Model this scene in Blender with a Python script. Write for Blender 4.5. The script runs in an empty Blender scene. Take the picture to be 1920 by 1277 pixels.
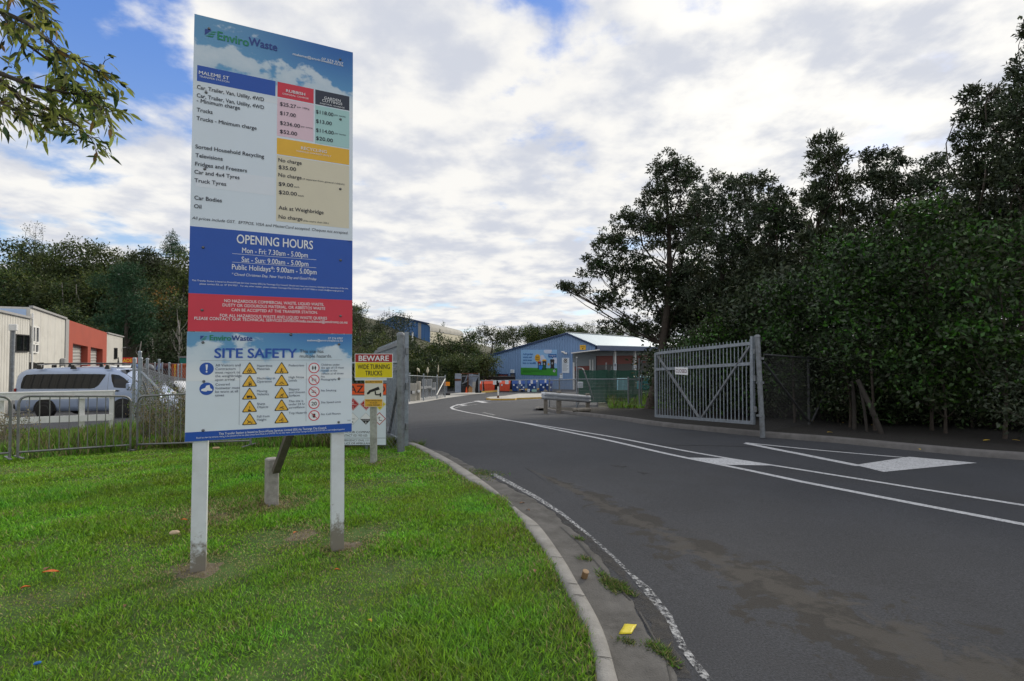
import bpy, math, random
import numpy as np
from mathutils import Vector, Matrix
R = math.radians
scn = bpy.context.scene
COL = scn.collection
rng = np.random.default_rng(7)
random.seed(7)

# ------------------------------------------------------------------ camera
F, CX, CY, HOR = 977.0, 960.0, 638.5, 660.0       # focal length, centre and horizon of the photograph in its own pixels
PITCH = math.atan((HOR - CY) / F)
EYE = np.array([0.0, 0.0, 1.6])
cam_d = bpy.data.cameras.new('camera')
cam_d.sensor_width = 36.0
cam_d.lens = F / 1920 * 36
cam_d.clip_start, cam_d.clip_end = 0.1, 3000
cam = bpy.data.objects.new('camera', cam_d)
cam.location = EYE
cam.rotation_euler = (math.pi / 2 + PITCH, 0, 0)
COL.objects.link(cam)
scn.camera = cam
scn.view_settings.view_transform = 'Standard'
scn.view_settings.look = 'None'
scn.view_settings.gamma = 1
scn.view_settings.exposure = 0.32
scn.render.resolution_x, scn.render.resolution_y = 1024, 681
scn.cycles.max_bounces = 6
scn.cycles.transparent_max_bounces = 12
scn.cycles.use_denoising = True

# ------------------------------------------------------------------ sky and sun
SUN_AZ, SUN_EL = 36.0, 26.0                        # to the right of the view, behind thin cloud
w = bpy.data.worlds.new('World')
scn.world = w
w.use_nodes = True
nt = w.node_tree
N, Lk = nt.nodes, nt.links
N.clear()
def nd(t, **kw):
    n = N.new(t)
    for k, v in kw.items(): setattr(n, k, v)
    return n
def mth(op, a, b=None, clamp=False):
    n = nd('ShaderNodeMath', operation=op, use_clamp=clamp)
    for i, v in enumerate((a, b)):
        if v is None: continue
        if isinstance(v, (int, float)): n.inputs[i].default_value = v
        else: Lk.new(v, n.inputs[i])
    return n.outputs[0]
def sstep(v, a, b, lo=0.0, hi=1.0):
    n = nd('ShaderNodeMapRange', interpolation_type='SMOOTHSTEP')
    Lk.new(v, n.inputs[0])
    for i, x in enumerate((a, b, lo, hi)): n.inputs[i + 1].default_value = x
    return n.outputs[0]
def mixc(f, a, b):
    n = nd('ShaderNodeMix', data_type='RGBA')
    if isinstance(f, (int, float)): n.inputs[0].default_value = f
    else: Lk.new(f, n.inputs[0])
    for i, v in ((6, a), (7, b)):
        if isinstance(v, tuple): n.inputs[i].default_value = (*v, 1)
        else: Lk.new(v, n.inputs[i])
    return n.outputs[2]
out = nd('ShaderNodeOutputWorld')
bg = nd('ShaderNodeBackground')
BGS = 0.1
bg.inputs[1].default_value = BGS
Lk.new(bg.outputs[0], out.inputs[0])
sky = nd('ShaderNodeTexSky', sky_type='NISHITA', sun_disc=False)
sky.sun_elevation, sky.sun_rotation = R(SUN_EL), R(SUN_AZ)
sky.air_density, sky.dust_density, sky.ozone_density = 1.0, 0.6, 2.0
tc = nd('ShaderNodeTexCoord')
sep = nd('ShaderNodeSeparateXYZ'); Lk.new(tc.outputs['Generated'], sep.inputs[0])
den = mth('ADD', mth('MAXIMUM', sep.outputs[2], 0.0), 0.16)     # the cloud deck, seen in perspective
comb = nd('ShaderNodeCombineXYZ')
Lk.new(mth('DIVIDE', sep.outputs[0], den), comb.inputs[0]); Lk.new(mth('DIVIDE', sep.outputs[1], den), comb.inputs[1])
def noise(scale, detail, rough, off=(0, 0, 0), dist=0.0):
    mp = nd('ShaderNodeMapping'); Lk.new(comb.outputs[0], mp.inputs[0]); mp.inputs[1].default_value = off
    n = nd('ShaderNodeTexNoise'); Lk.new(mp.outputs[0], n.inputs['Vector'])
    n.inputs['Scale'].default_value, n.inputs['Detail'].default_value, n.inputs['Roughness'].default_value = scale, detail, rough
    n.inputs['Distortion'].default_value = dist
    return n.outputs[0]
def near_dir(az, el, a, b):                          # 1 inside b degrees-ish of a direction, 0 beyond a
    v = (math.sin(R(az)) * math.cos(R(el)), math.cos(R(az)) * math.cos(R(el)), math.sin(R(el)))
    d = nd('ShaderNodeVectorMath', operation='DOT_PRODUCT')
    Lk.new(tc.outputs['Generated'], d.inputs[0]); d.inputs[1].default_value = v
    return sstep(d.outputs['Value'], math.cos(R(a)), math.cos(R(b)))
n1 = noise(2.0, 9, 0.56, (3.1, 1.7, 0), 0.1)
n2 = noise(3.4, 8, 0.52, (8.3, 4.2, 0), 0.0)
n3 = noise(7.5, 7, 0.55, (1.3, 9.4, 0), 0.15)
gap = mth('MULTIPLY', near_dir(-39.5, 28, 9.5, 3), 0.30)
gap2 = mth('MULTIPLY', near_dir(-43, 10, 14, 3), 0.10)
sunny = near_dir(SUN_AZ - 3, SUN_EL + 1, 24, 3)
cover = mth('ADD', mth('SUBTRACT', mth('SUBTRACT', n1, gap), gap2), mth('MULTIPLY', sunny, 0.05))
mask = sstep(cover, 0.30, 0.44)
lump = mth('ADD', mth('MULTIPLY', n2, 0.80), mth('MULTIPLY', n3, 0.32))
bright = sstep(lump, 0.42, 0.68)
k = 1.0 / BGS
cl = mixc(bright, tuple(x * k for x in (0.52, 0.545, 0.61)), tuple(x * k for x in (0.78, 0.768, 0.742)))
cl = mixc(mth('MULTIPLY', sunny, mth('ADD', mth('MULTIPLY', bright, 0.72), 0.05)), cl, tuple(x * k for x in (.90, .88, .83)))
skyb = mixc(sstep(sep.outputs[2], 0.0, 0.5), tuple(x * k for x in (0.48, 0.66, 0.86)), tuple(x * k for x in (0.10, 0.25, 0.72)))
skyc = mixc(0.6, sky.outputs[0], skyb)
Lk.new(mixc(mask, skyc, cl), bg.inputs[0])

sd = bpy.data.lights.new('sun', 'SUN')
sd.energy, sd.angle, sd.color = 2.0, R(14), (1.0, 0.91, 0.76)
sun = bpy.data.objects.new('sun', sd)
sun.rotation_euler = (R(90 - SUN_EL), 0, R(180 - SUN_AZ))
COL.objects.link(sun)

# ------------------------------------------------------------------ layout helpers
def sst(x, a, b):
    t = np.clip((np.asarray(x, float) - a) / (b - a), 0, 1)
    return t * t * (3 - 2 * t)
_ty = np.arange(-60, 900, 0.1)
_tz = np.interp(_ty, [-60, 0, 4, 8.4, 10, 12, 15.4, 21.7, 23, 46, 75, 120, 900], [0, 0, 0, -.14, -.22, -.25, -.42, -.86, -.97, -2.5, -3.9, -5, -5])
_kk = np.exp(-0.5 * (np.arange(-15, 16) / 6.0) ** 2); _kk /= _kk.sum()
_tz = np.convolve(np.pad(_tz, 15, mode='edge'), _kk, 'valid')
def G(y): return np.interp(y, _ty, _tz)              # level of the lawn and verges; the road lies 0.12 lower
def gz(x, y): return G(y) - 0.10 * sst(-np.asarray(x, float), 3, 8) * sst(y, 5, 10)
def hill(x, y):
    x = np.asarray(x, float); y = np.asarray(y, float)
    return sst(y, 54, 100) * 14 * sst(-x, 8, 48) + sst(y - 0.8 * np.maximum(x, 0), 88, 130) * 7 * (1 - .5 * sst(-x, 8, 48))
def ray(px, py):
    a, b = (px - CX) / F, (CY - py) / F
    return np.array([a, math.cos(PITCH) - b * math.sin(PITCH), math.sin(PITCH) + b * math.cos(PITCH)])
def at(px, py, Y):
    d = ray(px, py); return EYE + d * (Y / d[1])
def on_ground(px, py, dz=0.0):
    d = ray(px, py); y = 5.0
    lo, hi = 0.5, 300.0
    for _ in range(50):
        y = (lo + hi) / 2
        p = EYE + d * (y / d[1])
        if p[2] > G(y) + dz: lo = y
        else: hi = y
    return EYE + d * (y / d[1])
def on_wall(px, py, p0, dr):                          # (s, z) where the sight line meets the upright plane through p0 along dr
    d = ray(px, py)
    A = np.array([[d[0], -dr[0]], [d[1], -dr[1]]])
    t, s = np.linalg.solve(A, np.array([p0[0] - EYE[0], p0[1] - EYE[1]]))
    return s, EYE[2] + t * d[2]

# ------------------------------------------------------------------ object helpers
MW = {}
def tag(o, label=None, cat=None, group=None, kind=None):
    if label: o['label'] = label
    if cat: o['category'] = cat
    if group: o['group'] = group
    if kind: o['kind'] = kind
    return o
def thing(name, label, cat, loc=(0, 0, 0), rz=0.0, group=None):
    o = bpy.data.objects.new(name, None)
    o.empty_display_size = 0.2
    COL.objects.link(o)
    o.location = loc; o.rotation_euler = (0, 0, rz)
    MW[o.name] = Matrix.Translation(Vector(loc)) @ Matrix.Rotation(rz, 4, 'Z')
    return tag(o, label, cat, group)
def np_mesh(name, V, Fq, mats, midx=None, smooth=False):
    V = np.asarray(V, np.float32); Fq = np.asarray(Fq, np.int32)
    me = bpy.data.meshes.new(name)
    n, k = Fq.shape
    me.vertices.add(len(V)); me.vertices.foreach_set('co', V.ravel())
    me.loops.add(n * k); me.loops.foreach_set('vertex_index', Fq.ravel())
    me.polygons.add(n); me.polygons.foreach_set('loop_start', np.arange(0, n * k, k, dtype=np.int32))
    me.polygons.foreach_set('loop_total', np.full(n, k, np.int32))
    if midx is not None: me.polygons.foreach_set('material_index', np.asarray(midx, np.int32))
    if smooth: me.polygons.foreach_set('use_smooth', np.ones(n, bool))
    for m in (mats if isinstance(mats, (list, tuple)) else [mats]): me.materials.append(m)
    me.update(calc_edges=True)
    return me
def link(name, me, parent=None):
    o = bpy.data.objects.new(name, me); COL.objects.link(o)
    if parent: o.parent = parent
    return o
def copy_tree(o, parent=None):
    c = o.copy(); COL.objects.link(c)
    if parent: c.parent = parent
    for ch in [x for x in o.children]: copy_tree(ch, c)
    return c

class MB:
    """collects shapes, each with its own material, into one mesh"""
    def __init__(s): s.v, s.f, s.m, s.mats, s.sm = [], [], [], [], []
    def mi(s, m):
        if m not in s.mats: s.mats.append(m)
        return s.mats.index(m)
    def add(s, V, Fc, m, smooth=False):
        b = len(s.v); i = s.mi(m)
        s.v += [tuple(float(c) for c in p) for p in V]
        s.f += [tuple(b + k for k in f) for f in Fc]; s.m += [i] * len(Fc); s.sm += [smooth] * len(Fc)
        return s
    def box(s, c, d, m, rz=0.0, bev=0.0):
        c = np.array(c, float); hx, hy, hz = (x / 2 for x in d)
        ca, sa = math.cos(rz), math.sin(rz)
        if bev <= 0:
            P = [(x, y, z) for z in (-hz, hz) for x, y in ((-hx, -hy), (hx, -hy), (hx, hy), (-hx, hy))]
            Fc = [(0, 3, 2, 1), (4, 5, 6, 7), (0, 1, 5, 4), (1, 2, 6, 5), (2, 3, 7, 6), (3, 0, 4, 7)]
        else:
            b = bev; P = []
            for z, i in ((-hz, b), (-hz + b, 0), (hz - b, 0), (hz, b)):
                X, Y = hx - i, hy - i
                P += [(-X + b, -Y, z), (X - b, -Y, z), (X, -Y + b, z), (X, Y - b, z), (X - b, Y, z), (-X + b, Y, z), (-X, Y - b, z), (-X, -Y + b, z)]
            Fc = [tuple(range(7, -1, -1)), tuple(range(24, 32))]
            for r in range(3):
                for k in range(8): Fc.append((r * 8 + k, r * 8 + (k + 1) % 8, r * 8 + 8 + (k + 1) % 8, r * 8 + 8 + k))
        P = [(c[0] + x * ca - y * sa, c[1] + x * sa + y * ca, c[2] + z) for x, y, z in P]
        return s.add(P, Fc, m)
    def bar(s, p, q, w, h, m, up=(0, 0, 1)):               # rectangular bar from p to q
        p, q = Vector(p), Vector(q); d = (q - p).normalized(); u = Vector(up)
        if abs(d.dot(u)) > .99: u = Vector((0, 1, 0))
        a = d.cross(u).normalized() * (w / 2); b = a.cross(d).normalized() * (h / 2)
        P = [e + x * a + y * b for e in (p, q) for x, y in ((-1, -1), (1, -1), (1, 1), (-1, 1))]
        return s.add(P, [(0, 1, 2, 3), (7, 6, 5, 4), (0, 4, 5, 1), (1, 5, 6, 2), (2, 6, 7, 3), (3, 7, 4, 0)], m)
    def tube(s, pts, r, m, n=8, cap=True, smooth=True):
        pts = [Vector(p) for p in pts]; L = len(pts)
        rs = list(r) if isinstance(r, (list, tuple, np.ndarray)) else [r] * L
        V, Fc = [], []
        a = None
        for i, p in enumerate(pts):
            d = (pts[min(i + 1, L - 1)] - pts[max(i - 1, 0)])
            d = d.normalized() if d.length > 1e-9 else Vector((0, 0, 1))
            if a is None:
                u = Vector((0, 0, 1)) if abs(d.z) < .9 else Vector((1, 0, 0)); a = d.cross(u).normalized()
            else:
                a = (a - d * a.dot(d)); a = a.normalized() if a.length > 1e-6 else d.orthogonal().normalized()
            b = d.cross(a)
            for k in range(n):
                t = 2 * math.pi * k / n
                V.append(p + (a * math.cos(t) + b * math.sin(t)) * rs[i])
        for i in range(L - 1):
            for k in range(n): Fc.append((i * n + k, i * n + (k + 1) % n, i * n + n + (k + 1) % n, i * n + n + k))
        s.add(V, Fc, m, smooth)
        if cap: s.add(V[:n], [tuple(range(n - 1, -1, -1))], m); s.add(V[-n:], [tuple(range(n))], m)
        return s
    def poly(s, P, m): return s.add(P, [tuple(range(len(P)))], m)
    def prism(s, P, ex, m, m2=None):
        n = len(P); Q = [tuple(a + b for a, b in zip(p, ex)) for p in P]
        s.add(P, [tuple(range(n))], m)
        s.add(list(P) + Q, [tuple(range(2 * n - 1, n - 1, -1))] + [(i, n + i, n + (i + 1) % n, (i + 1) % n) for i in range(n)], m2 or m)
        return s
    def cyl(s, p, q, r, m, n=16): return s.tube([p, q], r, m, n)
    def build(s, name, parent=None, local=False, bevel=0.0):
        V = s.v
        if parent is not None and not local:
            I = MW[parent.name].inverted(); V = [tuple(I @ Vector(p)) for p in V]
        me = bpy.data.meshes.new(name); me.from_pydata(V, [], s.f)
        for m in s.mats: me.materials.append(m)
        me.polygons.foreach_set('material_index', np.array(s.m, np.int32))
        me.polygons.foreach_set('use_smooth', np.array(s.sm, bool))
        me.update()
        o = link(name, me, parent)
        if parent is not None: MW[o.name] = MW[parent.name].copy()
        else: MW[o.name] = Matrix.Identity(4)
        if bevel:
            b = o.modifiers.new('bevel', 'BEVEL'); b.width = bevel; b.segments = 2; b.limit_method = 'ANGLE'
        return o

_tcache = {}
def glyphs(txt, bold=0.0, shear=0.0):
    key = (txt, bold, shear)
    if key not in _tcache:
        cu = bpy.data.curves.new('t', 'FONT'); cu.body = txt; cu.size = 1; cu.offset = bold; cu.shear = shear
        cu.resolution_u = 3; cu.fill_mode = 'FRONT'
        ob = bpy.data.objects.new('t', cu)
        me = bpy.data.meshes.new_from_object(ob)
        V = np.array([v.co[:2] for v in me.vertices]) if len(me.vertices) else np.zeros((0, 2))
        Fc = [tuple(p.vertices) for p in me.polygons]
        bpy.data.objects.remove(ob); bpy.data.curves.remove(cu); bpy.data.meshes.remove(me)
        _tcache[key] = (V, Fc)
    return _tcache[key]
CAP = glyphs('H')[0][:, 1].max()
def put_text(mb, txt, fr, u, v, h, m, width=None, align='l', bold=0.0, shear=0.0, lift=0.002):
    """fr(u, v, lift) -> point; baseline start (u, v), capital height h, optional fitted width"""
    V, Fc = glyphs(txt, 0.0, shear)
    if not len(V): return
    s = h / CAP; x0, x1 = V[:, 0].min(), V[:, 0].max()
    sx = s if width is None else width / (x1 - x0)
    W = (x1 - x0) * sx
    o = {'l': 0, 'c': -W / 2, 'r': -W}[align]
    for k, dx in enumerate((-.55, .55, 0.0) if bold else (0.0,)):      # heavier strokes: the letters printed again a hair's breadth aside
        mb.add([fr(u + o + (x - x0 + dx * bold * 1.3) * sx, v + (y + (bold * .5 if k == 2 else -bold * .25 if bold else 0)) * s, lift + .0003 * k) for x, y in V], Fc, m)

# ------------------------------------------------------------------ materials
def lin(*c): return tuple(((x / 255) / 12.92 if x / 255 <= .04045 else ((x / 255 + .055) / 1.055) ** 2.4) for x in c)
def mat(name, col, rough=0.6, metal=0.0, var=0.12, scale=6.0, bump=0.0, bscale=60.0, dirt=None, dirt_amt=0.3, spec=0.5, corr=None, island=0.0, trans=0.0, coat=0.0):
    m = bpy.data.materials.new(name); m.use_nodes = True
    t = m.node_tree; n = t.nodes; l = t.links
    b = n['Principled BSDF']
    b.inputs['Roughness'].default_value = rough; b.inputs['Metallic'].default_value = metal
    b.inputs['Specular IOR Level'].default_value = spec
    if coat: b.inputs['Coat Weight'].default_value = coat
    co = n.new('ShaderNodeTexCoord')
    tx = n.new('ShaderNodeTexNoise'); tx.inputs['Scale'].default_value = scale; tx.inputs['Detail'].default_value = 6; tx.inputs['Roughness'].default_value = .65
    l.new(co.outputs['Object'], tx.inputs['Vector'])
    mr = n.new('ShaderNodeMapRange'); l.new(tx.outputs[0], mr.inputs[0])
    for i, x in enumerate((.3, .7, 1 - var, 1 + var)): mr.inputs[i + 1].default_value = x
    val = mr.outputs[0]
    if island:
        g = n.new('ShaderNodeNewGeometry'); r2 = n.new('ShaderNodeMapRange'); l.new(g.outputs['Random Per Island'], r2.inputs[0])
        for i, x in enumerate((0, 1, 1 - island, 1 + island)): r2.inputs[i + 1].default_value = x
        mm = n.new('ShaderNodeMath'); mm.operation = 'MULTIPLY'; l.new(val, mm.inputs[0]); l.new(r2.outputs[0], mm.inputs[1]); val = mm.outputs[0]
    hs = n.new('ShaderNodeHueSaturation'); hs.inputs['Color'].default_value = (*col, 1); l.new(val, hs.inputs['Value'])
    if island:
        r3 = n.new('ShaderNodeMapRange'); l.new(tx.outputs[0], r3.inputs[0])
        for i, x in enumerate((.3, .7, .47, .53)): r3.inputs[i + 1].default_value = x
        l.new(r3.outputs[0], hs.inputs['Hue'])
    cout = hs.outputs[0]
    if dirt:
        t2 = n.new('ShaderNodeTexNoise'); t2.inputs['Scale'].default_value = scale * .6; t2.inputs['Detail'].default_value = 8; t2.inputs['Roughness'].default_value = .7
        mp = n.new('ShaderNodeMapping'); mp.inputs[1].default_value = (4.4, 2.2, 7.7); l.new(co.outputs['Object'], mp.inputs[0]); l.new(mp.outputs[0], t2.inputs['Vector'])
        r4 = n.new('ShaderNodeMapRange'); l.new(t2.outputs[0], r4.inputs[0])
        for i, x in enumerate((.5, .72, 0, dirt_amt)): r4.inputs[i + 1].default_value = x
        mx = n.new('ShaderNodeMix'); mx.data_type = 'RGBA'; l.new(r4.outputs[0], mx.inputs[0]); l.new(cout, mx.inputs[6]); mx.inputs[7].default_value = (*dirt, 1); cout = mx.outputs[2]
    l.new(cout, b.inputs['Base Color'])
    if bump:
        t3 = n.new('ShaderNodeTexNoise'); t3.inputs['Scale'].default_value = bscale; t3.inputs['Detail'].default_value = 4; l.new(co.outputs['Object'], t3.inputs['Vector'])
        bp = n.new('ShaderNodeBump'); bp.inputs['Strength'].default_value = bump; bp.inputs['Distance'].default_value = .02; l.new(t3.outputs[0], bp.inputs['Height']); l.new(bp.outputs[0], b.inputs['Normal'])
    if corr:                                             # upright ribs of profiled sheet, pitch in metres
        sp = n.new('ShaderNodeSeparateXYZ'); l.new(co.outputs['Object'], sp.inputs[0])
        ad = n.new('ShaderNodeMath'); l.new(sp.outputs[0], ad.inputs[0]); l.new(sp.outputs[1], ad.inputs[1])
        mu = n.new('ShaderNodeMath'); mu.operation = 'MULTIPLY'; l.new(ad.outputs[0], mu.inputs[0]); mu.inputs[1].default_value = 2 * math.pi / corr
        si = n.new('ShaderNodeMath'); si.operation = 'SINE'; l.new(mu.outputs[0], si.inputs[0])
        pw = n.new('ShaderNodeMapRange'); pw.interpolation_type = 'SMOOTHSTEP'; l.new(si.outputs[0], pw.inputs[0]); pw.inputs[1].default_value = .1; pw.inputs[2].default_value = .9
        bp = n.new('ShaderNodeBump'); bp.inputs['Strength'].default_value = 1.0; bp.inputs['Distance'].default_value = .06; l.new(pw.outputs[0], bp.inputs['Height']); l.new(bp.outputs[0], b.inputs['Normal'])
    if trans:
        tr = n.new('ShaderNodeBsdfTranslucent'); l.new(cout, tr.inputs[0])
        ms = n.new('ShaderNodeMixShader'); ms.inputs[0].default_value = trans
        l.new(b.outputs[0], ms.inputs[1]); l.new(tr.outputs[0], ms.inputs[2]); l.new(ms.outputs[0], n['Material Output'].inputs[0])
    return m
def leaf(name, col, rough=.45, var=.25, island=.4, trans=.25, scale=.6, spec=.4):
    return mat(name, col, rough, var=var, island=island, trans=trans, scale=scale, spec=spec)

WHITE = mat('white_paint', (.78, .78, .76), .5, var=.05, dirt=(.35, .33, .29), dirt_amt=.35, scale=5)
PANELW = mat('panel_white', (.70, .78, .86), .38, var=.02, scale=2, dirt=(.60, .64, .68), dirt_amt=.25)
BLUE = mat('sign_blue', lin(14, 78, 172), .35, var=.03)
NAVY = mat('sign_navy', lin(34, 44, 62), .4, var=.03)
RED = mat('sign_red', lin(208, 44, 66), .35, var=.04)
YEL = mat('sign_yellow', lin(232, 180, 50), .4, var=.04)
PINK = mat('sign_pink', lin(226, 196, 208), .4, var=.02)
MINT = mat('sign_mint', lin(166, 206, 204), .4, var=.02)
CREAM = mat('sign_cream', lin(218, 210, 186), .4, var=.02)
INK = mat('ink', lin(26, 32, 50), .5, var=.02)
BLACK = mat('black', (.012, .012, .013), .5, var=.05)
WTXT = mat('white_lettering', (.80, .82, .85), .4, var=.01)
GRN = mat('sign_green', lin(14, 130, 92), .4, var=.03)
ORANGE = mat('sign_orange', lin(235, 86, 24), .4, var=.06)
GALV = mat('galvanised', (.29, .33, .375), .45, .55, var=.22, scale=14, dirt=(.16, .15, .14), dirt_amt=.5)
GALVX = mat('shade_dark_galvanised', (.075, .078, .082), .7, .3, var=.25, scale=12)  # galvanised colour darkened to stand for shade under the trees
GALVD = mat('dull_galvanised', (.22, .24, .26), .55, .4, var=.25, scale=12, dirt=(.12, .10, .09), dirt_amt=.6)
RUST = mat('rusty_steel', lin(96, 58, 38), .85, .1, var=.4, scale=9)
CONCD = mat('shade_dark_concrete', (.135, .13, .128), .9, var=.2, scale=5, bump=.3, bscale=90, dirt=(.08, .075, .065), dirt_amt=.6)  # concrete darkened in colour for the right kerb shaded by trees
CONC = mat('concrete', (.29, .28, .26), .9, var=.18, scale=7, bump=.35, bscale=90, dirt=(.13, .12, .10), dirt_amt=.6)
CONCL = mat('pale_concrete', (.42, .41, .38), .9, var=.15, scale=1.5, dirt=(.2, .19, .17), dirt_amt=.5)
TIMBER = mat('weathered_timber', (.20, .18, .15), .85, var=.3, scale=10, bump=.3, bscale=40)
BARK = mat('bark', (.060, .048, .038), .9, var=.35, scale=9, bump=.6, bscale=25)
BARKD = mat('shaded_stem', (.013, .011, .009), .9, var=.3, scale=9)  # bark colour darkened to stand for the shade below the shrubs
BARKP = mat('pale_bark', (.30, .28, .25), .85, var=.3, scale=4)
GLASS = mat('dark_glass', (.008, .010, .013), .05, var=.05, spec=.45)
RUBBER = mat('rubber', (.018, .018, .019), .8, var=.15)
BOLT = mat('bolt_steel', (.18, .18, .19), .4, .7, var=.2, scale=40)
# ------------------------------------------------------------------ ground materials
def asphalt():
    m = mat('asphalt', (.037, .0405, .049), .85, var=.16, scale=.8, bump=.5, bscale=140, dirt=(.031, .031, .033), dirt_amt=.5)
    t = m.node_tree; n = t.nodes; l = t.links
    b = n['Principled BSDF']; src = b.inputs['Base Color'].links[0].from_socket
    co = n.new('ShaderNodeTexCoord')
    tx = n.new('ShaderNodeTexNoise'); tx.inputs['Scale'].default_value = 75; tx.inputs['Detail'].default_value = 3; l.new(co.outputs['Object'], tx.inputs['Vector'])
    mr = n.new('ShaderNodeMapRange'); l.new(tx.outputs[0], mr.inputs[0])
    for i, x in enumerate((.35, .7, .62, 1.5)): mr.inputs[i + 1].default_value = x
    hs = n.new('ShaderNodeHueSaturation'); l.new(src, hs.inputs['Color']); l.new(mr.outputs[0], hs.inputs['Value']); l.new(hs.outputs[0], b.inputs['Base Color'])
    return m
def worn(name, col, keep, scale=18, rough=.7, seed=0.0, soft=.06):
    """a coat of paint or dirt that has partly worn away"""
    m = mat(name, col, rough, var=.12, scale=8)
    t = m.node_tree; n = t.nodes; l = t.links
    b = n['Principled BSDF']
    co = n.new('ShaderNodeTexCoord'); mp = n.new('ShaderNodeMapping'); mp.inputs[1].default_value = (seed, seed * .7, 0); l.new(co.outputs['Object'], mp.inputs[0])
    tx = n.new('ShaderNodeTexNoise'); tx.inputs['Scale'].default_value = scale; tx.inputs['Detail'].default_value = 9; tx.inputs['Roughness'].default_value = .68; l.new(mp.outputs[0], tx.inputs['Vector'])
    mr = n.new('ShaderNodeMapRange'); l.new(tx.outputs[0], mr.inputs[0])
    c = .5 + (.5 - keep) * .42
    mr.inputs[1].default_value = c - soft; mr.inputs[2].default_value = c + soft
    l.new(mr.outputs[0], b.inputs['Alpha'])
    return m
ASPH = asphalt()
SOIL = mat('soil', (.050, .050, .024), .95, var=.35, scale=3, bump=.6, bscale=40, dirt=(.05, .065, .022), dirt_amt=.7)
LAWNB = mat('turf', (.060, .120, .018), .95, var=.4, scale=4, bump=.7, bscale=60, dirt=(.10, .08, .045), dirt_amt=.6)
MULCH = mat('bark_mulch', (.014, .0115, .010), .95, var=.4, scale=6, bump=.8, bscale=60, dirt=(.02, .03, .010), dirt_amt=.35)
PAINT = worn('road_paint', (.54, .55, .57), .80, 34, soft=.12)
PAINTW = worn('worn_road_paint', (.50, .51, .52), .47, 38, seed=3.3, soft=.09)
PAINTX = worn('faint_road_paint', (.46, .47, .48), .40, 30, seed=5.3, soft=.10)
SILT = worn('dried_silt', (.125, .112, .094), .50, 7, .9, 1.7, .20)
DAMP = worn('damp_dirt', (.026, .024, .023), .44, 9, .65, 9.1, .22)
SEAM = mat('tar_seam', (.018, .018, .019), .6, var=.2)

def smooth_path(P, n=8):
    P = [np.array(p[:2], float) for p in P]; out = []
    for i in range(len(P) - 1):
        p0, p1, p2, p3 = P[max(i - 1, 0)], P[i], P[i + 1], P[min(i + 2, len(P) - 1)]
        for k in range(n):
            t = k / n
            out.append(.5 * (2 * p1 + (p2 - p0) * t + (2 * p0 - 5 * p1 + 4 * p2 - p3) * t * t + (3 * p1 - p0 - 3 * p2 + p3) * t ** 3))
    out.append(P[-1]); return np.array(out)
def normals(P):
    T = np.gradient(P, axis=0); T /= np.linalg.norm(T, axis=1)[:, None] + 1e-9
    return np.stack([-T[:, 1], T[:, 0]], 1)                      # to the left of travel
def sweep(name, P, prof, m, kind='structure', jz=0.0):
    Nn = normals(P); V = []
    for p, nn in zip(P, Nn):
        for a, z in prof:
            q = p + nn * a; V.append((q[0], q[1], G(p[1]) + z + (rng.normal() * jz if jz else 0)))
    k = len(prof); Fc = [(i * k + j, i * k + j + 1, i * k + k + j + 1, i * k + k + j) for i in range(len(P) - 1) for j in range(k - 1)]
    o = link(name, np_mesh(name, V, Fc, m, smooth=True)); tag(o, kind=kind); return o
def sheet(name, ys, xl, xr, nx, zf, m):
    V, n = [], nx + 1
    for y in ys:
        for x in np.linspace(xl(y), xr(y), n): V.append((x, y, zf(x, y)))
    Fc = [(i * n + j, i * n + j + 1, i * n + n + j + 1, i * n + n + j) for i in range(len(ys) - 1) for j in range(nx)]
    o = link(name, np_mesh(name, V, Fc, m, smooth=True)); tag(o, kind='structure'); return o
def paint_strip(mb, pts, width, m, dz=-.12 + .005, raw=False):
    P = pts if raw else [on_ground(x, y, -.12)[:2] for x, y in pts]
    W = width if isinstance(width, (list, tuple)) else [width] * len(P)
    Q, QW = [], []
    for i in range(len(P) - 1):
        d = np.linalg.norm(np.array(P[i + 1]) - np.array(P[i])); n = max(2, int(d / .25))
        for k in range(n): t = k / n; Q.append(np.array(P[i]) * (1 - t) + np.array(P[i + 1]) * t); QW.append(W[i] * (1 - t) + W[i + 1] * t)
    Q.append(np.array(P[-1])); QW.append(W[-1]); Q = np.array(Q)
    Nn = normals(Q); V = []
    for q, nn, ww in zip(Q, Nn, QW):
        for s in (-.5, .5):
            r = q + nn * s * ww; V.append((r[0], r[1], G(r[1]) + dz))
    mb.add(V, [(2 * i, 2 * i + 1, 2 * i + 3, 2 * i + 2) for i in range(len(Q) - 1)], m)
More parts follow.
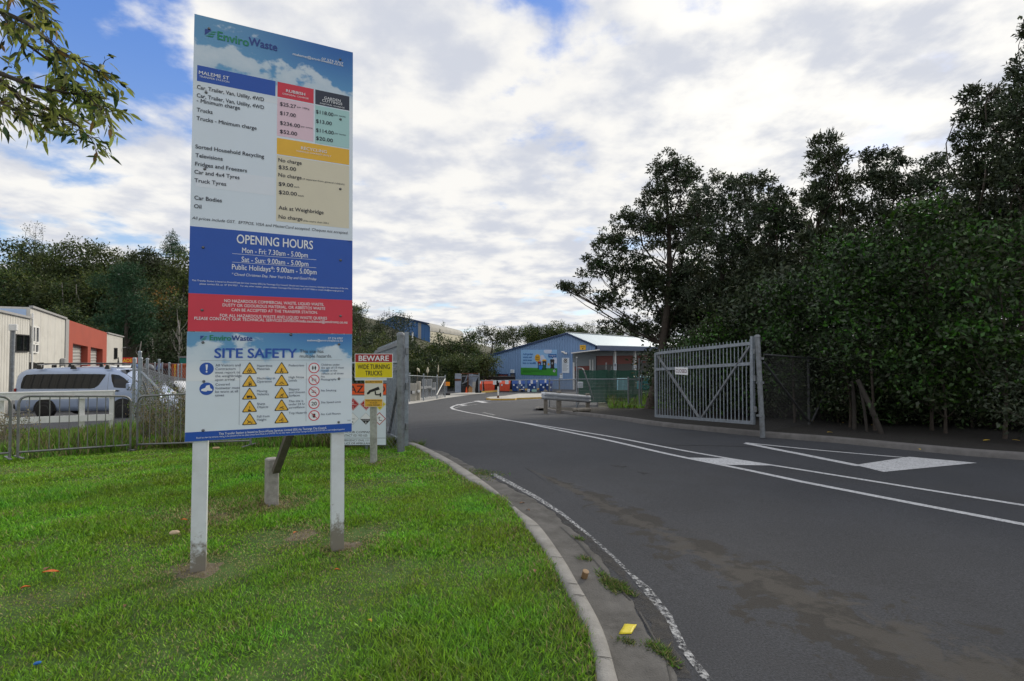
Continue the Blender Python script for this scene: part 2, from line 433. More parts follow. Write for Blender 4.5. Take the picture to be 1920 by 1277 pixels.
def blotch_strip(mb, pts, width, m, dz, seed, step=.05, gap=0.0, raw=False):
    """a ragged trail: both edges wander, and it breaks off where its width falls to nothing"""
    r = np.random.default_rng(seed); P = np.array([on_ground(x, y, -.12)[:2] for x, y in pts]); W = np.array(width, float)
    S = np.concatenate([[0], np.cumsum(np.linalg.norm(np.diff(P, axis=0), axis=1))]); s = np.arange(0, S[-1], step)
    Q = np.stack([np.interp(s, S, P[:, 0]), np.interp(s, S, P[:, 1])], 1); Wq = np.interp(s, S, W); Nn = normals(Q)
    def wob(): 
        o = np.zeros_like(s)
        for f, a in ((.5, .5), (1.3, .45), (3.1, .35), (7.7, .22), (19, .14)): o += a * np.sin(s * f * 2 + r.uniform(0, 6.28) + np.sin(s * f * .7 + r.uniform(0, 6.28)))
        return o
    A, B = .5 + .45 * wob() - gap, .5 + .45 * wob() - gap; V = []
    for q, nn, ww, a, b in zip(Q, Nn, Wq, A, B):
        if a + b < .02: a = b = 0
        for sg in (b, -a): x = q + nn * sg * ww; V.append((x[0], x[1], G(x[1]) + dz))
    Fc = [(2 * i, 2 * i + 1, 2 * i + 3, 2 * i + 2) for i in range(len(s) - 1) if A[i] + B[i] > .02 or A[i + 1] + B[i + 1] > .02]
    mb.add(V, Fc, m)
def paint_poly(mb, pts, m, dz=-.12 + .006):               # a filled marking, cut into bands so that it follows the road
    P = [on_ground(x, y, -.12)[:2] for x, y in pts]
    ys = [p[1] for p in P]; lv = np.arange(min(ys), max(ys) + .2, .2)
    def clip(poly, y, above):
        o = []
        for i in range(len(poly)):
            a, b = poly[i], poly[(i + 1) % len(poly)]; ia, ib = (a[1] >= y) == above, (b[1] >= y) == above
            if ia: o.append(a)
            if ia != ib: t = (y - a[1]) / (b[1] - a[1]); o.append(a + (b - a) * t)
        return o
    for y0, y1 in zip(lv[:-1], lv[1:]):
        q = clip([np.array(p) for p in P], y0, True)
        q = clip(q, y1, False) if len(q) > 2 else q
        if len(q) > 2: mb.poly([(p[0], p[1], G(p[1]) + dz) for p in q], m)

# ------------------------------------------------------------------ the ground itself
gx = np.concatenate([np.arange(-600, -150, 50), np.arange(-150, 150, 4), np.arange(150, 601, 50)])
gy = np.concatenate([np.arange(-40, 180, 3), np.arange(180, 900, 60)])
XX, YY = np.meshgrid(gx, gy); ZZ = G(YY) - .32 + hill(XX, YY)
nx_ = len(gx)
Fg = [(i * nx_ + j, i * nx_ + j + 1, i * nx_ + nx_ + j + 1, i * nx_ + nx_ + j) for i in range(len(gy) - 1) for j in range(nx_ - 1)]
tag(link('ground', np_mesh('ground', np.stack([XX.ravel(), YY.ravel(), ZZ.ravel()], 1), Fg, SOIL, smooth=True)), kind='structure')
YS = np.concatenate([np.arange(-8, 30, .2), np.arange(30, 92, 1)])
sheet('road', YS, lambda y: -75, lambda y: 70, 10, lambda x, y: G(y) - .12 - .06 * (x < -12), ASPH)

kA = [(-.75, -5), (-.1, -1.5), (.2, .2), (.36, 1.3)] + [tuple(on_ground(x, y)[:2]) for x, y in ((1125, 1268), (1116, 1222), (1094, 1160), (1066, 1104), (1020, 1029), (982, 979), (942, 933), (880, 899), (840, 870), (800, 848), (778, 837))] + [(-2.1, 10.5)]
kB = [(-.63, -5), (.02, -1.5), (.32, .2), (.48, 1.3)] + [tuple(on_ground(x, y)[:2]) for x, y in ((1160, 1275), (1138, 1197), (1116, 1147), (1085, 1094), (1054, 1042), (1010, 983), (973, 955), (920, 911), (870, 877), (822, 850), (795, 837))] + [(-1.95, 10.5)]
kC = [tuple(on_ground(x, y, -.12)[:2]) for x, y in ((1256, 1268), (1225, 1216), (1203, 1178), (1184, 1144), (1129, 1063), (1094, 1020), (1054, 982), (1010, 945), (936, 906), (880, 874), (830, 848))]
kC = [(-.25, -5), (.36, -1.5), (.64, .2), (.80, 1.3)] + kC + [(-1.75, 10.5)]
KA, KB, KC = (smooth_path(k) for k in (kA, kB, kC))
def xk(P): 
    o = np.argsort(P[:, 1]); return lambda y: float(np.interp(y, P[o, 1], P[o, 0]))
xA, xB, xC = xk(KA), xk(KB), xk(KC)
def lawn_edge(y): return xA(y) if y < 10.2 else float(np.interp(y, [10.2, 14.2], [xA(10.2), -9.7]))
LY = np.arange(-5, 14.3, .1)
sheet('lawn', LY, lambda y: -45, lawn_edge, 60, lambda x, y: gz(x, y) - .034 + .006 * math.sin(x * 2.1 + y) * math.sin(y * 1.7), LAWNB)
ky = np.arange(-5, 10.5, .06)
V = []
for y in ky:
    a, b = xA(y), xB(y); c = max(xC(y), b + .10); g = float(G(y))
    jg = .004 * math.sin(y * 9) + .003 * math.sin(y * 23)
    for x, z in ((a - .02, -.05), (a - .006 + jg, 0.0), (a + .02, .012), (b - .025, .010), (b - .004, -.004), (b + .012, -.05), (b + .03, -.098), (b + .06, -.110), (c - .03, -.112), (c + .02 + jg * 4, -.113), (c + .05, -.135)): V.append((x, y, g + z))
k_ = 11
Fk = [(i * k_ + j, i * k_ + j + 1, i * k_ + k_ + j + 1, i * k_ + k_ + j) for i in range(len(ky) - 1) for j in range(k_ - 1)]
GUT = mat('gutter_concrete', (.108, .104, .098), .9, var=.3, scale=5, bump=.4, bscale=90, dirt=(.035, .032, .028), dirt_amt=.85)
tag(link('kerb', np_mesh('kerb', V, Fk, [CONC, GUT], np.tile([0, 0, 0, 0, 1, 1, 1, 1, 1, 1], len(ky) - 1), smooth=True)), kind='structure')
mb = MB()                                                     # casting joints and cracks of the kerb
for y in (2.75, 3.45, 3.62, 4.1, 4.9, 5.8, 6.9, 8.2):
    a, b = xA(y), xB(y); g = float(G(y)); t = (-.25 + .05 * math.sin(y * 7))
    mb.poly([(a, y, g + .014), (a + .05, y + t * .05, g + .0155), (b, y + t * .1, g + .013), (b, y + t * .1 + .008, g + .013), (a + .05, y + t * .05 + .006, g + .0155), (a, y + .006, g + .014)], BLACK)
tag(mb.build('kerb_joint'), kind='structure')

rK = [(16, 5.2), (12.5, 7.0)] + [tuple(on_ground(x, y, -.01)[:2]) for x, y in ((1920, 850), (1740, 836), (1578, 821), (1440, 810.5), (1325, 800), (1225, 790), (1150, 780), (1050, 770), (1012, 763))]
rK += [(1.22, 25.6), (1.6, 26.2), (2.6, 26.5), (5.5, 26.6)]
RK = smooth_path(rK)
sweep('kerb', RK, [(.10, -.16), (.085, -.03), (.05, .0), (-.06, .004), (-.09, -.03)], CONCD)
io = [i for i in range(len(RK)) if RK[i, 1] < 26.0]
xR = xk(RK[: io[-1] + 1])
def verge_l(y): return xR(y) - .07 if y > 5.2 else 16.0 + (5.2 - y) * 3
sheet('verge', np.arange(-4, 26.5, .25), lambda y: verge_l(min(y, 26)), lambda y: 60, 40, lambda x, y: G(y) - .012 + .03 * math.sin(x * 1.3) * math.sin(y * 1.1) * min(1, max(0, (x - verge_l(min(y, 26))) * .6)), MULCH)
sheet('garden_bed', np.arange(26, 44, .5), lambda y: .165 * y + (.3 if y < 27 else 0), lambda y: 60, 20, lambda x, y: G(y) - .01, SOIL)

lower = [(2100, 1026), (1920, 984), (1700, 942), (1500, 903), (1400, 881.5), (1350, 871.5), (1290, 859.5), (1200, 839.5), (1090, 815.5), (1010, 799), (945, 786.5), (900, 777.5), (870, 772), (850, 767.5), (846, 764), (852, 761), (868, 757.5), (893, 752.8), (925, 750)]
upper = [(2100, 976), (1920, 948), (1700, 913), (1560, 890.5), (1450, 873), (1370, 860.5), (1200, 829.5), (1100, 811.5), (1010, 797), (950, 788)]
mb = MB()
paint_strip(mb, lower, [.12] * 13 + [.16] * 3 + [.16, .15, .15], PAINT)
paint_strip(mb, upper, .10, PAINT)
paint_poly(mb, [(1288, 858.5), (1370, 860), (1452, 873.5), (1350, 872)], PAINT)
paint_strip(mb, [(851, 766.5), (860, 763), (880, 760), (895, 758)], .12, PAINTW)
paint_poly(mb, [(853, 758.6), (862, 758.2), (877, 759.6), (868, 761)], PAINT)
paint_poly(mb, [(888, 752), (898, 751.5), (916, 754.5), (905, 755.5)], PAINT)
for a, b in (((903, 756.3), (922, 756.6)), ((906, 773.5), (927, 778.5)), ((905, 743.2), (923, 743)), ((915, 755), (960, 752)), ((960, 752), (1020, 747.5)), ((950, 740.2), (968, 739.5)), ((983, 738.8), (1010, 738))): paint_strip(mb, [a, b], .14, PAINTW)
tag(mb.build('centre_line'), kind='structure')
mb = MB()
paint_strip(mb, [(1397, 830.5), (1520, 843), (1705, 859)], .09, PAINT)
paint_strip(mb, [(1399, 831.5), (1500, 851.5), (1612, 874)], .17, PAINT)
paint_poly(mb, [(1603, 872.5), (1705, 857), (1832, 868.5), (1657, 885.5)], PAINT)
tag(mb.build('give_way_marking'), kind='structure')
mb = MB()
edge = [(923.5, 889), (960, 908), (1007, 934), (1054, 964), (1104, 1004), (1150, 1045), (1178, 1073), (1210, 1104), (1253, 1157)]
paint_strip(mb, edge[:5], [.09, .09, .075, .05, .035], PAINTW)
paint_strip(mb, edge[4:7], .035, PAINTX)
paint_strip(mb, edge[6:9], [.03, .075, .06], PAINTX)
paint_strip(mb, [(1253, 1157), (1281, 1216), (1321, 1268), (1380, 1350)], .05, PAINTX)
tag(mb.build('edge_line'), kind='structure')
mb = MB()
st = [(1015, 892), (1060, 912), (1105, 934), (1160, 962), (1230, 1000), (1300, 1036), (1380, 1072), (1480, 1118), (1600, 1172), (1720, 1216), (1830, 1270), (1990, 1360)]
for p, q, ww in (((1140, 872), (1172, 876), .18), ((1195, 885), (1212, 889), .15)): paint_strip(mb, [p, q], [0.01, ww * .0 + ww][::1], DAMP, -.12 + .0045)
blotch_strip(mb, [(x - 8, y + 8) for x, y in edge] + [(1258, 1200), (1285, 1277)], [.12] * 11, DAMP, -.12 + .0035, 6)
for i, (cp, ww) in enumerate((([(1200, 1150), (1225, 1195), (1252, 1240), (1262, 1290)], .010), ([(1050, 990), (1085, 1020), (1120, 1060), (1150, 1095), (1185, 1130)], .014))): blotch_strip(mb, cp, [ww] * len(cp), SEAM, -.12 + .0115, 20 + i, step=.03)
tag(mb.build('road_stain'), kind='structure')
def stain_mat(name):
    """the same asphalt, dirtied: damp grime breaking into islands towards the sides, dried silt along the middle"""
    m = asphalt(); m.name = name; t = m.node_tree; n = t.nodes; l = t.links; b = n['Principled BSDF']; col = b.inputs['Base Color'].links[0].from_socket
    uvn = n.new('ShaderNodeUVMap'); sp = n.new('ShaderNodeSeparateXYZ'); l.new(uvn.outputs[0], sp.inputs[0]); co = n.new('ShaderNodeTexCoord')
    ab = n.new('ShaderNodeMath'); ab.operation = 'ABSOLUTE'; l.new(sp.outputs[0], ab.inputs[0])
    for c, scale, thr, gain, soft, amt, seed in (((.0265, .0235, .0205), 3.4, .440, .22, .028, .95, 9.1), ((.066, .060, .052), 4.5, .43, .46, .07, .75, 1.7)):
        mp = n.new('ShaderNodeMapping'); mp.inputs[1].default_value = (seed, seed * .6, 0); l.new(co.outputs['Object'], mp.inputs[0])
        tx = n.new('ShaderNodeTexNoise'); tx.inputs['Scale'].default_value = scale; tx.inputs['Detail'].default_value = 10; tx.inputs['Roughness'].default_value = .66; tx.inputs['Distortion'].default_value = .3; l.new(mp.outputs[0], tx.inputs['Vector'])
        ma = n.new('ShaderNodeMath'); ma.operation = 'MULTIPLY_ADD'; l.new(ab.outputs[0], ma.inputs[0]); ma.inputs[1].default_value = -gain; l.new(tx.outputs[0], ma.inputs[2])
        edge_ = n.new('ShaderNodeMapRange'); l.new(ab.outputs[0], edge_.inputs[0]); edge_.inputs[1].default_value = .8; edge_.inputs[2].default_value = .98; edge_.inputs[3].default_value = amt; edge_.inputs[4].default_value = 0
        mr = n.new('ShaderNodeMapRange'); mr.interpolation_type = 'SMOOTHSTEP'; l.new(ma.outputs[0], mr.inputs[0]); mr.inputs[1].default_value = thr - soft; mr.inputs[2].default_value = thr + soft
        mu = n.new('ShaderNodeMath'); mu.operation = 'MULTIPLY'; l.new(mr.outputs[0], mu.inputs[0]); l.new(edge_.outputs[0], mu.inputs[1])
        mx = n.new('ShaderNodeMix'); mx.data_type = 'RGBA'; l.new(mu.outputs[0], mx.inputs[0]); l.new(col, mx.inputs[6]); mx.inputs[7].default_value = (*c, 1); col = mx.outputs[2]
    l.new(col, b.inputs['Base Color']); return m
def stain(name, pts, width, m, dz):
    P = np.array([on_ground(x, y, -.12)[:2] for x, y in pts]); S = np.concatenate([[0], np.cumsum(np.linalg.norm(np.diff(P, axis=0), axis=1))]); s = np.arange(0, S[-1], .12)
    Q = np.stack([np.interp(s, S, P[:, 0]), np.interp(s, S, P[:, 1])], 1); Wq = np.interp(s, S, width); Nn = normals(Q); k = 9; U = np.linspace(-1, 1, k); V, UV = [], []
    for q, nn, ww, si in zip(Q, Nn, Wq, s):
        for u in U: x = q + nn * u * ww; V.append((x[0], x[1], G(x[1]) + (dz if abs(u) < .99 else dz - .010))); UV.append((u, si))
    Fc = [(i * k + j, i * k + j + 1, i * k + k + j + 1, i * k + k + j) for i in range(len(s) - 1) for j in range(k - 1)]
    me = np_mesh(name, V, Fc, m, smooth=True); lay = me.uv_layers.new(name='along'); UV = np.array(UV, np.float32); lay.data.foreach_set('uv', UV[np.array(Fc).ravel()].ravel())
    tag(link(name, me), kind='structure')
stain('road_streak', [(x + 2 + max(0, y - 930) * .06, y) for x, y in [(985, 878)] + st], [.02, .10, .24, .36, .42, .48, .54, .6, .75, .9, 1.0, 1.0, 1.0], stain_mat('stained_asphalt'), -.12 + .004)
mb = MB()
paint_strip(mb, [(766, 803.5), (850, 796.5), (938, 788.5)], .07, SEAM, -.12 + .004)
paint_strip(mb, [(1240, 834), (1440, 838), (1600, 846)], .03, SEAM, -.12 + .004)
tag(mb.build('road_seam'), kind='structure')
mb = MB()                                                     # pale concrete path along the far left of the road
P = [on_ground(x, y, -.12)[:2] for x, y in ((762, 758), (800, 752.5), (840, 745.5), (880, 740.5), (912, 737.5))]
Q = [on_ground(x, y, -.12)[:2] for x, y in ((740, 752), (790, 746), (830, 740), (870, 736), (905, 733.5))]
V = []
for a, b in zip(P, Q):
    for t in np.linspace(0, 1, 5): c = a * (1 - t) + b * t; V.append((c[0], c[1], G(c[1]) - .105 + (.0 if t else -.03)))
mb.add(V, [(i * 5 + j, i * 5 + j + 1, i * 5 + 6 + j, i * 5 + 5 + j) for i in range(4) for j in range(4)], CONCL)
tag(mb.build('path'), kind='structure')

# ------------------------------------------------------------------ leaves and grass
def frame_dirs(D, seed):
    r = np.random.default_rng(seed); U = r.normal(size=D.shape)
    S = np.cross(D, U); S /= np.linalg.norm(S, axis=1)[:, None] + 1e-9
    return S
def leaf_mesh(name, P, D, L, W, mats, midx=None, seed=1, fold=.25, droop=0.0, S=None):
    n = len(P); D = D / (np.linalg.norm(D, axis=1)[:, None] + 1e-9)
    if S is None: S = frame_dirs(D, seed)
    U = np.cross(S, D); L = np.broadcast_to(np.asarray(L, float), n)[:, None]; W = np.broadcast_to(np.asarray(W, float), n)[:, None]
    V = np.empty((n, 4, 3), np.float32)
    tip = P + D * L; tip[:, 2] -= (droop * L)[:, 0]
    mid = P + D * L * .45
    V[:, 0] = P; V[:, 1] = mid + S * W * .5 + U * W * fold; V[:, 2] = tip; V[:, 3] = mid - S * W * .5 + U * W * fold
    return np_mesh(name, V.reshape(-1, 3), np.arange(n * 4).reshape(n, 4), mats, midx)
def vnoise(x, y, s, seed):
    r = np.random.default_rng(seed); o = np.zeros_like(x)
    for k in range(5):
        a = r.uniform(0, 6.28); f = s * r.uniform(.6, 2.2); o += np.sin((x * math.cos(a) + y * math.sin(a)) * f + r.uniform(0, 6.28) + 1.3 * np.sin((x * math.sin(a) - y * math.cos(a)) * f * .7))
    return o / 3.0
GR1 = leaf('grass_green', (.235, .450, .026), .5, .28, .45, .40, 1.2)
GR2 = leaf('grass_deep', (.130, .285, .024), .5, .25, .35, .32, 1.2)
GR3 = leaf('grass_dry', (.32, .28, .12), .7, .25, .35, .15, 1.2)
bare = [(-2.40, 3.98, .45), (-1.40, 4.46, .40), (-2.65, 5.75, .55), (-3.3, 5.5, .5), (-2.95, 5.3, .5), (-2.22, 8.35, .35), (-1.9, 4.75, .4)]
def grass_field(name, n, xlo, xhi, ylo, yhi, dens, hmul, wid, edgef, seed, zf):
    r = np.random.default_rng(seed)
    x = r.uniform(xlo, xhi, n); y = r.uniform(ylo, yhi, n)
    e = np.array([edgef(v) for v in np.linspace(ylo, yhi, 200)]); ex = np.interp(y, np.linspace(ylo, yhi, 200), e)
    keep = x < ex - .005 + .02 * r.random(n)
    keep &= np.abs(x) < (y * 1.02 + .8)
    tn = vnoise(x, y, 1.3, 5); t2 = vnoise(x, y, 3.7, 9)
    prob = np.clip(.86 + .2 * tn + .2 * t2, .5, 1)
    bb = np.zeros(n)
    for bx, by, br in bare: bb = np.maximum(bb, 1 - np.clip(np.hypot((x - bx), (y - by) * .8) / br + .25 * t2, 0, 1))
    prob *= 1 - .30 * bb
    keep &= r.random(n) < prob * dens(x, y)
    x, y, tn, t2, bb, ex = (v[keep] for v in (x, y, tn, t2, bb, ex)); m = len(x)
    h = hmul * (.55 + .75 * r.random(m)) * np.clip(.78 + .42 * tn + .30 * t2, .28, 1.9) * (1 - .50 * bb)
    lean = .30 + .85 * r.random(m); az = r.uniform(0, 6.28, m) + .8 * tn
    D = np.stack([np.cos(az) * lean, np.sin(az) * lean, np.ones(m)], 1)
    P = np.stack([x, y, zf(x, y) - .030], 1)
    q = r.random(m) - .85 * bb - .07 * t2 - .22 * np.clip((x - ex + .35) / .35, 0, 1)
    mi = np.where(q < .022 + .34 * np.clip(-tn * .7 - t2 * .6 - .15, 0, 1), 2, np.where(q < .40 + .35 * np.clip(tn * .8 - t2 * .8 - .2, 0, 1), 1, 0))
    S = np.stack([-np.sin(az + r.normal(size=m) * .6), np.cos(az), np.zeros(m)], 1); S /= np.linalg.norm(S, axis=1)[:, None] + 1e-9
    return leaf_mesh(name, P, D, h * 1.35, wid * (.7 + .6 * r.random(m)), [GR1, GR2, GR3], mi, seed, .15, .18, S)
zl = lambda x, y: gz(x, y)
for i, (n, a, b, hm, wd) in enumerate(((270000, 1.9, 4.2, .052, .0060), (240000, 4.2, 6.8, .052, .0095), (160000, 6.8, 10.8, .056, .0150))):
    me = grass_field('grass', n, -11.5, .55, a, b, lambda x, y: 1.0, hm, wd, lawn_edge, 20 + i, zl)
    if i == 0: gme = [me]
    else: gme.append(me)
def join_meshes(name, ms, mats):
    Vs, Fs, Ms, o = [], [], [], 0
    for me in ms:
        v = np.empty(len(me.vertices) * 3, np.float32); me.vertices.foreach_get('co', v)
        f = np.empty(len(me.loops), np.int32); me.loops.foreach_get('vertex_index', f)
        q = np.empty(len(me.polygons), np.int32); me.polygons.foreach_get('material_index', q)
        Vs.append(v.reshape(-1, 3)); Fs.append(f.reshape(-1, 4) + o); Ms.append(q); o += len(v) // 3
        bpy.data.meshes.remove(me)
    return np_mesh(name, np.concatenate(Vs), np.concatenate(Fs), mats, np.concatenate(Ms))
tag(link('grass', join_meshes('grass', gme, [GR1, GR2, GR3])), 'mown green grass with dry patches on the lawn', 'grass', kind='stuff')

EARTH = mat('worn_earth', (.15, .125, .085), .95, var=.35, scale=14, bump=.6, bscale=70, dirt=(.20, .17, .11), dirt_amt=.6)
mb = MB()
for i, (bx, by, br) in enumerate(bare):
    rr = np.random.default_rng(70 + i); n = 26; ph = rr.uniform(0, 6.28, 3); P = []
    for k in range(n): a = 2 * math.pi * k / n; q = br * .40 * (1 + .22 * math.sin(2 * a + ph[0]) + .15 * math.sin(5 * a + ph[1]) + .08 * math.sin(9 * a + ph[2])); P.append((bx + q * math.cos(a), by + q * 1.1 * math.sin(a)))
    V = [(bx, by, float(gz(bx, by)) - .026)] + [(x, y, float(gz(x, y)) - .026 - (.010 if s else 0)) for s in (0, 1) for x, y in ([(bx + (x - bx) * (.6 if not s else 1), by + (y - by) * (.6 if not s else 1)) for x, y in P])]
    mb.add(V, [(0, 1 + k, 1 + (k + 1) % n) for k in range(n)] + [(1 + k, 1 + n + k, 1 + n + (k + 1) % n, 1 + (k + 1) % n) for k in range(n)], EARTH, True)
tag(mb.build('bare_ground'), kind='structure')
def tall_grass(n, pts_fn, h, wid, seed, mats, pm):
    r = np.random.default_rng(seed); x, y, hs = pts_fn(r, n); m = len(x)
    az = r.uniform(0, 6.28, m); lean = .08 + .5 * r.random(m) ** 1.5
    D = np.stack([np.cos(az) * lean, np.sin(az) * lean, np.ones(m)], 1)
    P = np.stack([x, y, gz(x, y) - .05], 1)
    mi = r.choice(len(mats), m, p=pm)
    return leaf_mesh('g', P, D, h * hs * (.5 + .7 * r.random(m)), wid * (.6 + .8 * r.random(m)), mats, mi, seed, .15, .12)
WG1 = leaf('weed_green', (.140, .270, .030), .55, .3, .4, .3, .8)
WG2 = leaf('weed_straw', (.27, .22, .11), .75, .3, .4, .2, .8)
WG3 = leaf('weed_dull', (.10, .12, .04), .7, .3, .4, .2, .8)
def strip_left(r, n):                                          # rank grass between the barriers and the car park
    x = r.uniform(-16, -2.3, n); y0 = np.interp(x, [-16, -8.5, -7.3, -2.4], [8.7, 9.0, 10.45, 9.75]); wdt = np.interp(x, [-16, -9.5, -2.4], [4.4, 4.6, .55])
    t = r.random(n); y = y0 + .08 + t * wdt
    return x, y, np.clip(.55 + .5 * vnoise(x, y, 1.4, 31), .25, 1.3) * np.interp(x, [-16, -9.2, -8.0, -5, -2], [.75, .8, 1.35, 1.3, .7])
g1 = tall_grass(40000, strip_left, .55, .020, 41, [WG1, WG2, WG3], [.58, .20, .22])
def bed_right(r, n):
    y = r.uniform(24.9, 40, n); x = .175 * y + .3 + r.random(n) ** 1.3 * 15
    return x, y, np.clip(.6 + .6 * vnoise(x, y, .9, 33), .2, 1.5)
g2 = tall_grass(16000, bed_right, .95, .055, 42, [WG1, WG2, WG3], [.70, .12, .18])
tag(link('rank_grass', join_meshes('rank_grass', [g1], [WG1, WG2, WG3])), 'rank uncut grass and weeds behind the crowd barriers', 'grass', kind='stuff')
tag(link('weeds', join_meshes('weeds', [g2], [WG1, WG2, WG3])), 'green weeds behind the low mesh fence', 'weeds', kind='stuff')
WGT = leaf('tuft_green', (.070, .125, .030), .6, .3, .4, .25, 1)
def tuft(name, cx, cy, rad, n, h, label, seed, zoff=-.12, pm=(.45, .25, .30)):
    r = np.random.default_rng(seed); a = r.uniform(0, 6.28, n); q = r.random(n) ** .75 * (1 + .35 * np.sin(3 * a + seed) + .25 * np.sin(5 * a + 2 * seed))
    x = cx + rad[0] * q * np.cos(a) - .35 * rad[1] * q * np.sin(a); y = cy + rad[1] * q * np.sin(a); az = r.uniform(0, 6.28, n); ln = .6 + r.random(n)
    D = np.stack([np.cos(az) * ln, np.sin(az) * ln, np.ones(n) * .8], 1)
    P = np.stack([x, y, G(y) + zoff - .004], 1)
    me = leaf_mesh(name, P, D, h * (.5 + r.random(n)), .005, [WGT, GR3, GR2], r.choice(3, n, p=pm), seed)
    tag(link(name, me), label, 'weed', 'weeds growing in the gutter')
for i, (px, py, rd, n, h, lb) in enumerate(((1150, 1098, (.075, .17), 1700, .042, 'broad mat of dull grass growing across the gutter'), (1096, 1050, (.05, .05), 200, .04, 'thin grass tuft beside the tin can in the gutter'), (1175, 1205, (.05, .05), 260, .032, 'small grass tuft under the yellow litter in the gutter'), (1240, 1225, (.045, .13), 600, .04, 'grass tuft at the broken asphalt edge near the bottom'), (900, 889, (.30, .45), 900, .05, 'dry weeds in the far gutter before the worn edge line'), (1085, 1012, (.03, .05), 150, .04, 'tiny green tuft between gutter and worn edge line'), (785, 838, (.08, .12), 300, .16, 'leafy weed at the foot of the steel gate post'))):
    p = on_ground(px, py, -.12); tuft('weed_tuft', p[0], p[1], rd, n, h, lb, 60 + i, -.118)
# ------------------------------------------------------------------ the big notice board
SM = Matrix.Translation((-2.42977, 3.89106, .93050)) @ Matrix.Rotation(R(25.826), 4, 'Z') @ Matrix.Rotation(R(-2.408), 4, 'X') @ Matrix.Rotation(R(.119), 4, 'Y')
SI = np.array(SM.inverted())
SW, SH, SEAM_Z = 1.2, 3.3185, .8251
def uv(px, py):                                            # where a point of the photographed board lies on it, in metres
    o = SI[:3, :3] @ EYE + SI[:3, 3]; d = SI[:3, :3] @ ray(px, py); t = -o[1] / d[1]; p = o + d * t
    return p[0], p[2]
def bf(u, v, lift=0.0): return tuple(SM @ Vector((u, -lift, v)))
board = thing('notice_board', 'tall two-post price and safety board standing on the lawn beside the road', 'notice board', tuple(SM @ Vector((.6, .1, -.93))), R(25.826))
def printed_sky(name, z0, z1, seed):
    """printed blue sky with white clouds at the foot of it"""
    m = bpy.data.materials.new(name); m.use_nodes = True; t = m.node_tree; n = t.nodes; l = t.links
    b = n['Principled BSDF']; b.inputs['Roughness'].default_value = .35
    g = n.new('ShaderNodeUVMap'); s = n.new('ShaderNodeSeparateXYZ'); l.new(g.outputs[0], s.inputs[0])
    def mt(op, a, c, cl=False):
        k = n.new('ShaderNodeMath'); k.operation = op; k.use_clamp = cl
        for i, v in enumerate((a, c)):
            if isinstance(v, (int, float)): k.inputs[i].default_value = v
            else: l.new(v, k.inputs[i])
        return k.outputs[0]
    def mp(v, a, c, lo, hi):
        k = n.new('ShaderNodeMapRange'); k.interpolation_type = 'SMOOTHSTEP'; l.new(v, k.inputs[0])
        for i, x in enumerate((a, c, lo, hi)): k.inputs[i + 1].default_value = x
        return k.outputs[0]
    def mx(f, a, c):
        k = n.new('ShaderNodeMix'); k.data_type = 'RGBA'; l.new(f, k.inputs[0])
        for i, v in ((6, a), (7, c)):
            if isinstance(v, tuple): k.inputs[i].default_value = (*v, 1)
            else: l.new(v, k.inputs[i])
        return k.outputs[2]
    sc = n.new('ShaderNodeVectorMath'); sc.operation = 'MULTIPLY'; l.new(g.outputs[0], sc.inputs[0]); sc.inputs[1].default_value = (1, 1.3, 1)
    nz = n.new('ShaderNodeTexNoise'); nz.inputs['Scale'].default_value = 4.2; nz.inputs['Detail'].default_value = 9; nz.inputs['Roughness'].default_value = .55
    ofs = n.new('ShaderNodeVectorMath'); ofs.operation = 'ADD'; l.new(sc.outputs[0], ofs.inputs[0]); ofs.inputs[1].default_value = (seed, seed * 2, 0); l.new(ofs.outputs[0], nz.inputs['Vector'])
    h = mp(s.outputs[1], z0, z1, 0, 1)
    blue = mx(mp(s.outputs[0], .1, 1.1, 0, 1), lin(96, 150, 190), lin(20, 96, 172))
    blue = mx(mp(s.outputs[1], z0, z1 + .1, 0, 1), lin(96, 160, 205), blue)
    nrm = mp(nz.outputs[0], .2, .8, 0, 1)
    thr = mt('SUBTRACT', mt('ADD', nrm, mt('MULTIPLY', s.outputs[0], -.20)), mt('MULTIPLY', h, .75))
    cloud = mp(thr, -.10, .12, 0, 1)
    cc = mx(nrm, lin(170, 196, 214), lin(208, 220, 230))
    cc = mx(mp(s.outputs[1], z0 - .12, z0 + .12, 0, 1), (.76, .80, .84), cc)
    l.new(mx(cloud, blue, cc), b.inputs['Base Color'])
    return m
SKYU = printed_sky('printed_sky', 2.78, 3.26, 3.2)
SKYL = printed_sky('printed_sky_small', .57, .80, 7.9)

def rect(mb, x0, y0, x1, y1, m, lift, skew=None):           # a printed rectangle given by its corners on the board (metres)
    mb.poly([bf(x0, y0, lift), bf(x1, y0, lift), bf(x1, y1, lift), bf(x0, y1, lift)], m)
def tpx(mb, txt, x0, y0, x1, capv, m, bold=0.0, shear=0.0, lift=.0035):
    """lettering whose baseline runs from (x0,y0) to column x1 of the photograph; capv = capital height in metres"""
    u0, v0 = uv(x0, y0)
    u1, _ = uv(x1, y0 + (x1 - x0) * .12)
    put_text(mb, txt, bf, u0, v0, capv, m, u1 - u0, 'l', bold, shear, lift)
T = .010
up = MB()
up.add([bf(x, z, l) for l in (0, -T) for x, z in ((0, SEAM_Z + .002), (SW, SEAM_Z + .002), (SW, SH), (0, SH))], [(0, 1, 2, 3), (7, 6, 5, 4), (0, 4, 5, 1), (1, 5, 6, 2), (2, 6, 7, 3), (3, 7, 4, 0)], PANELW)
zb0, zb1 = 1.116, 1.632                                     # opening-hours band, red band below it
rect(up, 0, 2.72, SW, SH - .001, SKYU, .0006)
rect(up, 0, zb0, SW, zb1, BLUE, .0006)
rect(up, 0, SEAM_Z + .002, SW, zb0, RED, .0006)
uA, vA = uv(371, 122); uB, vB = uv(516, 180)
hdr_t, hdr_b = uv(371, 122)[1], uv(371, 152)[1]
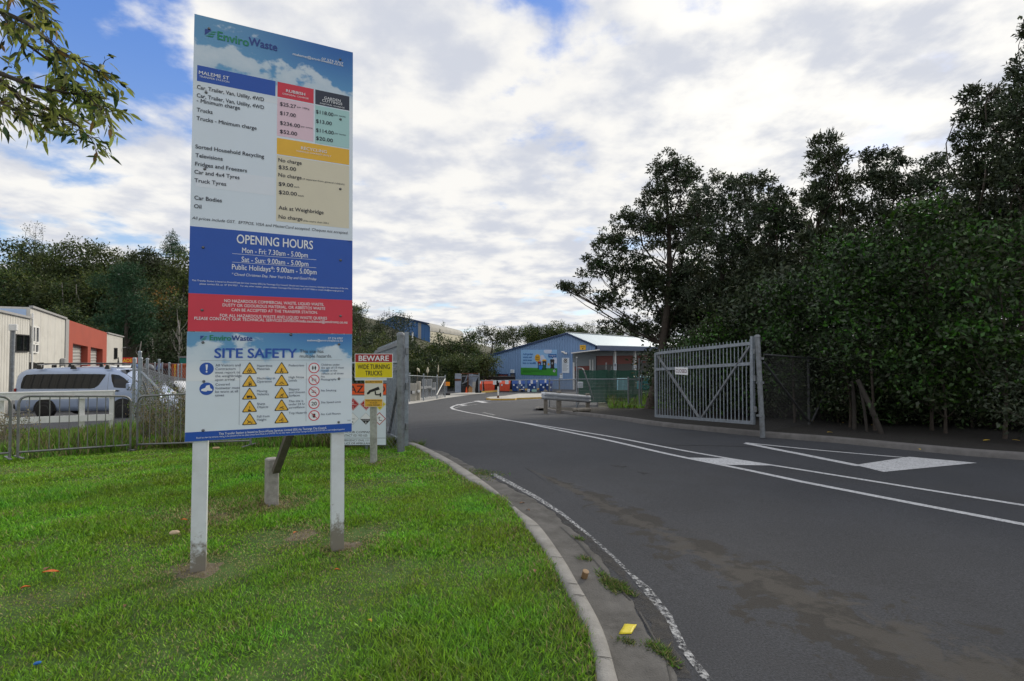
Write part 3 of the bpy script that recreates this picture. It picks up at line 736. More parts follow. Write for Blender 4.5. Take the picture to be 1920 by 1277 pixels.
c1 = uv(520, 190)[0]; c2a = uv(588, 200)[0]; c2b = uv(591, 200)[0]; c3 = uv(655, 200)[0]
rect(up, uv(369.5, 140)[0], hdr_b, uv(516.5, 165)[0], hdr_t, BLUE, .0008)
rect(up, c1, hdr_b, c2a, hdr_t, RED, .0008)
rect(up, c2b, hdr_b, c3, hdr_t, NAVY, .0008)
vy_t, vy_b = uv(520, 257)[1], uv(520, 289)[1]
rect(up, c1, vy_t + .012, c2a, hdr_b - .008, PINK, .0008)
rect(up, c2b, vy_t + .002, c3, hdr_b - .008, MINT, .0008)
rect(up, c1, vy_b, c3, vy_t - .006, YEL, .0008)
rect(up, c1, uv(518, 410)[1] - .02, c3, vy_b - .008, CREAM, .0008)
PANEL2 = mat('patch_panel', (.74, .79, .86), .35, var=.02)
rect(up, .03, uv(362, 347)[1] - .008, c1 - .012, uv(362, 314)[1] + .004, PANEL2, .0007)
def logo(mb, fr, u, v, s):                                  # blue triangle with green swooshes
    BL2 = NAVYL
    mb.poly([fr(u, v + s, .003), fr(u + .78 * s, v + s, .003), fr(u, v + .12 * s, .003)], BL2)
    for k, (a, b) in enumerate(((.0, 0.0), (.36, .36), (.72, .70))):
        x = u + a * s * .8 + .18 * s; y = v + b * s
        mb.poly([fr(x - .16 * s, y - .0 * s, .0032), fr(x + (1.1 - .6 * a) * s * .62, y + .02 * s, .0032), fr(x + (1.35 - .6 * a) * s * .7, y + .22 * s, .0032), fr(x + .30 * s, y + .20 * s, .0032), fr(x + .10 * s, y + .12 * s, .0032)], GRN)
NAVYL = mat('logo_navy', lin(28, 62, 138), .35, var=.03)
def t_at(mb, txt, px0, py0, px1, cap, m, **k): tpx(mb, txt, px0, py0, px1, cap, m, **k)
# header
u, v = uv(384, 66.5); logo(up, bf, u, v - .004, .058)
t_at(up, 'Enviro', 408, 74, 466.5, .066, GRN, bold=.035)
t_at(up, 'Waste', 466.5, 84, 519.5, .064, NAVYL, bold=.035)
t_at(up, '07 574 9707', 603, 112.5, 643.5, .021, WTXT)
t_at(up, 'maleme@envirowaste.co.nz', 549, 103.5, 643.5, .021, WTXT, bold=.012)
t_at(up, 'MALEME ST', 373, 139, 429.5, .027, WTXT, bold=.015)
t_at(up, 'TRANSFER STATION', 373.5, 144.8, 430, .015, WTXT)
t_at(up, 'RUBBISH', 536.5, 172.8, 572, .024, WTXT, bold=.015)
t_at(up, 'DISPOSAL CHARGE', 530, 177.2, 578.5, .0130, WTXT)
t_at(up, 'GARDEN', 608, 185.8, 638.5, .022, WTXT, bold=.012)
t_at(up, 'CUTTINGS', 604, 190.6, 641.5, .022, WTXT, bold=.012)
t_at(up, 'DISPOSAL CHARGE', 600, 195, 646, .0120, WTXT)
for txt, x0, y0, x1 in (('Car, Trailer, Van, Utility, 4WD', 369.5, 166.5, 495), ('Car, Trailer, Van, Utility, 4WD', 369, 182, 495), ('- Minimum charge', 369, 191.5, 450), ('Trucks', 369, 209, 398.5), ('Trucks - Minimum charge', 368.5, 225, 481), ('Sorted Household Recycling', 366.5, 278, 495), ('Televisions', 366.5, 294.5, 417.5), ('Fridges and Freezers', 366, 310.5, 463), ('Car and 4x4 Tyres', 364.5, 325.5, 449), ('Truck Tyres', 364.5, 341.5, 424), ('Car Bodies', 364.5, 374, 416), ('Oil', 364, 390, 377.5)):
    t_at(up, txt, x0, y0, x1, .0300, INK, bold=.018)
for a, b, x0, y0, x1, x2 in (('$25.27', 'per 100kg', 525, 198, 555, 580), ('$17.00', '', 525, 215, 554.5, 0), ('$236.00', 'per tonne', 525, 233.5, 562.5, 586), ('$52.00', '', 525, 249.5, 557, 0), ('$118.00', 'per tonne', 592.5, 212.5, 625, 648), ('$13.00', '', 592.5, 230, 622, 0), ('$114.00', 'per tonne', 592.5, 247, 625.5, 648), ('$20.00', '', 592.5, 262, 624, 0), ('No charge', '', 522, 303, 565.5, 0), ('$35.00', '', 522.5, 316.5, 555, 0), ('No charge', '(if separate from general rubbish)', 522, 331, 565.5, 645.5), ('$9.00', 'each', 522.5, 348, 549.5, 561), ('$20.00', 'each', 523, 363.5, 556.5, 569.5), ('Ask at Weighbridge', '', 522.5, 392.5, 606.5, 0), ('No charge', '(No more than 20L)', 522.5, 409.5, 567, 616)):
    t_at(up, a, x0, y0, x1, .0300, INK, bold=.016)
    if b: t_at(up, b, x1 + 2.0, y0 + (x1 - x0) * .13, x2, .0135, INK)
t_at(up, 'RECYCLING', 564.5, 280.2, 612.5, .025, WTXT, bold=.014)
t_at(up, 'VARIOUS CHARGES APPLY', 555.5, 284.4, 621, .0125, WTXT)
t_at(up, 'All prices include GST.  EFTPOS, VISA and MasterCard accepted. Cheques not accepted.', 360, 411, 652.5, .0225, INK, shear=.22)
t_at(up, 'OPENING HOURS', 444, 456, 586.5, .070, WTXT, bold=.022)
t_at(up, 'Mon - Fri: 7.30am - 5.00pm', 454, 474, 577, .041, WTXT, bold=.012)
t_at(up, 'Sat - Sun: 9.00am - 5.00pm', 453, 491, 578, .041, WTXT, bold=.012)
t_at(up, 'Public Holidays*: 9.00am - 5.00pm', 435, 505, 593.5, .041, WTXT, bold=.012)
t_at(up, "* Closed Christmas Day, New Year's Day and Good Friday", 434.5, 516.5, 593.5, .021, WTXT, shear=.22)
for py in (475.5, 491.5):
    a = uv(435.5, py); b = uv(593, py + 13); rect(up, a[0], a[1] - .001, b[0], a[1] + .0015, WTXT, .0012)
t_at(up, 'This Transfer Station is leased to EnviroWaste Services Limited (ESL) by Tauranga City Council. Should you have any concerns relating to the operation of the site,', 360, 527, 653, .012, WTXT)
t_at(up, 'please contact ESL on  07 574 9707 .  For any other matter, please contact Tauranga City Council on 07 577 7000 or email info@tauranga.govt.nz', 374.5, 533.5, 644, .012, WTXT)
for txt, x0, y0, x1 in (('NO HAZARDOUS COMMERCIAL WASTE, LIQUID WASTE,', 420.5, 566.5, 607), ('DUSTY OR ODOUROUS MATERIAL, OR ASBESTOS WASTE', 417.5, 574.5, 609.5), ('CAN BE ACCEPTED AT THE TRANSFER STATION.', 434, 583.5, 595.5), ('FOR ALL HAZARDOUS WASTE AND LIQUID WASTE QUERIES', 412.5, 594, 613), ('PLEASE CONTACT OUR TECHNICAL SERVICES DIVISION', 364.5, 599.5, 561)):
    t_at(up, txt, x0, y0, x1, .0225, WTXT, bold=.008)
t_at(up, 'info.techincal@environz.co.nz', 563, 604.6, 651.5, .022, WTXT, bold=.012)
t_at(up, 'BW 07652', 652, 453.5, 658, .010, INK)
def plane_uv(o):
    me = o.data; lay = me.uv_layers.new(name='print')
    I = SM.inverted() @ MW[o.name]
    co = np.array([(I @ v.co)[:] for v in me.vertices])
    idx = np.empty(len(me.loops), np.int32); me.loops.foreach_get('vertex_index', idx)
    lay.data.foreach_set('uv', co[idx][:, [0, 2]].astype(np.float32).ravel())
plane_uv(up.build('price_panel', board))

lo = MB()
LT = SEAM_Z - .002
lo.add([bf(x, z, l) for l in (0, -T) for x, z in ((-.004, 0), (SW - .002, 0), (SW - .002, LT), (-.004, LT))], [(0, 1, 2, 3), (7, 6, 5, 4), (0, 4, 5, 1), (1, 5, 6, 2), (2, 6, 7, 3), (3, 7, 4, 0)], PANELW)
rect(lo, -.003, .45, SW - .003, LT - .001, SKYL, .0006)
rect(lo, -.003, .001, SW - .003, .070, BLUE, .0008)
u, v = uv(375.5, 637.5); logo(lo, bf, u, v - .002, .034)
t_at(lo, 'Enviro', 393.5, 638, 433, .039, GRN, bold=.045)
t_at(lo, 'Waste', 434.5, 638.5, 473, .039, NAVYL, bold=.045)
t_at(lo, '07 574 9707', 615, 636.5, 642.5, .017, WTXT, bold=.01)
t_at(lo, 'maleme@envirowaste.co.nz', 576, 640, 642.5, .017, WTXT, bold=.01)
t_at(lo, 'SITE SAFETY', 402.5, 671, 556, .072, BLUE, bold=.035)
t_at(lo, 'This site has', 562, 661.5, 606.5, .026, INK)
t_at(lo, 'multiple hazards.', 562, 670.5, 622, .026, INK)
GREY = mat('sign_grey', (.35, .38, .42), .4, var=.02)
def hline(a, b, w_=.0015):
    p, q = uv(*a), uv(*b)
    if abs(p[0] - q[0]) > abs(p[1] - q[1]): rect(lo, p[0], p[1] - w_, q[0], p[1] + w_, GREY, .0011)
    else: rect(lo, p[0] - w_, q[1], p[0] + w_, p[1], GREY, .0011)
hline((376, 676), (642, 676)); hline((450, 681), (449.5, 797)); hline((574.5, 680), (574, 790))
def disc(mb, fr, u, v, r, m, lift, n=28, a0=0, a1=2 * math.pi):
    mb.poly([fr(u + r * math.cos(a0 + (a1 - a0) * k / n), v + r * math.sin(a0 + (a1 - a0) * k / n), lift) for k in range(n)], m)
def ring(mb, fr, u, v, r, r2, m, lift, n=28):
    P = [fr(u + q * math.cos(2 * math.pi * k / n), v + q * math.sin(2 * math.pi * k / n), lift) for q in (r, r2) for k in range(n)]
    mb.add(P, [(k, (k + 1) % n, n + (k + 1) % n, n + k) for k in range(n)], m)
def tri(mb, fr, u, v, s, m, lift):                           # warning triangle with rounded corners
    P = []
    for k in range(3):
        a = math.pi / 2 + k * 2 * math.pi / 3
        for d in (-.55, 0, .55):
            P.append(fr(u + s * math.cos(a) * .86 + s * .14 * math.cos(a + d), v + s * math.sin(a) * .86 + s * .14 * math.sin(a + d), lift))
    mb.poly(P, m)
def shape(mb, fr, u, v, s, pts, m, lift): mb.poly([fr(u + x * s, v + y * s, lift) for x, y in pts], m)
def stroke(mb, fr, u, v, s, pts, w_, m, lift):
    for (x0, y0), (x1, y1) in zip(pts[:-1], pts[1:]):
        dx, dy = x1 - x0, y1 - y0; L = math.hypot(dx, dy) or 1; nx, ny = -dy / L * w_ / 2, dx / L * w_ / 2
        shape(mb, fr, u, v, s, [(x0 + nx, y0 + ny), (x0 - nx, y0 - ny), (x1 - nx, y1 - ny), (x1 + nx, y1 + ny)], m, lift)
def figure(mb, fr, u, v, s, kind, m, l):
    D = lambda x, y, r: disc(mb, fr, u + x * s, v + y * s, r * s, m, l, 12)
    S = lambda pts, w_=.11: stroke(mb, fr, u, v, s, pts, w_, m, l)
    Pn = lambda pts: shape(mb, fr, u, v, s, pts, m, l)
    if kind == 'bio':
        for a in (90, 210, 330): ring(mb, fr, u + .22 * s * math.cos(R(a)), v + .22 * s * math.sin(R(a)), .25 * s, .15 * s, m, l, 14)
        D(0, 0, .10)
    elif kind == 'lift': Pn([(-.05, -.25), (.35, -.25), (.35, .05), (.05, .05)]); S([(-.1, -.35), (.05, .35), (.25, .35), (.33, .05)], .07); S([(-.14, .3), (-.14, -.35), (-.45, -.35)], .07); D(.0, -.33, .10); D(.3, -.33, .10)
    elif kind == 'truck': Pn([(-.5, -.25), (.15, -.25), (.15, .15), (-.5, .15)]); Pn([(.18, -.25), (.5, -.25), (.5, -.08), (.36, .08), (.18, .08)]); D(-.3, -.3, .10); D(.33, -.3, .10)
    elif kind == 'sharp': Pn([(-.06, .5), (.08, .5), (.03, .0), (-.02, .0)]); Pn([(-.32, -.12), (.25, -.2), (.32, -.38), (-.2, -.42)]); D(-.1, -.1, .09)
    elif kind == 'fall': S([(-.4, -.35), (-.1, -.05), (.2, -.2), (.4, -.35)]); S([(-.1, -.05), (-.3, .18)]); S([(-.1, -.05), (.2, .1)]); D(-.32, .30, .09); S([(.42, .05), (.42, -.4)], .08)
    elif kind == 'walk': D(.02, .42, .10); S([(0, .28), (0, -.05)], .17); S([(0, -.02), (.15, -.25), (.2, -.45)]); S([(0, -.02), (-.12, -.25), (-.25, -.42)]); S([(0, .25), (.2, .08)], .07); S([(0, .25), (-.2, .06)], .07); S([(-.45, -.2), (.45, -.2)], .05)
    elif kind == 'noise': ring(mb, fr, u, v - .08 * s, .22 * s, .16 * s, m, l, 14); S([(-.5, -.3), (-.28, -.05), (-.2, -.1)], .08); S([(.5, -.3), (.28, -.05), (.2, -.1)], .08); S([(-.25, .12), (0, .24), (.25, .12)], .06)
    elif kind == 'slip': D(.28, .3, .09); S([(.2, .2), (-.05, -.02), (-.3, -.2), (-.4, -.1)], .12); S([(-.05, -.02), (.2, -.1), (.25, -.3)]); S([(.15, .15), (-.15, .2)], .07); S([(.15, .12), (.4, .1)], .07); S([(-.4, -.4), (.3, -.4)], .05)
    elif kind == 'cctv': Pn([(-.35, -.12), (-.28, .05), (.3, .28), (.38, .1)]); Pn([(-.42, -.12), (-.36, -.22), (-.2, -.12), (-.28, .02)]); S([(.1, .0), (.12, -.22), (.42, -.22)], .08); S([(.42, -.1), (.42, -.34)], .09)
    elif kind == 'trip': D(.15, .38, .09); S([(.1, .26), (-.02, .0)], .15); S([(-.02, 0), (-.3, .0), (-.42, -.2)]); S([(-.02, 0), (.2, -.2), (.4, -.15)]); S([(.08, .2), (.34, .1)], .07); S([(-.1, -.4), (.25, -.4)], .08)
    elif kind == 'kids':
        for x, q in ((-.28, .2), (.28, .2)): D(x, .38, .13); Pn([(x - .1, .26), (x + .1, .26), (x + q, -.18), (x - q, -.18)]); S([(x, -.1), (x, -.5)], .16); S([(x - .22, .12), (x + .22, .12)], .10)
    elif kind == 'cam': Pn([(-.48, -.3), (.48, -.3), (.48, .25), (.2, .25), (.14, .36), (-.14, .36), (-.2, .25), (-.48, .25)])
    elif kind == 'smoke': S([(-.55, -.12), (.5, -.12)], .16); S([(-.5, .2), (-.2, .32), (.1, .18), (.35, .28)], .07)
    elif kind == 'phone': Pn([(-.28, -.5), (.24, -.5), (.3, .42), (-.2, .42)]); S([(-.4, -.3), (-.42, .5)], .08)
WROW = (('bio', 'Hazardous\nMaterials', 'walk', 'Pedestrians'), ('lift', 'Machinery in\nOperation', 'noise', 'High Noise\nLevels'), ('truck', 'Moving\nVehicles', 'slip', 'Slippery\nand Uneven\nSurfaces'), ('sharp', 'Sharp\nObjects', 'cctv', 'This site is\nunder 24 hr\nsurveillance'), ('fall', 'Fall from\nHeight', 'trip', 'Trip Hazards'))
def small_label(px, py, txt, cap=.0175, step=.0252):
    u, v = uv(px, py)
    for i, s_ in enumerate(txt.split('\n')): put_text(lo, s_, bf, u, v - cap - i * step, cap, GREY2, None, 'l', .0, 0, .0035)
GREY2 = mat('sign_dark_grey', lin(70, 80, 104), .5, var=.02)
for i, (a, ta, b, tb) in enumerate(WROW):
    for (px, py), kd, tx, (lx, ly) in (((468, 692.5 + i * 23.85), a, ta, (482, 683.5 + i * 23.85)), ((528, 692 + i * 23.2), b, tb, (541.5, 683 + i * 22.4))):
        u, v = uv(px, py); tri(lo, bf, u, v - .004, .058, BLACK, .0014); tri(lo, bf, u, v - .004, .048, YEL, .0020); figure(lo, bf, u, v - .012, .040, kd, BLACK, .0027); small_label(lx, ly, tx)
for i, (kd, tx) in enumerate((('kids', 'Children under\nthe age of 15 must\nremain in the\nvehicle at all times'), ('cam', 'No\nPhotography'), ('smoke', 'No Smoking'), ('20', 'Site Speed Limit'), ('phone', 'No Cell Phones'))):
    u, v = uv(588.8, 690 + i * 22.25); disc(lo, bf, u, v, .043, WTXT, .0014); ring(lo, bf, u, v, .043, .036, RED, .0020)
    if kd == '20': put_text(lo, '20', bf, u, v - .0145, .029, BLACK, None, 'c', .02, 0, .0027)
    else:
        figure(lo, bf, u, v, .034, kd, BLACK, .0027)
        if kd == 'cam': ring(lo, bf, u, v - .001, .012, .006, WTXT, .0031, 14)
        if kd != 'kids': stroke(lo, bf, u, v, .034, [(-.7, .72), (.7, -.72)], .14, RED, .0034)
    small_label(602, 682 + i * 22.2 + (4 if i > 1 else 0), tx, .0165, .0245)
for py, tx in ((691.5, 'All Visitors and\nContractors\nmust report to\nthe weighbridge\nupon arrival'), (729, 'Covered\nfootwear must\nbe worn at all\ntimes')):
    u, v = uv(387.5, py); disc(lo, bf, u, v, .0475, BLUE, .0014)
    if py < 700: shape(lo, bf, u, v, .0475, [(-.16, .68), (.16, .68), (.08, -.25), (-.08, -.25)], WTXT, .0022); disc(lo, bf, u, v - .023, .0065, WTXT, .0022, 12)
    else: shape(lo, bf, u, v, .0475, [(-.75, -.28), (-.7, -.05), (-.2, .15), (-.05, .5), (.4, .6), (.5, .1), (.78, -.1), (.78, -.35), (.1, -.3), (.0, -.42), (-.3, -.42)], WTXT, .0022)
    small_label(404, 682.5 if py < 700 else 718.5, tx, .019, .0275)
t_at(lo, 'This Transfer Station is leased to EnviroWaste Services Limited (ESL) by Tauranga City Council.', 410.5, 815.5, 612, .017, WTXT, bold=.012)
t_at(lo, 'Should you have any concerns relating to the operation of the site, please contact EnviroWaste on 07 574 9707. For any other matter, please contact Tauranga City Council on 07 577 7000 or email info@tauranga.govt.nz', 368, 822.5, 646, .012, WTXT)
t_at(lo, 'BW 07652', 651.5, 789.5, 657.5, .010, INK)
plane_uv(lo.build('safety_panel', board))
bolt0 = None
for px, py in ((392, 54), (638, 112), (386.5, 173.5), (638.5, 224), (384, 317), (638, 354.5), (381, 464), (638.5, 488), (379, 581.5), (638.5, 592.5), (380.5, 642), (635.5, 645.5), (382, 715), (635.5, 710), (380.8, 807), (635, 791.5), (545.5, 627.5)):
    u, v = uv(px, py)
    b_ = MB(); b_.tube([bf(u, v, .001), bf(u, v, .006), bf(u, v, .010)], [.011, .010, .004], BOLT, 10); b_.build('bolt', board)
# posts: square white posts set in the lawn, weathered at the foot
def post_mat():
    m = mat('post_paint', (.66, .69, .73), .55, var=.08, scale=7, dirt=(.42, .40, .36), dirt_amt=.4)
    t = m.node_tree; n = t.nodes; l = t.links; b = n['Principled BSDF']; src = b.inputs['Base Color'].links[0].from_socket
    co = n.new('ShaderNodeTexCoord'); sp = n.new('ShaderNodeSeparateXYZ'); l.new(co.outputs['Object'], sp.inputs[0])
    tx = n.new('ShaderNodeTexNoise'); tx.inputs['Scale'].default_value = 16; tx.inputs['Detail'].default_value = 8; tx.inputs['Roughness'].default_value = .7; l.new(co.outputs['Object'], tx.inputs['Vector'])
    a = n.new('ShaderNodeMath'); a.operation = 'MULTIPLY_ADD'; l.new(tx.outputs[0], a.inputs[0]); a.inputs[1].default_value = .85; l.new(sp.outputs[2], a.inputs[2])
    mr = n.new('ShaderNodeMapRange'); l.new(a.outputs[0], mr.inputs[0])
    for i, x in enumerate((.52, .66, 1, 0)): mr.inputs[i + 1].default_value = x
    mx = n.new('ShaderNodeMix'); mx.data_type = 'RGBA'; l.new(mr.outputs[0], mx.inputs[0]); l.new(src, mx.inputs[6]); mx.inputs[7].default_value = (.21, .19, .16, 1); l.new(mx.outputs[2], b.inputs['Base Color'])
    return m
POSTM = post_mat()
for px, pyb, uu, top in ((377.5, 1060, .095, 2.9), (632, 1006, 1.09, 2.9)):
    base = SM @ Vector((uu, .060, 0)); topv = SM @ Vector((uu, .060, top))
    e = MB(); dirv = (topv - base).normalized(); foot = base - dirv * 1.15
    a = SM.to_3x3() @ Vector((1, 0, 0))
    e.bar(foot, topv, .100, .092, POSTM, up=tuple(SM.to_3x3() @ Vector((0, 1, 0))))
    if px < 400:                                             # a knot in the left post
        c = SM @ Vector((uu + .0, .018, -.30)); Rm = SM.to_3x3()
        fr = lambda u_, v_, l_: tuple(c + Rm @ Vector((u_, -l_, v_)))
        ring(e, fr, 0, 0, .026, .0235, BARKP, .0012, 16); stroke(e, fr, 0, 0, .02, [(-1, .1), (.1, 0), (.9, -.2)], .08, BARKP, .0012); stroke(e, fr, 0, 0, .02, [(.1, 0), (.3, 1)], .08, BARKP, .0012)
    e.build('post', board)
GREYT = mat('grey_timber', (.34, .32, .30), .85, var=.25, scale=12, bump=.2, dirt=(.12, .11, .10), dirt_amt=.5)
b_ = MB(); b_.box((-2.65, 5.78, .12), (.12, .13, .62), GREYT, R(40), .012); b_.build('stub_post', board)
BRACE = mat('dark_brace', (.11, .095, .080), .85, var=.3, scale=12, bump=.2)
b_ = MB(); b_.bar((-2.57, 5.70, .30), tuple(SM @ Vector((1.06, .15, 1.0))), .075, .05, BRACE); b_.build('brace', board)
b_ = MB(); b_.box((-3.60, 6.02, .0), (.11, .11, .5), GREYT, R(40), .012); b_.build('stub_post', board)
b_ = MB(); b_.bar((-3.56, 5.93, .12), tuple(SM @ Vector((.10, .15, 1.0))), .075, .05, BRACE); b_.build('brace', board)
for v in (.06, .62, 1.2, 1.9, 2.5, 3.1):
    b_ = MB(); b_.bar(SM @ Vector((.16, .030, v)), SM @ Vector((1.02, .030, v)), .032, .07, GREYT, up=(0, 0, 1)); b_.build('cross_rail', board)

# ------------------------------------------------------------------ truck warning and camera notice on a short post
Yw = 8.35
wp = thing('warning_sign', 'short white post with a red and yellow truck warning above a camera notice', 'sign', (on_ground(700, 866)[0], Yw, float(gz(-2.2, Yw))), R(4))
SCREAM = mat('notice_cream', (.70, .68, .60), .45, var=.05); DRED = mat('warning_red', lin(168, 30, 34), .4, var=.05); WYEL = mat('warning_yellow', lin(226, 206, 0), .4, var=.05); AMB = mat('amber', lin(224, 172, 52), .45, var=.06)
MOSSY = mat('mossy_post', (.36, .37, .34), .8, var=.2, scale=12, bump=.2, dirt=(.13, .14, .10), dirt_amt=.8)
e = MB(); e.tube([at(700.5, 885, Yw), at(700.3, 700, Yw)], .056, MOSSY, 14); e.build('post', wp)
def facing(px, py, Y, rz):
    c = Vector(at(px, py, Y)); ca, sa = math.cos(rz), math.sin(rz)
    return lambda u, v, l=0.0: (c.x + u * ca + l * sa, c.y + u * sa - l * ca, c.z + v)
def plate(mb, fr, wd, ht, m, t=.004, edge=None):
    P = [(-wd / 2, -ht / 2), (wd / 2, -ht / 2), (wd / 2, ht / 2), (-wd / 2, ht / 2)]
    mb.add([fr(x, y, l) for l in (0, -t) for x, y in P], [(0, 1, 2, 3), (7, 6, 5, 4), (0, 4, 5, 1), (1, 5, 6, 2), (2, 6, 7, 3), (3, 7, 4, 0)], m)
def prect(mb, fr, x0, y0, x1, y1, m, lift): mb.poly([fr(x0, y0, lift), fr(x1, y0, lift), fr(x1, y1, lift), fr(x0, y1, lift)], m)
S_ = Yw * 1.0 / F
fr = facing(700.8, 686, Yw - .085, R(2)); e = MB()
plate(e, fr, 70 * S_, 45 * S_, WTXT)
prect(e, fr, -34 * S_, 7 * S_, 34 * S_, 21.5 * S_, DRED, .001); prect(e, fr, -34 * S_, -21.5 * S_, 34 * S_, 6.5 * S_, WYEL, .001)
put_text(e, 'BEWARE', fr, 0, 9.2 * S_, 9.6 * S_, WTXT, 55 * S_, 'c', .03, 0, .003)
put_text(e, 'WIDE TURNING', fr, 0, -5.8 * S_, 8.4 * S_, BLACK, 59 * S_, 'c', .02, 0, .003)
put_text(e, 'TRUCKS', fr, 0, -17.6 * S_, 8.4 * S_, BLACK, 31 * S_, 'c', .02, 0, .003)
e.build('truck_warning', wp)
fr = facing(695.5, 700, Yw - .078, R(2)); e = MB(); plate(e, fr, 58 * S_, 26 * S_, PANELW); e.build('back_plate', wp)
fr = facing(700.7, 737.5, Yw - .075, R(2)); e = MB(); plate(e, fr, 34 * S_, 50 * S_, SCREAM)
prect(e, fr, -16 * S_, 18.5 * S_, 16 * S_, 24.3 * S_, AMB, .001); prect(e, fr, -16 * S_, -24.3 * S_, 16 * S_, -11 * S_, AMB, .001)
put_text(e, 'SECURITY NOTICE', fr, 0, 19.8 * S_, 2.9 * S_, INK, 30 * S_, 'c', .01, 0, .0025)
for k, t_ in enumerate(('VIDEO SURVEILLANCE', 'IN USE ON', 'THESE PREMISES')): put_text(e, t_, fr, 0, (-14.6 - 4.2 * k) * S_, 2.4 * S_, INK, (30, 13, 23)[k] * S_, 'c', .01, 0, .0025)
figure(e, fr, -.2 * S_, 4 * S_, 30 * S_, 'cctv', BLACK, .003)
e.build('camera_notice', wp)

# ------------------------------------------------------------------ hazard board wired to the fence behind
Yh = 9.56
Sh = Yh / F
hz = thing('hazard_board', 'large white hazard board with an orange heading fixed to the mesh fence', 'sign', tuple(at(672, 835, Yh)), 0)
fr = facing(672.5, 777, Yh, R(0)); e = MB()
plate(e, fr, 104 * Sh, 116 * Sh, PANELW, .006)
for x0, y0, x1, y1 in ((-52, 57, 52, 58), (-52, -58, 52, -57), (-52, -58, -51.2, 58), (51.2, -58, 52, 58)): prect(e, fr, x0 * Sh, y0 * Sh, x1 * Sh, y1 * Sh, BLACK, .0012)
prect(e, fr, -51 * Sh, 37 * Sh, 51 * Sh, 57 * Sh, ORANGE, .001); prect(e, fr, -51 * Sh, 35.4 * Sh, 51 * Sh, 36.8 * Sh, BLACK, .0012)
put_text(e, 'HAZARD', fr, -31 * Sh, 40.5 * Sh, 13.2 * Sh, BLACK, 80 * Sh, 'l', .01, 0, .0025)
def dia(x, y, r, m, lift): e.poly([fr(x * Sh, (y - r) * Sh, lift), fr((x + r) * Sh, y * Sh, lift), fr(x * Sh, (y + r) * Sh, lift), fr((x - r) * Sh, y * Sh, lift)], m)
HRED = mat('hazard_red', lin(176, 36, 44), .4, var=.06)
for x, c in ((-10.5, HRED), (14, HRED), (39.5, WYEL), (-35, HRED)):
    dia(x, 19, 12, c, .0014); dia(x, 19, 11.2, WTXT, .0017); dia(x, 19, 10.4, c, .002)
    figure(e, fr, x * Sh, 23 * Sh, 6 * Sh, 'sharp', WTXT if c is HRED else BLACK, .0026); put_text(e, 'FLAMMABLE', fr, x * Sh, 17.4 * Sh, 1.8 * Sh, WTXT if c is HRED else BLACK, 13 * Sh, 'c', 0, 0, .0026); put_text(e, '2', fr, x * Sh, 11.5 * Sh, 3.4 * Sh, WTXT if c is HRED else BLACK, None, 'c', 0, 0, .0026)
for x in (-11, 13.5):
    dia(x, -8, 11.5, GREY, .0014); dia(x, -8, 10.8, WTXT, .002)
put_text(e, 'TOXIC', fr, -11 * Sh, -9.5 * Sh, 2.2 * Sh, BLACK, 9 * Sh, 'c', 0, 0, .0026); put_text(e, '6', fr, -11 * Sh, -16 * Sh, 4 * Sh, BLACK, None, 'c', 0, 0, .0026)
e.poly([fr(3.4 * Sh, -8.6 * Sh, .0026), fr(13.5 * Sh, -18.7 * Sh, .0026), fr(23.6 * Sh, -8.6 * Sh, .0026)], BLACK)
put_text(e, 'CORROSIVE', fr, 13.5 * Sh, -11.6 * Sh, 1.8 * Sh, WTXT, 12 * Sh, 'c', 0, 0, .0032); put_text(e, '8', fr, 13.5 * Sh, -17 * Sh, 3.6 * Sh, WTXT, None, 'c', 0, 0, .0032)
dia(39, -8, 12, HRED, .0014); dia(39, -8, 10.2, WTXT, .002)
stroke(e, fr, 39 * Sh, -8 * Sh, 9 * Sh, [(-.1, .45), (-.05, -.35), (.5, -.35)], .12, BLACK, .0026); stroke(e, fr, 39 * Sh, -8 * Sh, 9 * Sh, [(-.4, .2), (-.1, .1), (.2, .35)], .08, BLACK, .0026)
for t_, y, x0, wd_, h_ in (('24 HOUR COMPANY', -35, -34, 62, 4.0), ('CONTACT 021 955 625', -41.2, -36.5, 53, 4.0), ('IN EMERGENCY DIAL 111', -50, -38.5, 58, 3.6), ('FIRE, POLICE OR AMBULANCE', -55.7, -46, 74, 3.6)): put_text(e, t_, fr, x0 * Sh, y * Sh, h_ * Sh, INK, wd_ * Sh, 'l', 0, 0, .0026)
prect(e, fr, -51 * Sh, -44.4 * Sh, 51 * Sh, -43.8 * Sh, INK, .0014)
e.build('panel', hz)
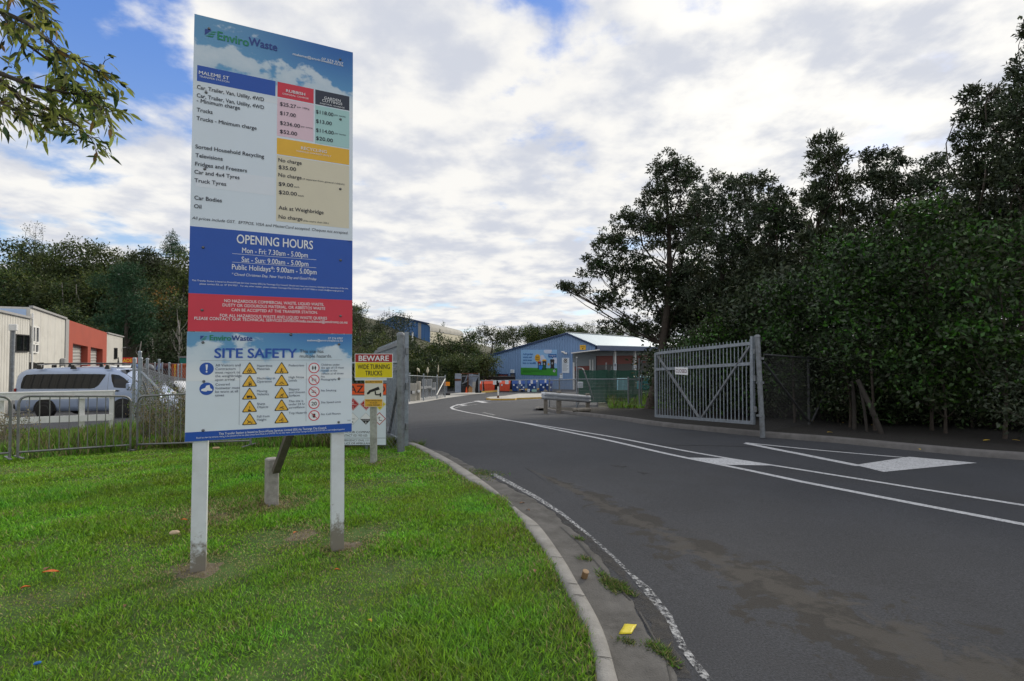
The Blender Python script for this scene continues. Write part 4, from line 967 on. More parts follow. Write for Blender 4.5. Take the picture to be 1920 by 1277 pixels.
# ------------------------------------------------------------------ wire, fences and gates
WIRED = mat('shade_dark_wire', (.07, .07, .07), .7, .3, var=.2, scale=20)  # wire coloured dark as if shaded by the trees
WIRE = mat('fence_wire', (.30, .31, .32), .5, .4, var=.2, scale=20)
def chainlink(mb, p0, p1, H, m, cell=.07, wire=.0045):
    p0, p1 = np.array(p0, float), np.array(p1, float); L = np.linalg.norm(p1[:2] - p0[:2]); d = (p1 - p0) / L
    nrm = np.array([-d[1], d[0], 0]); V, Fc = [], []
    def P(s, t): return p0 + d * s + np.array([0, 0, t])
    st = cell * math.sqrt(2)
    for sg in (1, -1):
        for c in np.arange(-H, L + H, st):
            s0, s1 = (c, c + H) if sg > 0 else (c + H, c)
            t0, t1 = 0.0, H
            a, b = 0.0, 1.0                                   # clip to 0..L
            for lim, side in ((0.0, 0), (L, 1)):
                f0, f1 = (s0 - lim, s1 - lim) if side == 0 else (lim - s0, lim - s1)
                if f0 < 0 and f1 < 0: a, b = 1, 0; break
                if f0 < 0: a = max(a, f0 / (f0 - f1))
                elif f1 < 0: b = min(b, f0 / (f0 - f1))
            if b - a < .01: continue
            sa, sb, ta, tb = s0 + (s1 - s0) * a, s0 + (s1 - s0) * b, H * a, H * b
            w2 = wire * .7; k = len(V)
            V += [P(sa - w2, ta), P(sa + w2, ta), P(sb + w2, tb), P(sb - w2, tb)]; Fc.append((k, k + 1, k + 2, k + 3))
            V += [P(sa, ta) - nrm * w2, P(sa, ta) + nrm * w2, P(sb, tb) + nrm * w2, P(sb, tb) - nrm * w2]; Fc.append((k + 4, k + 5, k + 6, k + 7))
    mb.add(V, Fc, m)
def post(parent, base, top, r, m=GALV, name='post', cap=True, n=10):
    e = MB(); b, t = Vector(base), Vector(top); d = (t - b).normalized(); e.tube([b, t - d * r * .5], r, m, n)
    if cap: e.tube([t - d * r * .7, t - d * r * .1, t + d * r * .35], [r * 1.12, r * 1.12, r * .5], m, n)
    return e.build(name, parent)
def gp(x, y, dz=0.0): return (x, y, float(gz(x, y)) + dz)

# steel picket gates: length along +x from the hinge, built once per leaf because they hang differently
def picket_gate(name, label, hinge, far, drop, H, n, bent=()):
    a, b = np.array(hinge), np.array(far); g = thing(name, label, 'gate', tuple(a), 0)
    L = np.linalg.norm((b - a)[:2]); d = np.append((b - a)[:2] / L, 0); sl = (b[2] - a[2]) / L
    def P(s, t): return tuple(a + d * s + np.array([0, 0, sl * s + t]))
    for s, hh in ((.035, H + .10), (L - .03, H - .04)):
        e = MB(); e.bar(P(s, 0), P(s, hh), .07, .07, GALV, up=tuple(d)); e.build('stile', g)
    for t in (.035, H * .725, H - .06):
        e = MB(); e.bar(P(.07, t), P(L - .065, t), .05, .075, GALV); e.build('rail', g)
    for s0, t0, s1, t1 in ((.10, H - .12, L * .47, .08), (L - .10, H - .12, L * .50, .08)):
        e = MB(); e.bar(P(s0, t0), P(s1, t1), .045, .05, GALVD, up=(d[1], -d[0], 0)); e.build('brace', g)
    off = np.array([-d[1], d[0], 0]) * (.040 if (-d[1] * a[0] + d[0] * a[1]) > 0 else -.040)
    for k in range(n):
        s = .14 + (L - .28) * k / (n - 1); e = MB()
        p0, p1 = np.array(P(s, .02)) + off, np.array(P(s, H + .045)) + off
        if k in bent: m_ = np.array(P(s + .05, H * .3)) + off * 1.6; e.tube([p0, m_, np.array(P(s + .02, H * .6)) + off, p1], .0125, GALV, 6)
        else: e.tube([p0, p1], .0125, GALV, 6)
        e.build('picket', g)
    for t in (.35, H * .55, H - .25):
        e = MB(); e.box(np.array(P(-.02, t)), (.07, .05, .12), GALVD, math.atan2(d[1], d[0])); e.build('hinge', g)
    return g
hA = at(1414.5, 796, 12.0); hB = at(1229.5, 782, 15.4)
picket_gate('picket_gate', 'open steel picket gate with a closed sign hanging on it, beside the right kerb', hA, hB, 0, 1.93, 29, (12, 24))
lA = at(762, 836, 9.55); lB = at(703, 812, 13.1); lB[2] = lA[2] - .22
picket_gate('picket_gate', 'steel picket gate swung back behind the mesh fence and the hazard board', lA, lB, 0, 1.98, 29, (9,))
g_ = thing('gate_post', 'thick leaning steel pipe post that carries the gate with the closed sign', 'gate post', gp(5.71, 11.95, -.05), 0)
post(g_, (5.72, 11.93, -.35), at(1420, 629, 11.9), .058, GALVD, 'pipe')
for z in (.35, 1.1, 1.65): e = MB(); e.box((5.67, 11.93, z - .2), (.10, .14, .05), GALVD, .4); e.build('hinge_bracket', g_)
g_ = thing('gate_post', 'thick capped steel pipe post at the corner of lawn and road', 'gate post', gp(-2.01, 9.46, -.05), 0)
post(g_, at(752, 852, 9.46), at(751, 625, 9.46), .066, GALVD, 'pipe', n=16)
for py in (648, 668, 735, 800):
    e = MB(); c = at(752, py, 9.46); e.tube([c - np.array([0, 0, .02]), c + np.array([0, 0, .02])], .070, GALVD, 16); e.build('band', g_)
# the closed sign on the gate
c = at(1281.5, 695.5, 14.3); dgt = (hB - hA)[:2] / np.linalg.norm((hB - hA)[:2]); rzg = math.atan2(-dgt[1], -dgt[0])
c0 = np.array([c[0], c[1]]); s_, z_ = on_wall(1281.5, 695.5, hA[:2], dgt); cc = hA[:2] + dgt * s_
nrm = np.array([-math.sin(rzg), math.cos(rzg)]); nrm = nrm if nrm @ cc < 0 else -nrm
cs = thing('closed_sign', 'small white sign with dark lettering reading CLOSED, hung on the gate rail', 'sign', (cc[0] + nrm[0] * .075, cc[1] + nrm[1] * .075, z_), 0)
fr = lambda u, v, l=0.0: (cc[0] + nrm[0] * (.075 + l) + math.cos(rzg) * u, cc[1] + nrm[1] * (.075 + l) + math.sin(rzg) * u, z_ + v)
e = MB(); wS = on_wall(1269.5, 695, hA[:2], dgt)[0] - on_wall(1293.5, 695, hA[:2], dgt)[0]; wS = abs(wS)
plate(e, fr, wS, .20, WTXT, .006); put_text(e, 'CLOSED', fr, 0, -.048, .096, mat('maroon', lin(92, 34, 58), .5), wS * .86, 'c', .015, 0, .003); e.build('panel', cs)
for u in (-.3, .3):
    e = MB(); e.tube([fr(u * wS, .09, .004), fr(u * wS, .15, .006), fr(u * wS, .24, -.03)], .006, BLACK, 6); e.build('hook', cs)

# mesh fence along the back of the lawn, from the gate post to the corner by the car park
CF0, CF1 = np.array([-9.78, 13.5]), np.array([-2.08, 9.50])
fb = thing('mesh_fence', 'chain-link fence behind the notice board, from the corner gate post to the van', 'fence', gp(*CF0), 0)
e = MB(); chainlink(e, gp(*CF0, .03), gp(*CF1, .03), 1.55, WIRE); e.build('wire_mesh', fb)
for t in (0.0, .036, .27, .52, .76, .915): q = CF0 + (CF1 - CF0) * t; post(fb, gp(*q, -.3), gp(*q, 1.87 if t < .1 else 1.72), .038 if t in (0, .036) else .028)
e = MB(); q = CF0 + (CF1 - CF0) * .04; r_ = CF0 + (CF1 - CF0) * .34; e.tube([gp(*q, 1.50), gp(*r_, .05)], .028, GALV, 8); e.build('brace', fb)
e = MB(); q = CF0 + (CF1 - CF0) * .76; e.tube([gp(*q, 1.60), gp(*CF1, 1.60)], .022, GALV, 8); e.build('top_rail', fb)
pts = [np.array([-9.78, 13.7])] + [at(px, 700, Y)[:2] for px, Y in ((276, 16), (298, 20), (317, 24), (334, 28), (350, 33))]
fs = thing('mesh_fence', 'tall chain-link security fence running back beside the van', 'fence', gp(*pts[0]), 0)
for i in range(len(pts) - 1):
    a, b = pts[i], pts[i + 1]; e = MB(); chainlink(e, (a[0], a[1], G(a[1]) - .1), (b[0], b[1], G(b[1]) - .1), 1.65, WIRE, .09, .005); e.build('wire_mesh', fs)
for i, p in enumerate(pts):
    post(fs, (p[0], p[1], G(p[1]) - .4), (p[0], p[1], G(p[1]) + (1.95, 1.86, 2.06, 2.15, 2.25, 2.3)[i]), .042)
    if i in (0, 1): e = MB(); q = pts[i + 1]; t = .35; e.tube([(p[0], p[1], G(p[1]) + 1.4), (p[0] + (q[0] - p[0]) * t + .55, p[1] + (q[1] - p[1]) * t, G(p[1]) - .2)], .024, GALVD, 8); e.build('brace', fs)
pts2 = [at(px, 700, Y)[:2] for px, Y in ((264, 34), (290, 34.5), (304, 35), (340, 36))]
ff = thing('mesh_fence', 'farther chain-link fence in front of the rusty containers', 'fence', (pts2[0][0], pts2[0][1], float(G(34))), 0)
for i in range(len(pts2) - 1):
    a, b = pts2[i], pts2[i + 1]; e = MB(); chainlink(e, (a[0], a[1], G(a[1]) - .1), (b[0], b[1], G(b[1]) - .1), 2.2, WIRE, .12, .007); e.build('wire_mesh', ff)
for p in pts2: post(ff, (p[0], p[1], G(p[1]) - .3), (p[0], p[1], G(p[1]) + 2.65), .045)

# crowd barriers round the back-left of the lawn
BAR = mat('barrier_steel', (.20, .205, .21), .5, .5, var=.25, scale=16, dirt=(.30, .24, .12), dirt_amt=.25)
def barrier(label, a, b, H=1.04):
    a, b = np.array(a), np.array(b); L = np.linalg.norm((b - a)[:2]); ang = math.atan2(b[1] - a[1], b[0] - a[0]); sl = (b[2] - a[2]) / L
    t = thing('crowd_barrier', label, 'barrier', tuple(a), 0, 'crowd barriers along the back of the lawn')
    P = lambda s, z: (a[0] + math.cos(ang) * s, a[1] + math.sin(ang) * s, a[2] + sl * s + z)
    r = .13; pth = [P(0, 0)] + [P(0, H - r)] + [P(r - r * math.cos(k * math.pi / 8), H - r + r * math.sin(k * math.pi / 8)) for k in (1, 2, 3, 4)] + [P(L - r + r * math.sin(k * math.pi / 8), H - r + r * math.cos(k * math.pi / 8)) for k in (0, 1, 2, 3, 4)] + [P(L, 0)]
    e = MB(); e.tube(pth, .020, BAR, 8); e.build('frame', t)
    e = MB(); e.tube([P(.01, .08), P(L - .01, .08)], .018, BAR, 8); e.build('bottom_rail', t)
    n = max(4, int(L / .135))
    for k in range(1, n): e = MB(); s = L * k / n; e.tube([P(s, .085), P(s, H - .012)], .0075, BAR, 6); e.build('upright', t)
    for s in (.02, L - .02): e = MB(); c = P(s, .01); e.bar((c[0] + .22 * math.sin(ang), c[1] - .22 * math.cos(ang), c[2] - .012), (c[0] - .22 * math.sin(ang), c[1] + .22 * math.cos(ang), c[2] - .012), .04, .012, BAR); e.build('foot', t)
def bp(px, py, Y): p = at(px, py, Y); return (p[0], p[1], p[2])
barrier('crowd barrier at the left edge of the photo, cut off by it', bp(-150, 873, 8.1), bp(18, 858, 8.9))
barrier('crowd barrier in front of the grey van', bp(33, 857, 8.95), bp(244, 842, 10.35))
barrier('crowd barrier partly hidden behind the notice board', bp(257, 841, 10.45), bp(470, 834, 10.1))

# white board fence in front of the van
wf = thing('board_fence', 'low white painted board fence between the car park and the rank grass', 'fence', tuple(at(208, 803, 12.9)), 0)
def wline(px): t = px / 208; return 12.07 + .83 * t
for px in (-150, 0, 152, 208):
    Y = wline(px); q = at(px, 700, Y); e = MB(); zt = at(px, 733.5 + (208 - px) * .024, Y)[2]; e.box((q[0], q[1] + .05, (zt + G(Y) - .5) / 2), (.10, .09, zt - G(Y) + .5), WHITE, .75); e.build('post', wf)
for y0, hh in ((733, .155), (775, .15)):
    a, b = at(-170, y0 + 9 + (0 if y0 < 750 else 6), wline(-170)), at(213, y0 + 1, wline(213))
    e = MB(); e.bar((a[0], a[1] - .02, a[2] - hh / 2), (b[0], b[1] - .02, b[2] - hh / 2), .035, hh, WHITE); e.build('board', wf)
    if y0 < 750: e = MB(); e.bar((a[0], a[1] + .03, a[2] + .016), (b[0], b[1] + .03, b[2] + .016), .15, .028, WHITE); e.build('cap_board', wf)
mbk = MB(); P = [at(x, y, Y)[:2] for x, y, Y in ((-120, 815, 13.0), (0, 810, 13.4), (120, 805, 13.8), (225, 800, 14.2))]
for a, b in zip(P[:-1], P[1:]): mbk.bar((a[0], a[1], G(a[1]) - .22), (b[0], b[1], G(b[1]) - .22), .14, .14, CONCL)
tag(mbk.build('car_park_kerb'), kind='structure')

# light pole at the far left
lp = thing('light_pole', 'dark grey pole with a pale box on top before the white cladding', 'light pole', tuple(at(22, 735, 21.0)), 0)
e = MB(); e.tube([at(19, 790, 21), at(24.5, 619, 21)], .082, GALVD, 12); e.build('pole', lp)
e = MB(); q = at(25, 614, 21); e.box(q, (.26, .26, .26), WHITE, .6, .02); e.build('head', lp)

# guard rail on the right bend
GR0, GR1p = at(1021, 742, 22.2), at(1105, 748.5, 22.9)
gr = thing('guard_rail', 'short galvanised W-beam guard rail on timber posts at the bend', 'guard rail', (float(GR0[0]), float(GR0[1]), float(G(22.2))), 0)
d = (GR1p - GR0); Lg = np.linalg.norm(d[:2]); d = d / Lg; nr = np.array([d[1], -d[0], 0])
prof = [(-.155, .0), (-.145, .02), (-.10, .075), (-.055, .08), (-.02, .02), (0, .008), (.02, .02), (.055, .08), (.10, .075), (.145, .02), (.155, 0)]
V, Fc = [], []; ss = [-.12, -.06] + list(np.linspace(0, Lg, 9)) + [Lg + .04]
for s in ss:
    bk = -.10 * (max(0, -s) / .12) ** 1
    for z, o in prof: V.append(GR0 + d * s + nr * (o + bk) + np.array([0, 0, z * (1 if s >= 0 else .96)]))
k = len(prof)
for i in range(len(ss) - 1): Fc += [(i * k + j, i * k + j + 1, i * k + k + j + 1, i * k + k + j) for j in range(k - 1)]
e = MB(); e.add(V, Fc, mat('bright_galvanised', (.55, .58, .62), .4, .5, var=.12, scale=5, dirt=(.25, .25, .25), dirt_amt=.3), False); o_ = e.build('rail', gr); so = o_.modifiers.new('thickness', 'SOLIDIFY'); so.thickness = .006
for s, wd in ((.10, .15), (.72, .20), (Lg - .02, .16)):
    q = GR0 + d * s - nr * .12; e = MB(); e.box((q[0], q[1], (q[2] + .24 + G(q[1]) - .4) / 2), (wd, .16, q[2] + .24 - G(q[1]) + .4), TIMBER, .1, .01); e.build('post', gr)

# low mesh fence and pedestrian gate behind the guard rail
LF = [at(1030, 715, 29.5)[:2], at(1049, 715, 28.0)[:2], at(1081.5, 715, 25.0)[:2], at(1178, 715, 25.2)[:2], at(1199, 715, 25.3)[:2]]
lf = thing('low_fence', 'low weld-mesh fence beyond the guard rail with weeds behind it', 'fence', (LF[2][0], LF[2][1], float(G(25))), 0)
for a, b in zip(LF[:-1], LF[1:]):
    L = np.linalg.norm(b - a); nv = int(L / .06); e = MB()
    for i in range(nv + 1):
        q = a + (b - a) * i / nv; z = float(G(q[1])); e.bar((q[0], q[1], z - .05), (q[0], q[1], z + 1.38), .006, .006, WIRE)
    for t in np.arange(.02, 1.40, .17): e.bar((a[0], a[1], G(a[1]) + t), (b[0], b[1], G(b[1]) + t), .006, .006, WIRE)
    e.build('wire_mesh', lf)
    e = MB(); e.tube([(a[0], a[1], G(a[1]) + 1.40), (b[0], b[1], G(b[1]) + 1.40)], .022, GALV, 8); e.build('top_rail', lf)
for i, q in enumerate(LF): z = float(G(q[1])); post(lf, (q[0], q[1], z - .3), (q[0], q[1], z + (1.5, 1.5, 2.45, 1.5, 2.4)[i]), .038, GALVD if i != 2 else GALV)
e = MB(); e.tube([at(1081, 690, 25.2), at(1091, 691, 25.2), at(1094, 694, 25.2), at(1104, 722, 25.4), at(1113, 750, 25.6)], .03, GALV, 8)
hr = thing('handrail', 'bent grey pipe handrail leaning over the weeds beside the low fence', 'handrail', tuple(at(1113, 750, 25.6)), 0); e.build('pipe', hr)
pg = thing('pedestrian_gate', 'narrow dark framed mesh gate beside the tree trunk', 'gate', (float(at(1203, 760, 25.4)[0]), 25.4, float(G(25.4))), 0)
for z0, z1, nm in ((762, 674, 'stile'),):
    for px in (1203, 1246): e = MB(); a = at(px, z0, 25.5); e.tube([a, at(px, z1 + 2, 25.5)], .028, GALVD, 8); e.build('stile', pg)
for py in (676, 686, 721, 760): e = MB(); e.tube([at(1203, py, 25.5), at(1246, py, 25.5)], .026, GALVD, 8); e.build('rail', pg)
e = MB(); a, b = at(1203.5, 760, 25.5), at(1245.5, 760, 25.5); chainlink(e, a, b, 1.85, WIRE, .09, .005); e.build('wire_mesh', pg)
# green shade cloth fence
SHADE = worn('shade_cloth', lin(44, 92, 78), .80, 260, .8, 0, .12)
SF = [at(1085, 700, 33)[:2], at(1137, 700, 33)[:2], at(1147, 700, 33.3)[:2], at(1187, 700, 33.6)[:2], at(1235, 700, 34)[:2], at(1300, 700, 34.5)[:2]]
sf = thing('shade_fence', 'mesh fence hung with green shade cloth behind the weeds', 'fence', (SF[0][0], SF[0][1], float(G(33))), 0)
for i, (a, b) in enumerate(zip(SF[:-1], SF[1:])):
    V = []; n = 6
    for j in range(n + 1):
        q = a + (b - a) * j / n; sag = .05 * math.sin(math.pi * j / n)
        for t in (.05, .7, 1.4, 2.12 - sag): V.append((q[0], q[1] + .03 * math.sin(j * 1.7 + t), G(q[1]) + t))
    e = MB(); e.add(V, [(j * 4 + k, j * 4 + k + 1, j * 4 + 5 + k, j * 4 + 4 + k) for j in range(n) for k in range(3)], SHADE, True); e.build('cloth', sf)
for i, q in enumerate(SF): post(sf, (q[0], q[1] + .06, G(q[1]) - .3), (q[0], q[1] + .06, G(q[1]) + (2.2, 2.55, 2.3, 2.55, 2.4, 2.4)[i]), .035, GALVD)
# mesh fence to the right of the gate, coloured dark for the shade under the trees
RF = [np.array([5.80, 12.0]), at(1516.5, 760, 14.3)[:2], at(1640, 760, 16.4)[:2], np.array([16.5, 19.5])]
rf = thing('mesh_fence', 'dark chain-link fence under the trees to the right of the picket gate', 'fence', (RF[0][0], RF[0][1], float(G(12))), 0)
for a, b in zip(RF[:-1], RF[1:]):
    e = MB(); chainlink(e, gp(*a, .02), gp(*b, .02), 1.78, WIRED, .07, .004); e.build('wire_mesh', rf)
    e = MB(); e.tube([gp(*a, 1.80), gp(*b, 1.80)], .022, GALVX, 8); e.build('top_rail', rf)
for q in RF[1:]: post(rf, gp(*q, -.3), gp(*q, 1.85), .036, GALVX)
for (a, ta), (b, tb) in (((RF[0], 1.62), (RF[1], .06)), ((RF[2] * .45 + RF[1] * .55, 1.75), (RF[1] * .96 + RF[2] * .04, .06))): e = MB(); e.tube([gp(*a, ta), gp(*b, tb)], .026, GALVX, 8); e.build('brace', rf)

# fence at the left of the yard
YF = [at(px, 720, Y)[:2] for px, Y in ((735, 37), (768, 39.9), (794.2, 43), (819.5, 47.6), (834.5, 51.4))]
yf = thing('mesh_fence', 'pale chain-link fence at the left of the yard in front of the meter cabinets', 'fence', (YF[1][0], YF[1][1], float(G(39.9))), 0)
for a, b in zip(YF[:-1], YF[1:]):
    e = MB(); chainlink(e, (a[0], a[1], G(a[1]) - .05), (b[0], b[1], G(b[1]) - .05), 1.95, WIRE, .14, .007); e.build('wire_mesh', yf)
    e = MB(); e.tube([(a[0], a[1], G(a[1]) + 1.9), (b[0], b[1], G(b[1]) + 1.9)], .025, GALV, 6); e.build('top_rail', yf)
for q in YF: post(yf, (q[0], q[1], G(q[1]) - .3), (q[0], q[1], G(q[1]) + 2.08), .05)
e = MB(); e.tube([(YF[4][0], YF[4][1], G(51) + 1.7), at(818.5, 740.5, 47.3)], .05, WHITE, 8); e.build('brace', yf)
# meter cabinets and concrete blocks behind it
CBLK = mat('block_concrete', (.50, .47, .40), .9, var=.12, scale=1.5, dirt=(.3, .28, .24), dirt_amt=.4)
CABG = mat('cabinet_grey', (.27, .29, .30), .6, var=.1)
for px0, px1, y0, y1, Y, m, nm, lb, cat in ((768, 780.5, 719, 747, 41.5, CBLK, 'concrete_slab', 'low upright concrete slab behind the yard fence', 'slab'), (781, 788.3, 715, 746, 42.0, CBLK, 'concrete_slab', 'taller narrow concrete slab with a box on it behind the yard fence', 'slab'), (791.5, 799.5, 711, 745, 44.5, CABG, 'meter_cabinet', 'grey steel cabinet behind the second post of the yard fence', 'cabinet'), (801, 810, 711, 743, 46, CABG, 'meter_cabinet', 'grey steel cabinet with two pale boxes behind the yard fence', 'cabinet'), (811.5, 817, 717, 743, 48, CABG, 'meter_cabinet', 'small grey steel cabinet at the far end of the yard fence', 'cabinet')):
    a, b = at(px0, y1, Y), at(px1, y0, Y); t = thing(nm, lb, cat, (float((a[0] + b[0]) / 2), Y, float(a[2])), 0)
    hh = b[2] - a[2]; e = MB()
    if m is CBLK: e.box(((a[0] + b[0]) / 2, Y, (a[2] + b[2]) / 2 - .1), (b[0] - a[0], .25, hh + .2), m, 0, .015); e.build('block', t)
    else:
        e.box(((a[0] + b[0]) / 2, Y, b[2] - hh * .28), (b[0] - a[0], .35, hh * .56), m, 0, .02); e.build('box', t)
        for x in (a[0] + .04, b[0] - .04): e2 = MB(); e2.box((x, Y, a[2] + hh * .2), (.06, .25, hh * .46), GALV); e2.build('leg', t)
    for k in range(1 if nm == 'concrete_slab' else 2):
        e2 = MB(); zz = a[2] + hh * (.42 if m is CBLK else .55); e2.box(((a[0] * (.3 + .5 * k) + b[0] * (.7 - .5 * k)), Y - .28, zz), (.22, .22, .20), WHITE, .3, .02); e2.build('switch_box', t)
        e2 = MB(); e2.box(((a[0] * (.3 + .5 * k) + b[0] * (.7 - .5 * k)) - .18, Y - .26, zz), (.10, .2, .26), BLACK, .3); e2.build('cover', t)
# ------------------------------------------------------------------ white and red workshop at the left
CLADW = mat('white_cladding', (.62, .61, .57), .55, var=.06, scale=.8, corr=.30, dirt=(.36, .34, .29), dirt_amt=.4)
PLANKW = mat('white_panelling', (.60, .59, .55), .6, var=.08, scale=1.2, corr=1.2, dirt=(.30, .29, .25), dirt_amt=.45)
REDW = mat('red_plaster', lin(164, 74, 56), .7, var=.06, scale=.7, dirt=lin(140, 62, 50), dirt_amt=.4)
GREYW = mat('grey_trim', (.34, .34, .34), .6, var=.08)
ROLLER = mat('roller_door', (.40, .40, .39), .5, .2, var=.08, scale=1.5)
SKYBL = mat('sky_reflection_blue', lin(168, 192, 224), .3, var=.05)  # flat pale blue imitating sky mirrored in the clerestory glass
WD = np.array([-.459, .888]); W0 = np.array([-24.0, 26.0]); WRZ = math.atan2(WD[1], WD[0])
ws = thing('workshop', 'white clad workshop with a red section and two roller doors', 'building', (W0[0], W0[1], 0), WRZ)
def wz(px, py): return on_wall(px, py, W0, WD)
def lp_(s, z, y=0.0): return (s, y, z)
def wall_piece(parent, nm, s0, z0t, s1, z1t, zb, m, y=0.0, depth=8.0):
    e = MB(); e.prism([lp_(s0, zb, y), lp_(s1, zb, y), lp_(s1, z1t, y), lp_(s0, z0t, y)], (0, depth, 0), m); return e.build(nm, parent, True)
sA, zA = wz(57, 576); sB, zB = wz(122, 598); s1, z1 = wz(128, 600); s2, z2 = wz(200, 624); s3, z3 = wz(230, 632)
wall_piece(ws, 'wall', sA, zA, sB, zB, -4, PLANKW)
wall_piece(ws, 'pillar', sB + .003, zB, s1 - .003, z1 + .02, -4, GREYW, -.05)
wall_piece(ws, 'wall', s2 + .003, z2 - .03, s3, z3, -4, CLADW)
q0, q1 = wz(0, 585), wz(55, 597)
sl = (q1[1] - q0[1]) / (q1[0] - q0[0])
wall_piece(ws, 'wall', -12, q0[1] + sl * (-12 - q0[0]), sA - .004, q1[1] + sl * (sA - q1[0]), -4, CLADW, .0, .30)
e = MB(); e.poly([(-12, .3, q0[1] + sl * (-12 - q0[0])), (sA - .01, .3, q1[1]), (sA - .01, 9, q1[1] + .3), (-12, 9, q0[1] + .6)], GREYW); e.build('lean_to_roof', ws, True)
e = MB(); e.poly([(sA - .012, .15, q1[1] + .05), (sA - .012, 7.8, q1[1] + .3), (sA - .012, 7.8, zA - .1), (sA - .012, .15, zA - .1)], SKYBL); e.build('clerestory', ws, True)
for a, b, c, d in ((sA, zA, sB, zB), (s2, z2 - .03, s3, z3), (-12, q0[1] + sl * (-12 - q0[0]), sA - .02, q1[1] + sl * (sA - q1[0]))):
    e = MB(); e.bar((a, -.03, b + .03), (c, -.03, d + .03), .16, .10, GREYW); e.build('coping', ws, True)
dA, dB, dC, dD = wz(136, 643.7), wz(164, 649.8), wz(169.5, 650.5), wz(192, 655)
for x0, x1 in ((s1, dA[0]), (dB[0], dC[0]), (dD[0], s2)):
    zt = np.interp([x0, x1], [s1, s2], [z1, z2]); wall_piece(ws, 'red_wall', x0, zt[0], x1, zt[1], -4, REDW, -.02, .42)
for (x0, zz0), (x1, zz1) in ((dA, dB), (dC, dD)):
    zt = np.interp([x0, x1], [s1, s2], [z1, z2]); e = MB(); e.prism([lp_(x0, zz0, -.02), lp_(x1, zz1, -.02), lp_(x1, zt[1], -.02), lp_(x0, zt[0], -.02)], (0, .42, 0), REDW); e.build('red_wall', ws, True)
    e = MB(); n = 26
    for k in range(n): z0_ = -3.2 + (zz0 + 3.4) * k / n; h_ = (zz0 + 3.4) / n; e.add([(x0 - .1, 0.36, z0_), (x1 + .1, 0.36, z0_), (x1 + .1, 0.33, z0_ + h_ * .5), (x0 - .1, 0.33, z0_ + h_ * .5), (x1 + .1, 0.36, z0_ + h_), (x0 - .1, 0.36, z0_ + h_)], [(0, 1, 2, 3), (3, 2, 4, 5)], ROLLER)
    e.build('roller_door', ws, True)
e = MB(); e.prism([lp_(s1, -4, .42), lp_(s2, -4, .42), lp_(s2, z2 - .2, .42), lp_(s1, z1 - .2, .42)], (0, 6.5, 0), REDW); e.build('back_wall', ws, True)
def window(parent, a, b, y=-.03, m=GLASS, fm=WHITE, fw=.05, label=None):
    (x0, z0), (x1, z1_) = a, b; x0, x1 = min(x0, x1), max(x0, x1); z0, z1_ = min(z0, z1_), max(z0, z1_)
    e = MB()
    e.box(((x0 + x1) / 2, y, z1_ + fw / 2), (x1 - x0 + 2 * fw, .08, fw), fm); e.box(((x0 + x1) / 2, y, z0 - fw / 2), (x1 - x0 + 2 * fw, .10, fw), fm)
    for x in (x0 - fw / 2, x1 + fw / 2): e.box((x, y, (z0 + z1_) / 2), (fw, .08, z1_ - z0), fm)
    if x1 - x0 > .9: e.box(((x0 + x1) / 2 + .1, y, (z0 + z1_) / 2), (.04, .07, z1_ - z0), fm)
    o = e.build('window', parent, True)
    e = MB(); e.poly([(x0, y + .012, z0), (x1, y + .012, z0), (x1, y + .012, z1_), (x0, y + .012, z1_)], m); e.build('pane', o, True)
MW_dark = mat('bronze_frame', (.03, .03, .03), .5)
window(ws, wz(27, 658), wz(52, 630), fm=MW_dark)
for x0, x1, y0, y1 in ((58, 63, 614, 640), (65, 70, 615, 641), (57, 62, 646, 659), (64, 69, 647, 660)): window(ws, wz(x0, y1), wz(x1, y0), fw=.07)
for x0, x1, y0, y1 in ((55, 60.5, 681, 697), (64, 78, 681.5, 697)): window(ws, wz(x0, y1), wz(x1, y0), fm=MW_dark, y=-.035)
window(ws, wz(97.5, 692), wz(103, 685.5), fm=MW_dark)
window(ws, wz(213.5, 672), wz(218.5, 653.5), fm=MW_dark)
e = MB(); c = wz(113.5, 679); e.box((c[0], -.12, c[1]), (.25, .24, .45), GREYW, 0, .04); e.build('vent', ws, True)
e = MB(); e.tube([(sA + .05, -.08, -3), (sA + .05, -.08, zA - .3)], .05, WHITE, 8); e.build('downpipe', ws, True)
e = MB(); c = wz(228.5, 652); e.tube([(c[0], -.02, c[1]), (c[0] + .1, -.35, c[1] + .05)], .03, GREYW, 6); e.box((c[0] + .1, -.45, c[1]), (.14, .3, .14), BLACK); e.build('wall_lamp', ws, True)
YARD = mat('car_park_asphalt', (.075, .073, .070), .9, var=.2, scale=1.0)

# ------------------------------------------------------------------ vehicles
def loft(parent, nm, st, secf, m, smooth=True, caps=True):
    V, Fc, k = [], [], None
    for x in st:
        s = secf(x); k = len(s); V += [(x, y, z) for y, z in s]
    for i in range(len(st) - 1): Fc += [(i * k + j, i * k + (j + 1) % k, i * k + k + (j + 1) % k, i * k + k + j) for j in range(k)]
    if caps: Fc += [tuple(range(k - 1, -1, -1)), tuple((len(st) - 1) * k + j for j in range(k))]
    e = MB(); e.add(V, Fc, m, smooth); return e.build(nm, parent, True)
def wheel(parent, x, y, r, rim):
    s = 1 if y > 0 else -1
    e = MB(); e.tube([(x, y - s * .11, r), (x, y - s * .02, r), (x, y + s * .08, r), (x, y + s * .10, r)], [r * .95, r, r, r * .93], RUBBER, 24); o = e.build('wheel', parent, True)
    e = MB(); e.tube([(x, y + s * .095, r), (x, y + s * .112, r)], [r * .66, r * .60], rim, 20)
    for k in range(6):
        a = k * math.pi / 3; e.box((x + math.cos(a) * r * .42, y + s * .112, r + math.sin(a) * r * .42), (.07, .012, .07), BLACK)
    e.build('rim', o, True)
VANP = mat('van_paint', lin(168, 184, 212), .30, .25, var=.04, scale=1, coat=.5)
TRIMB = mat('black_trim', (.015, .015, .016), .5)
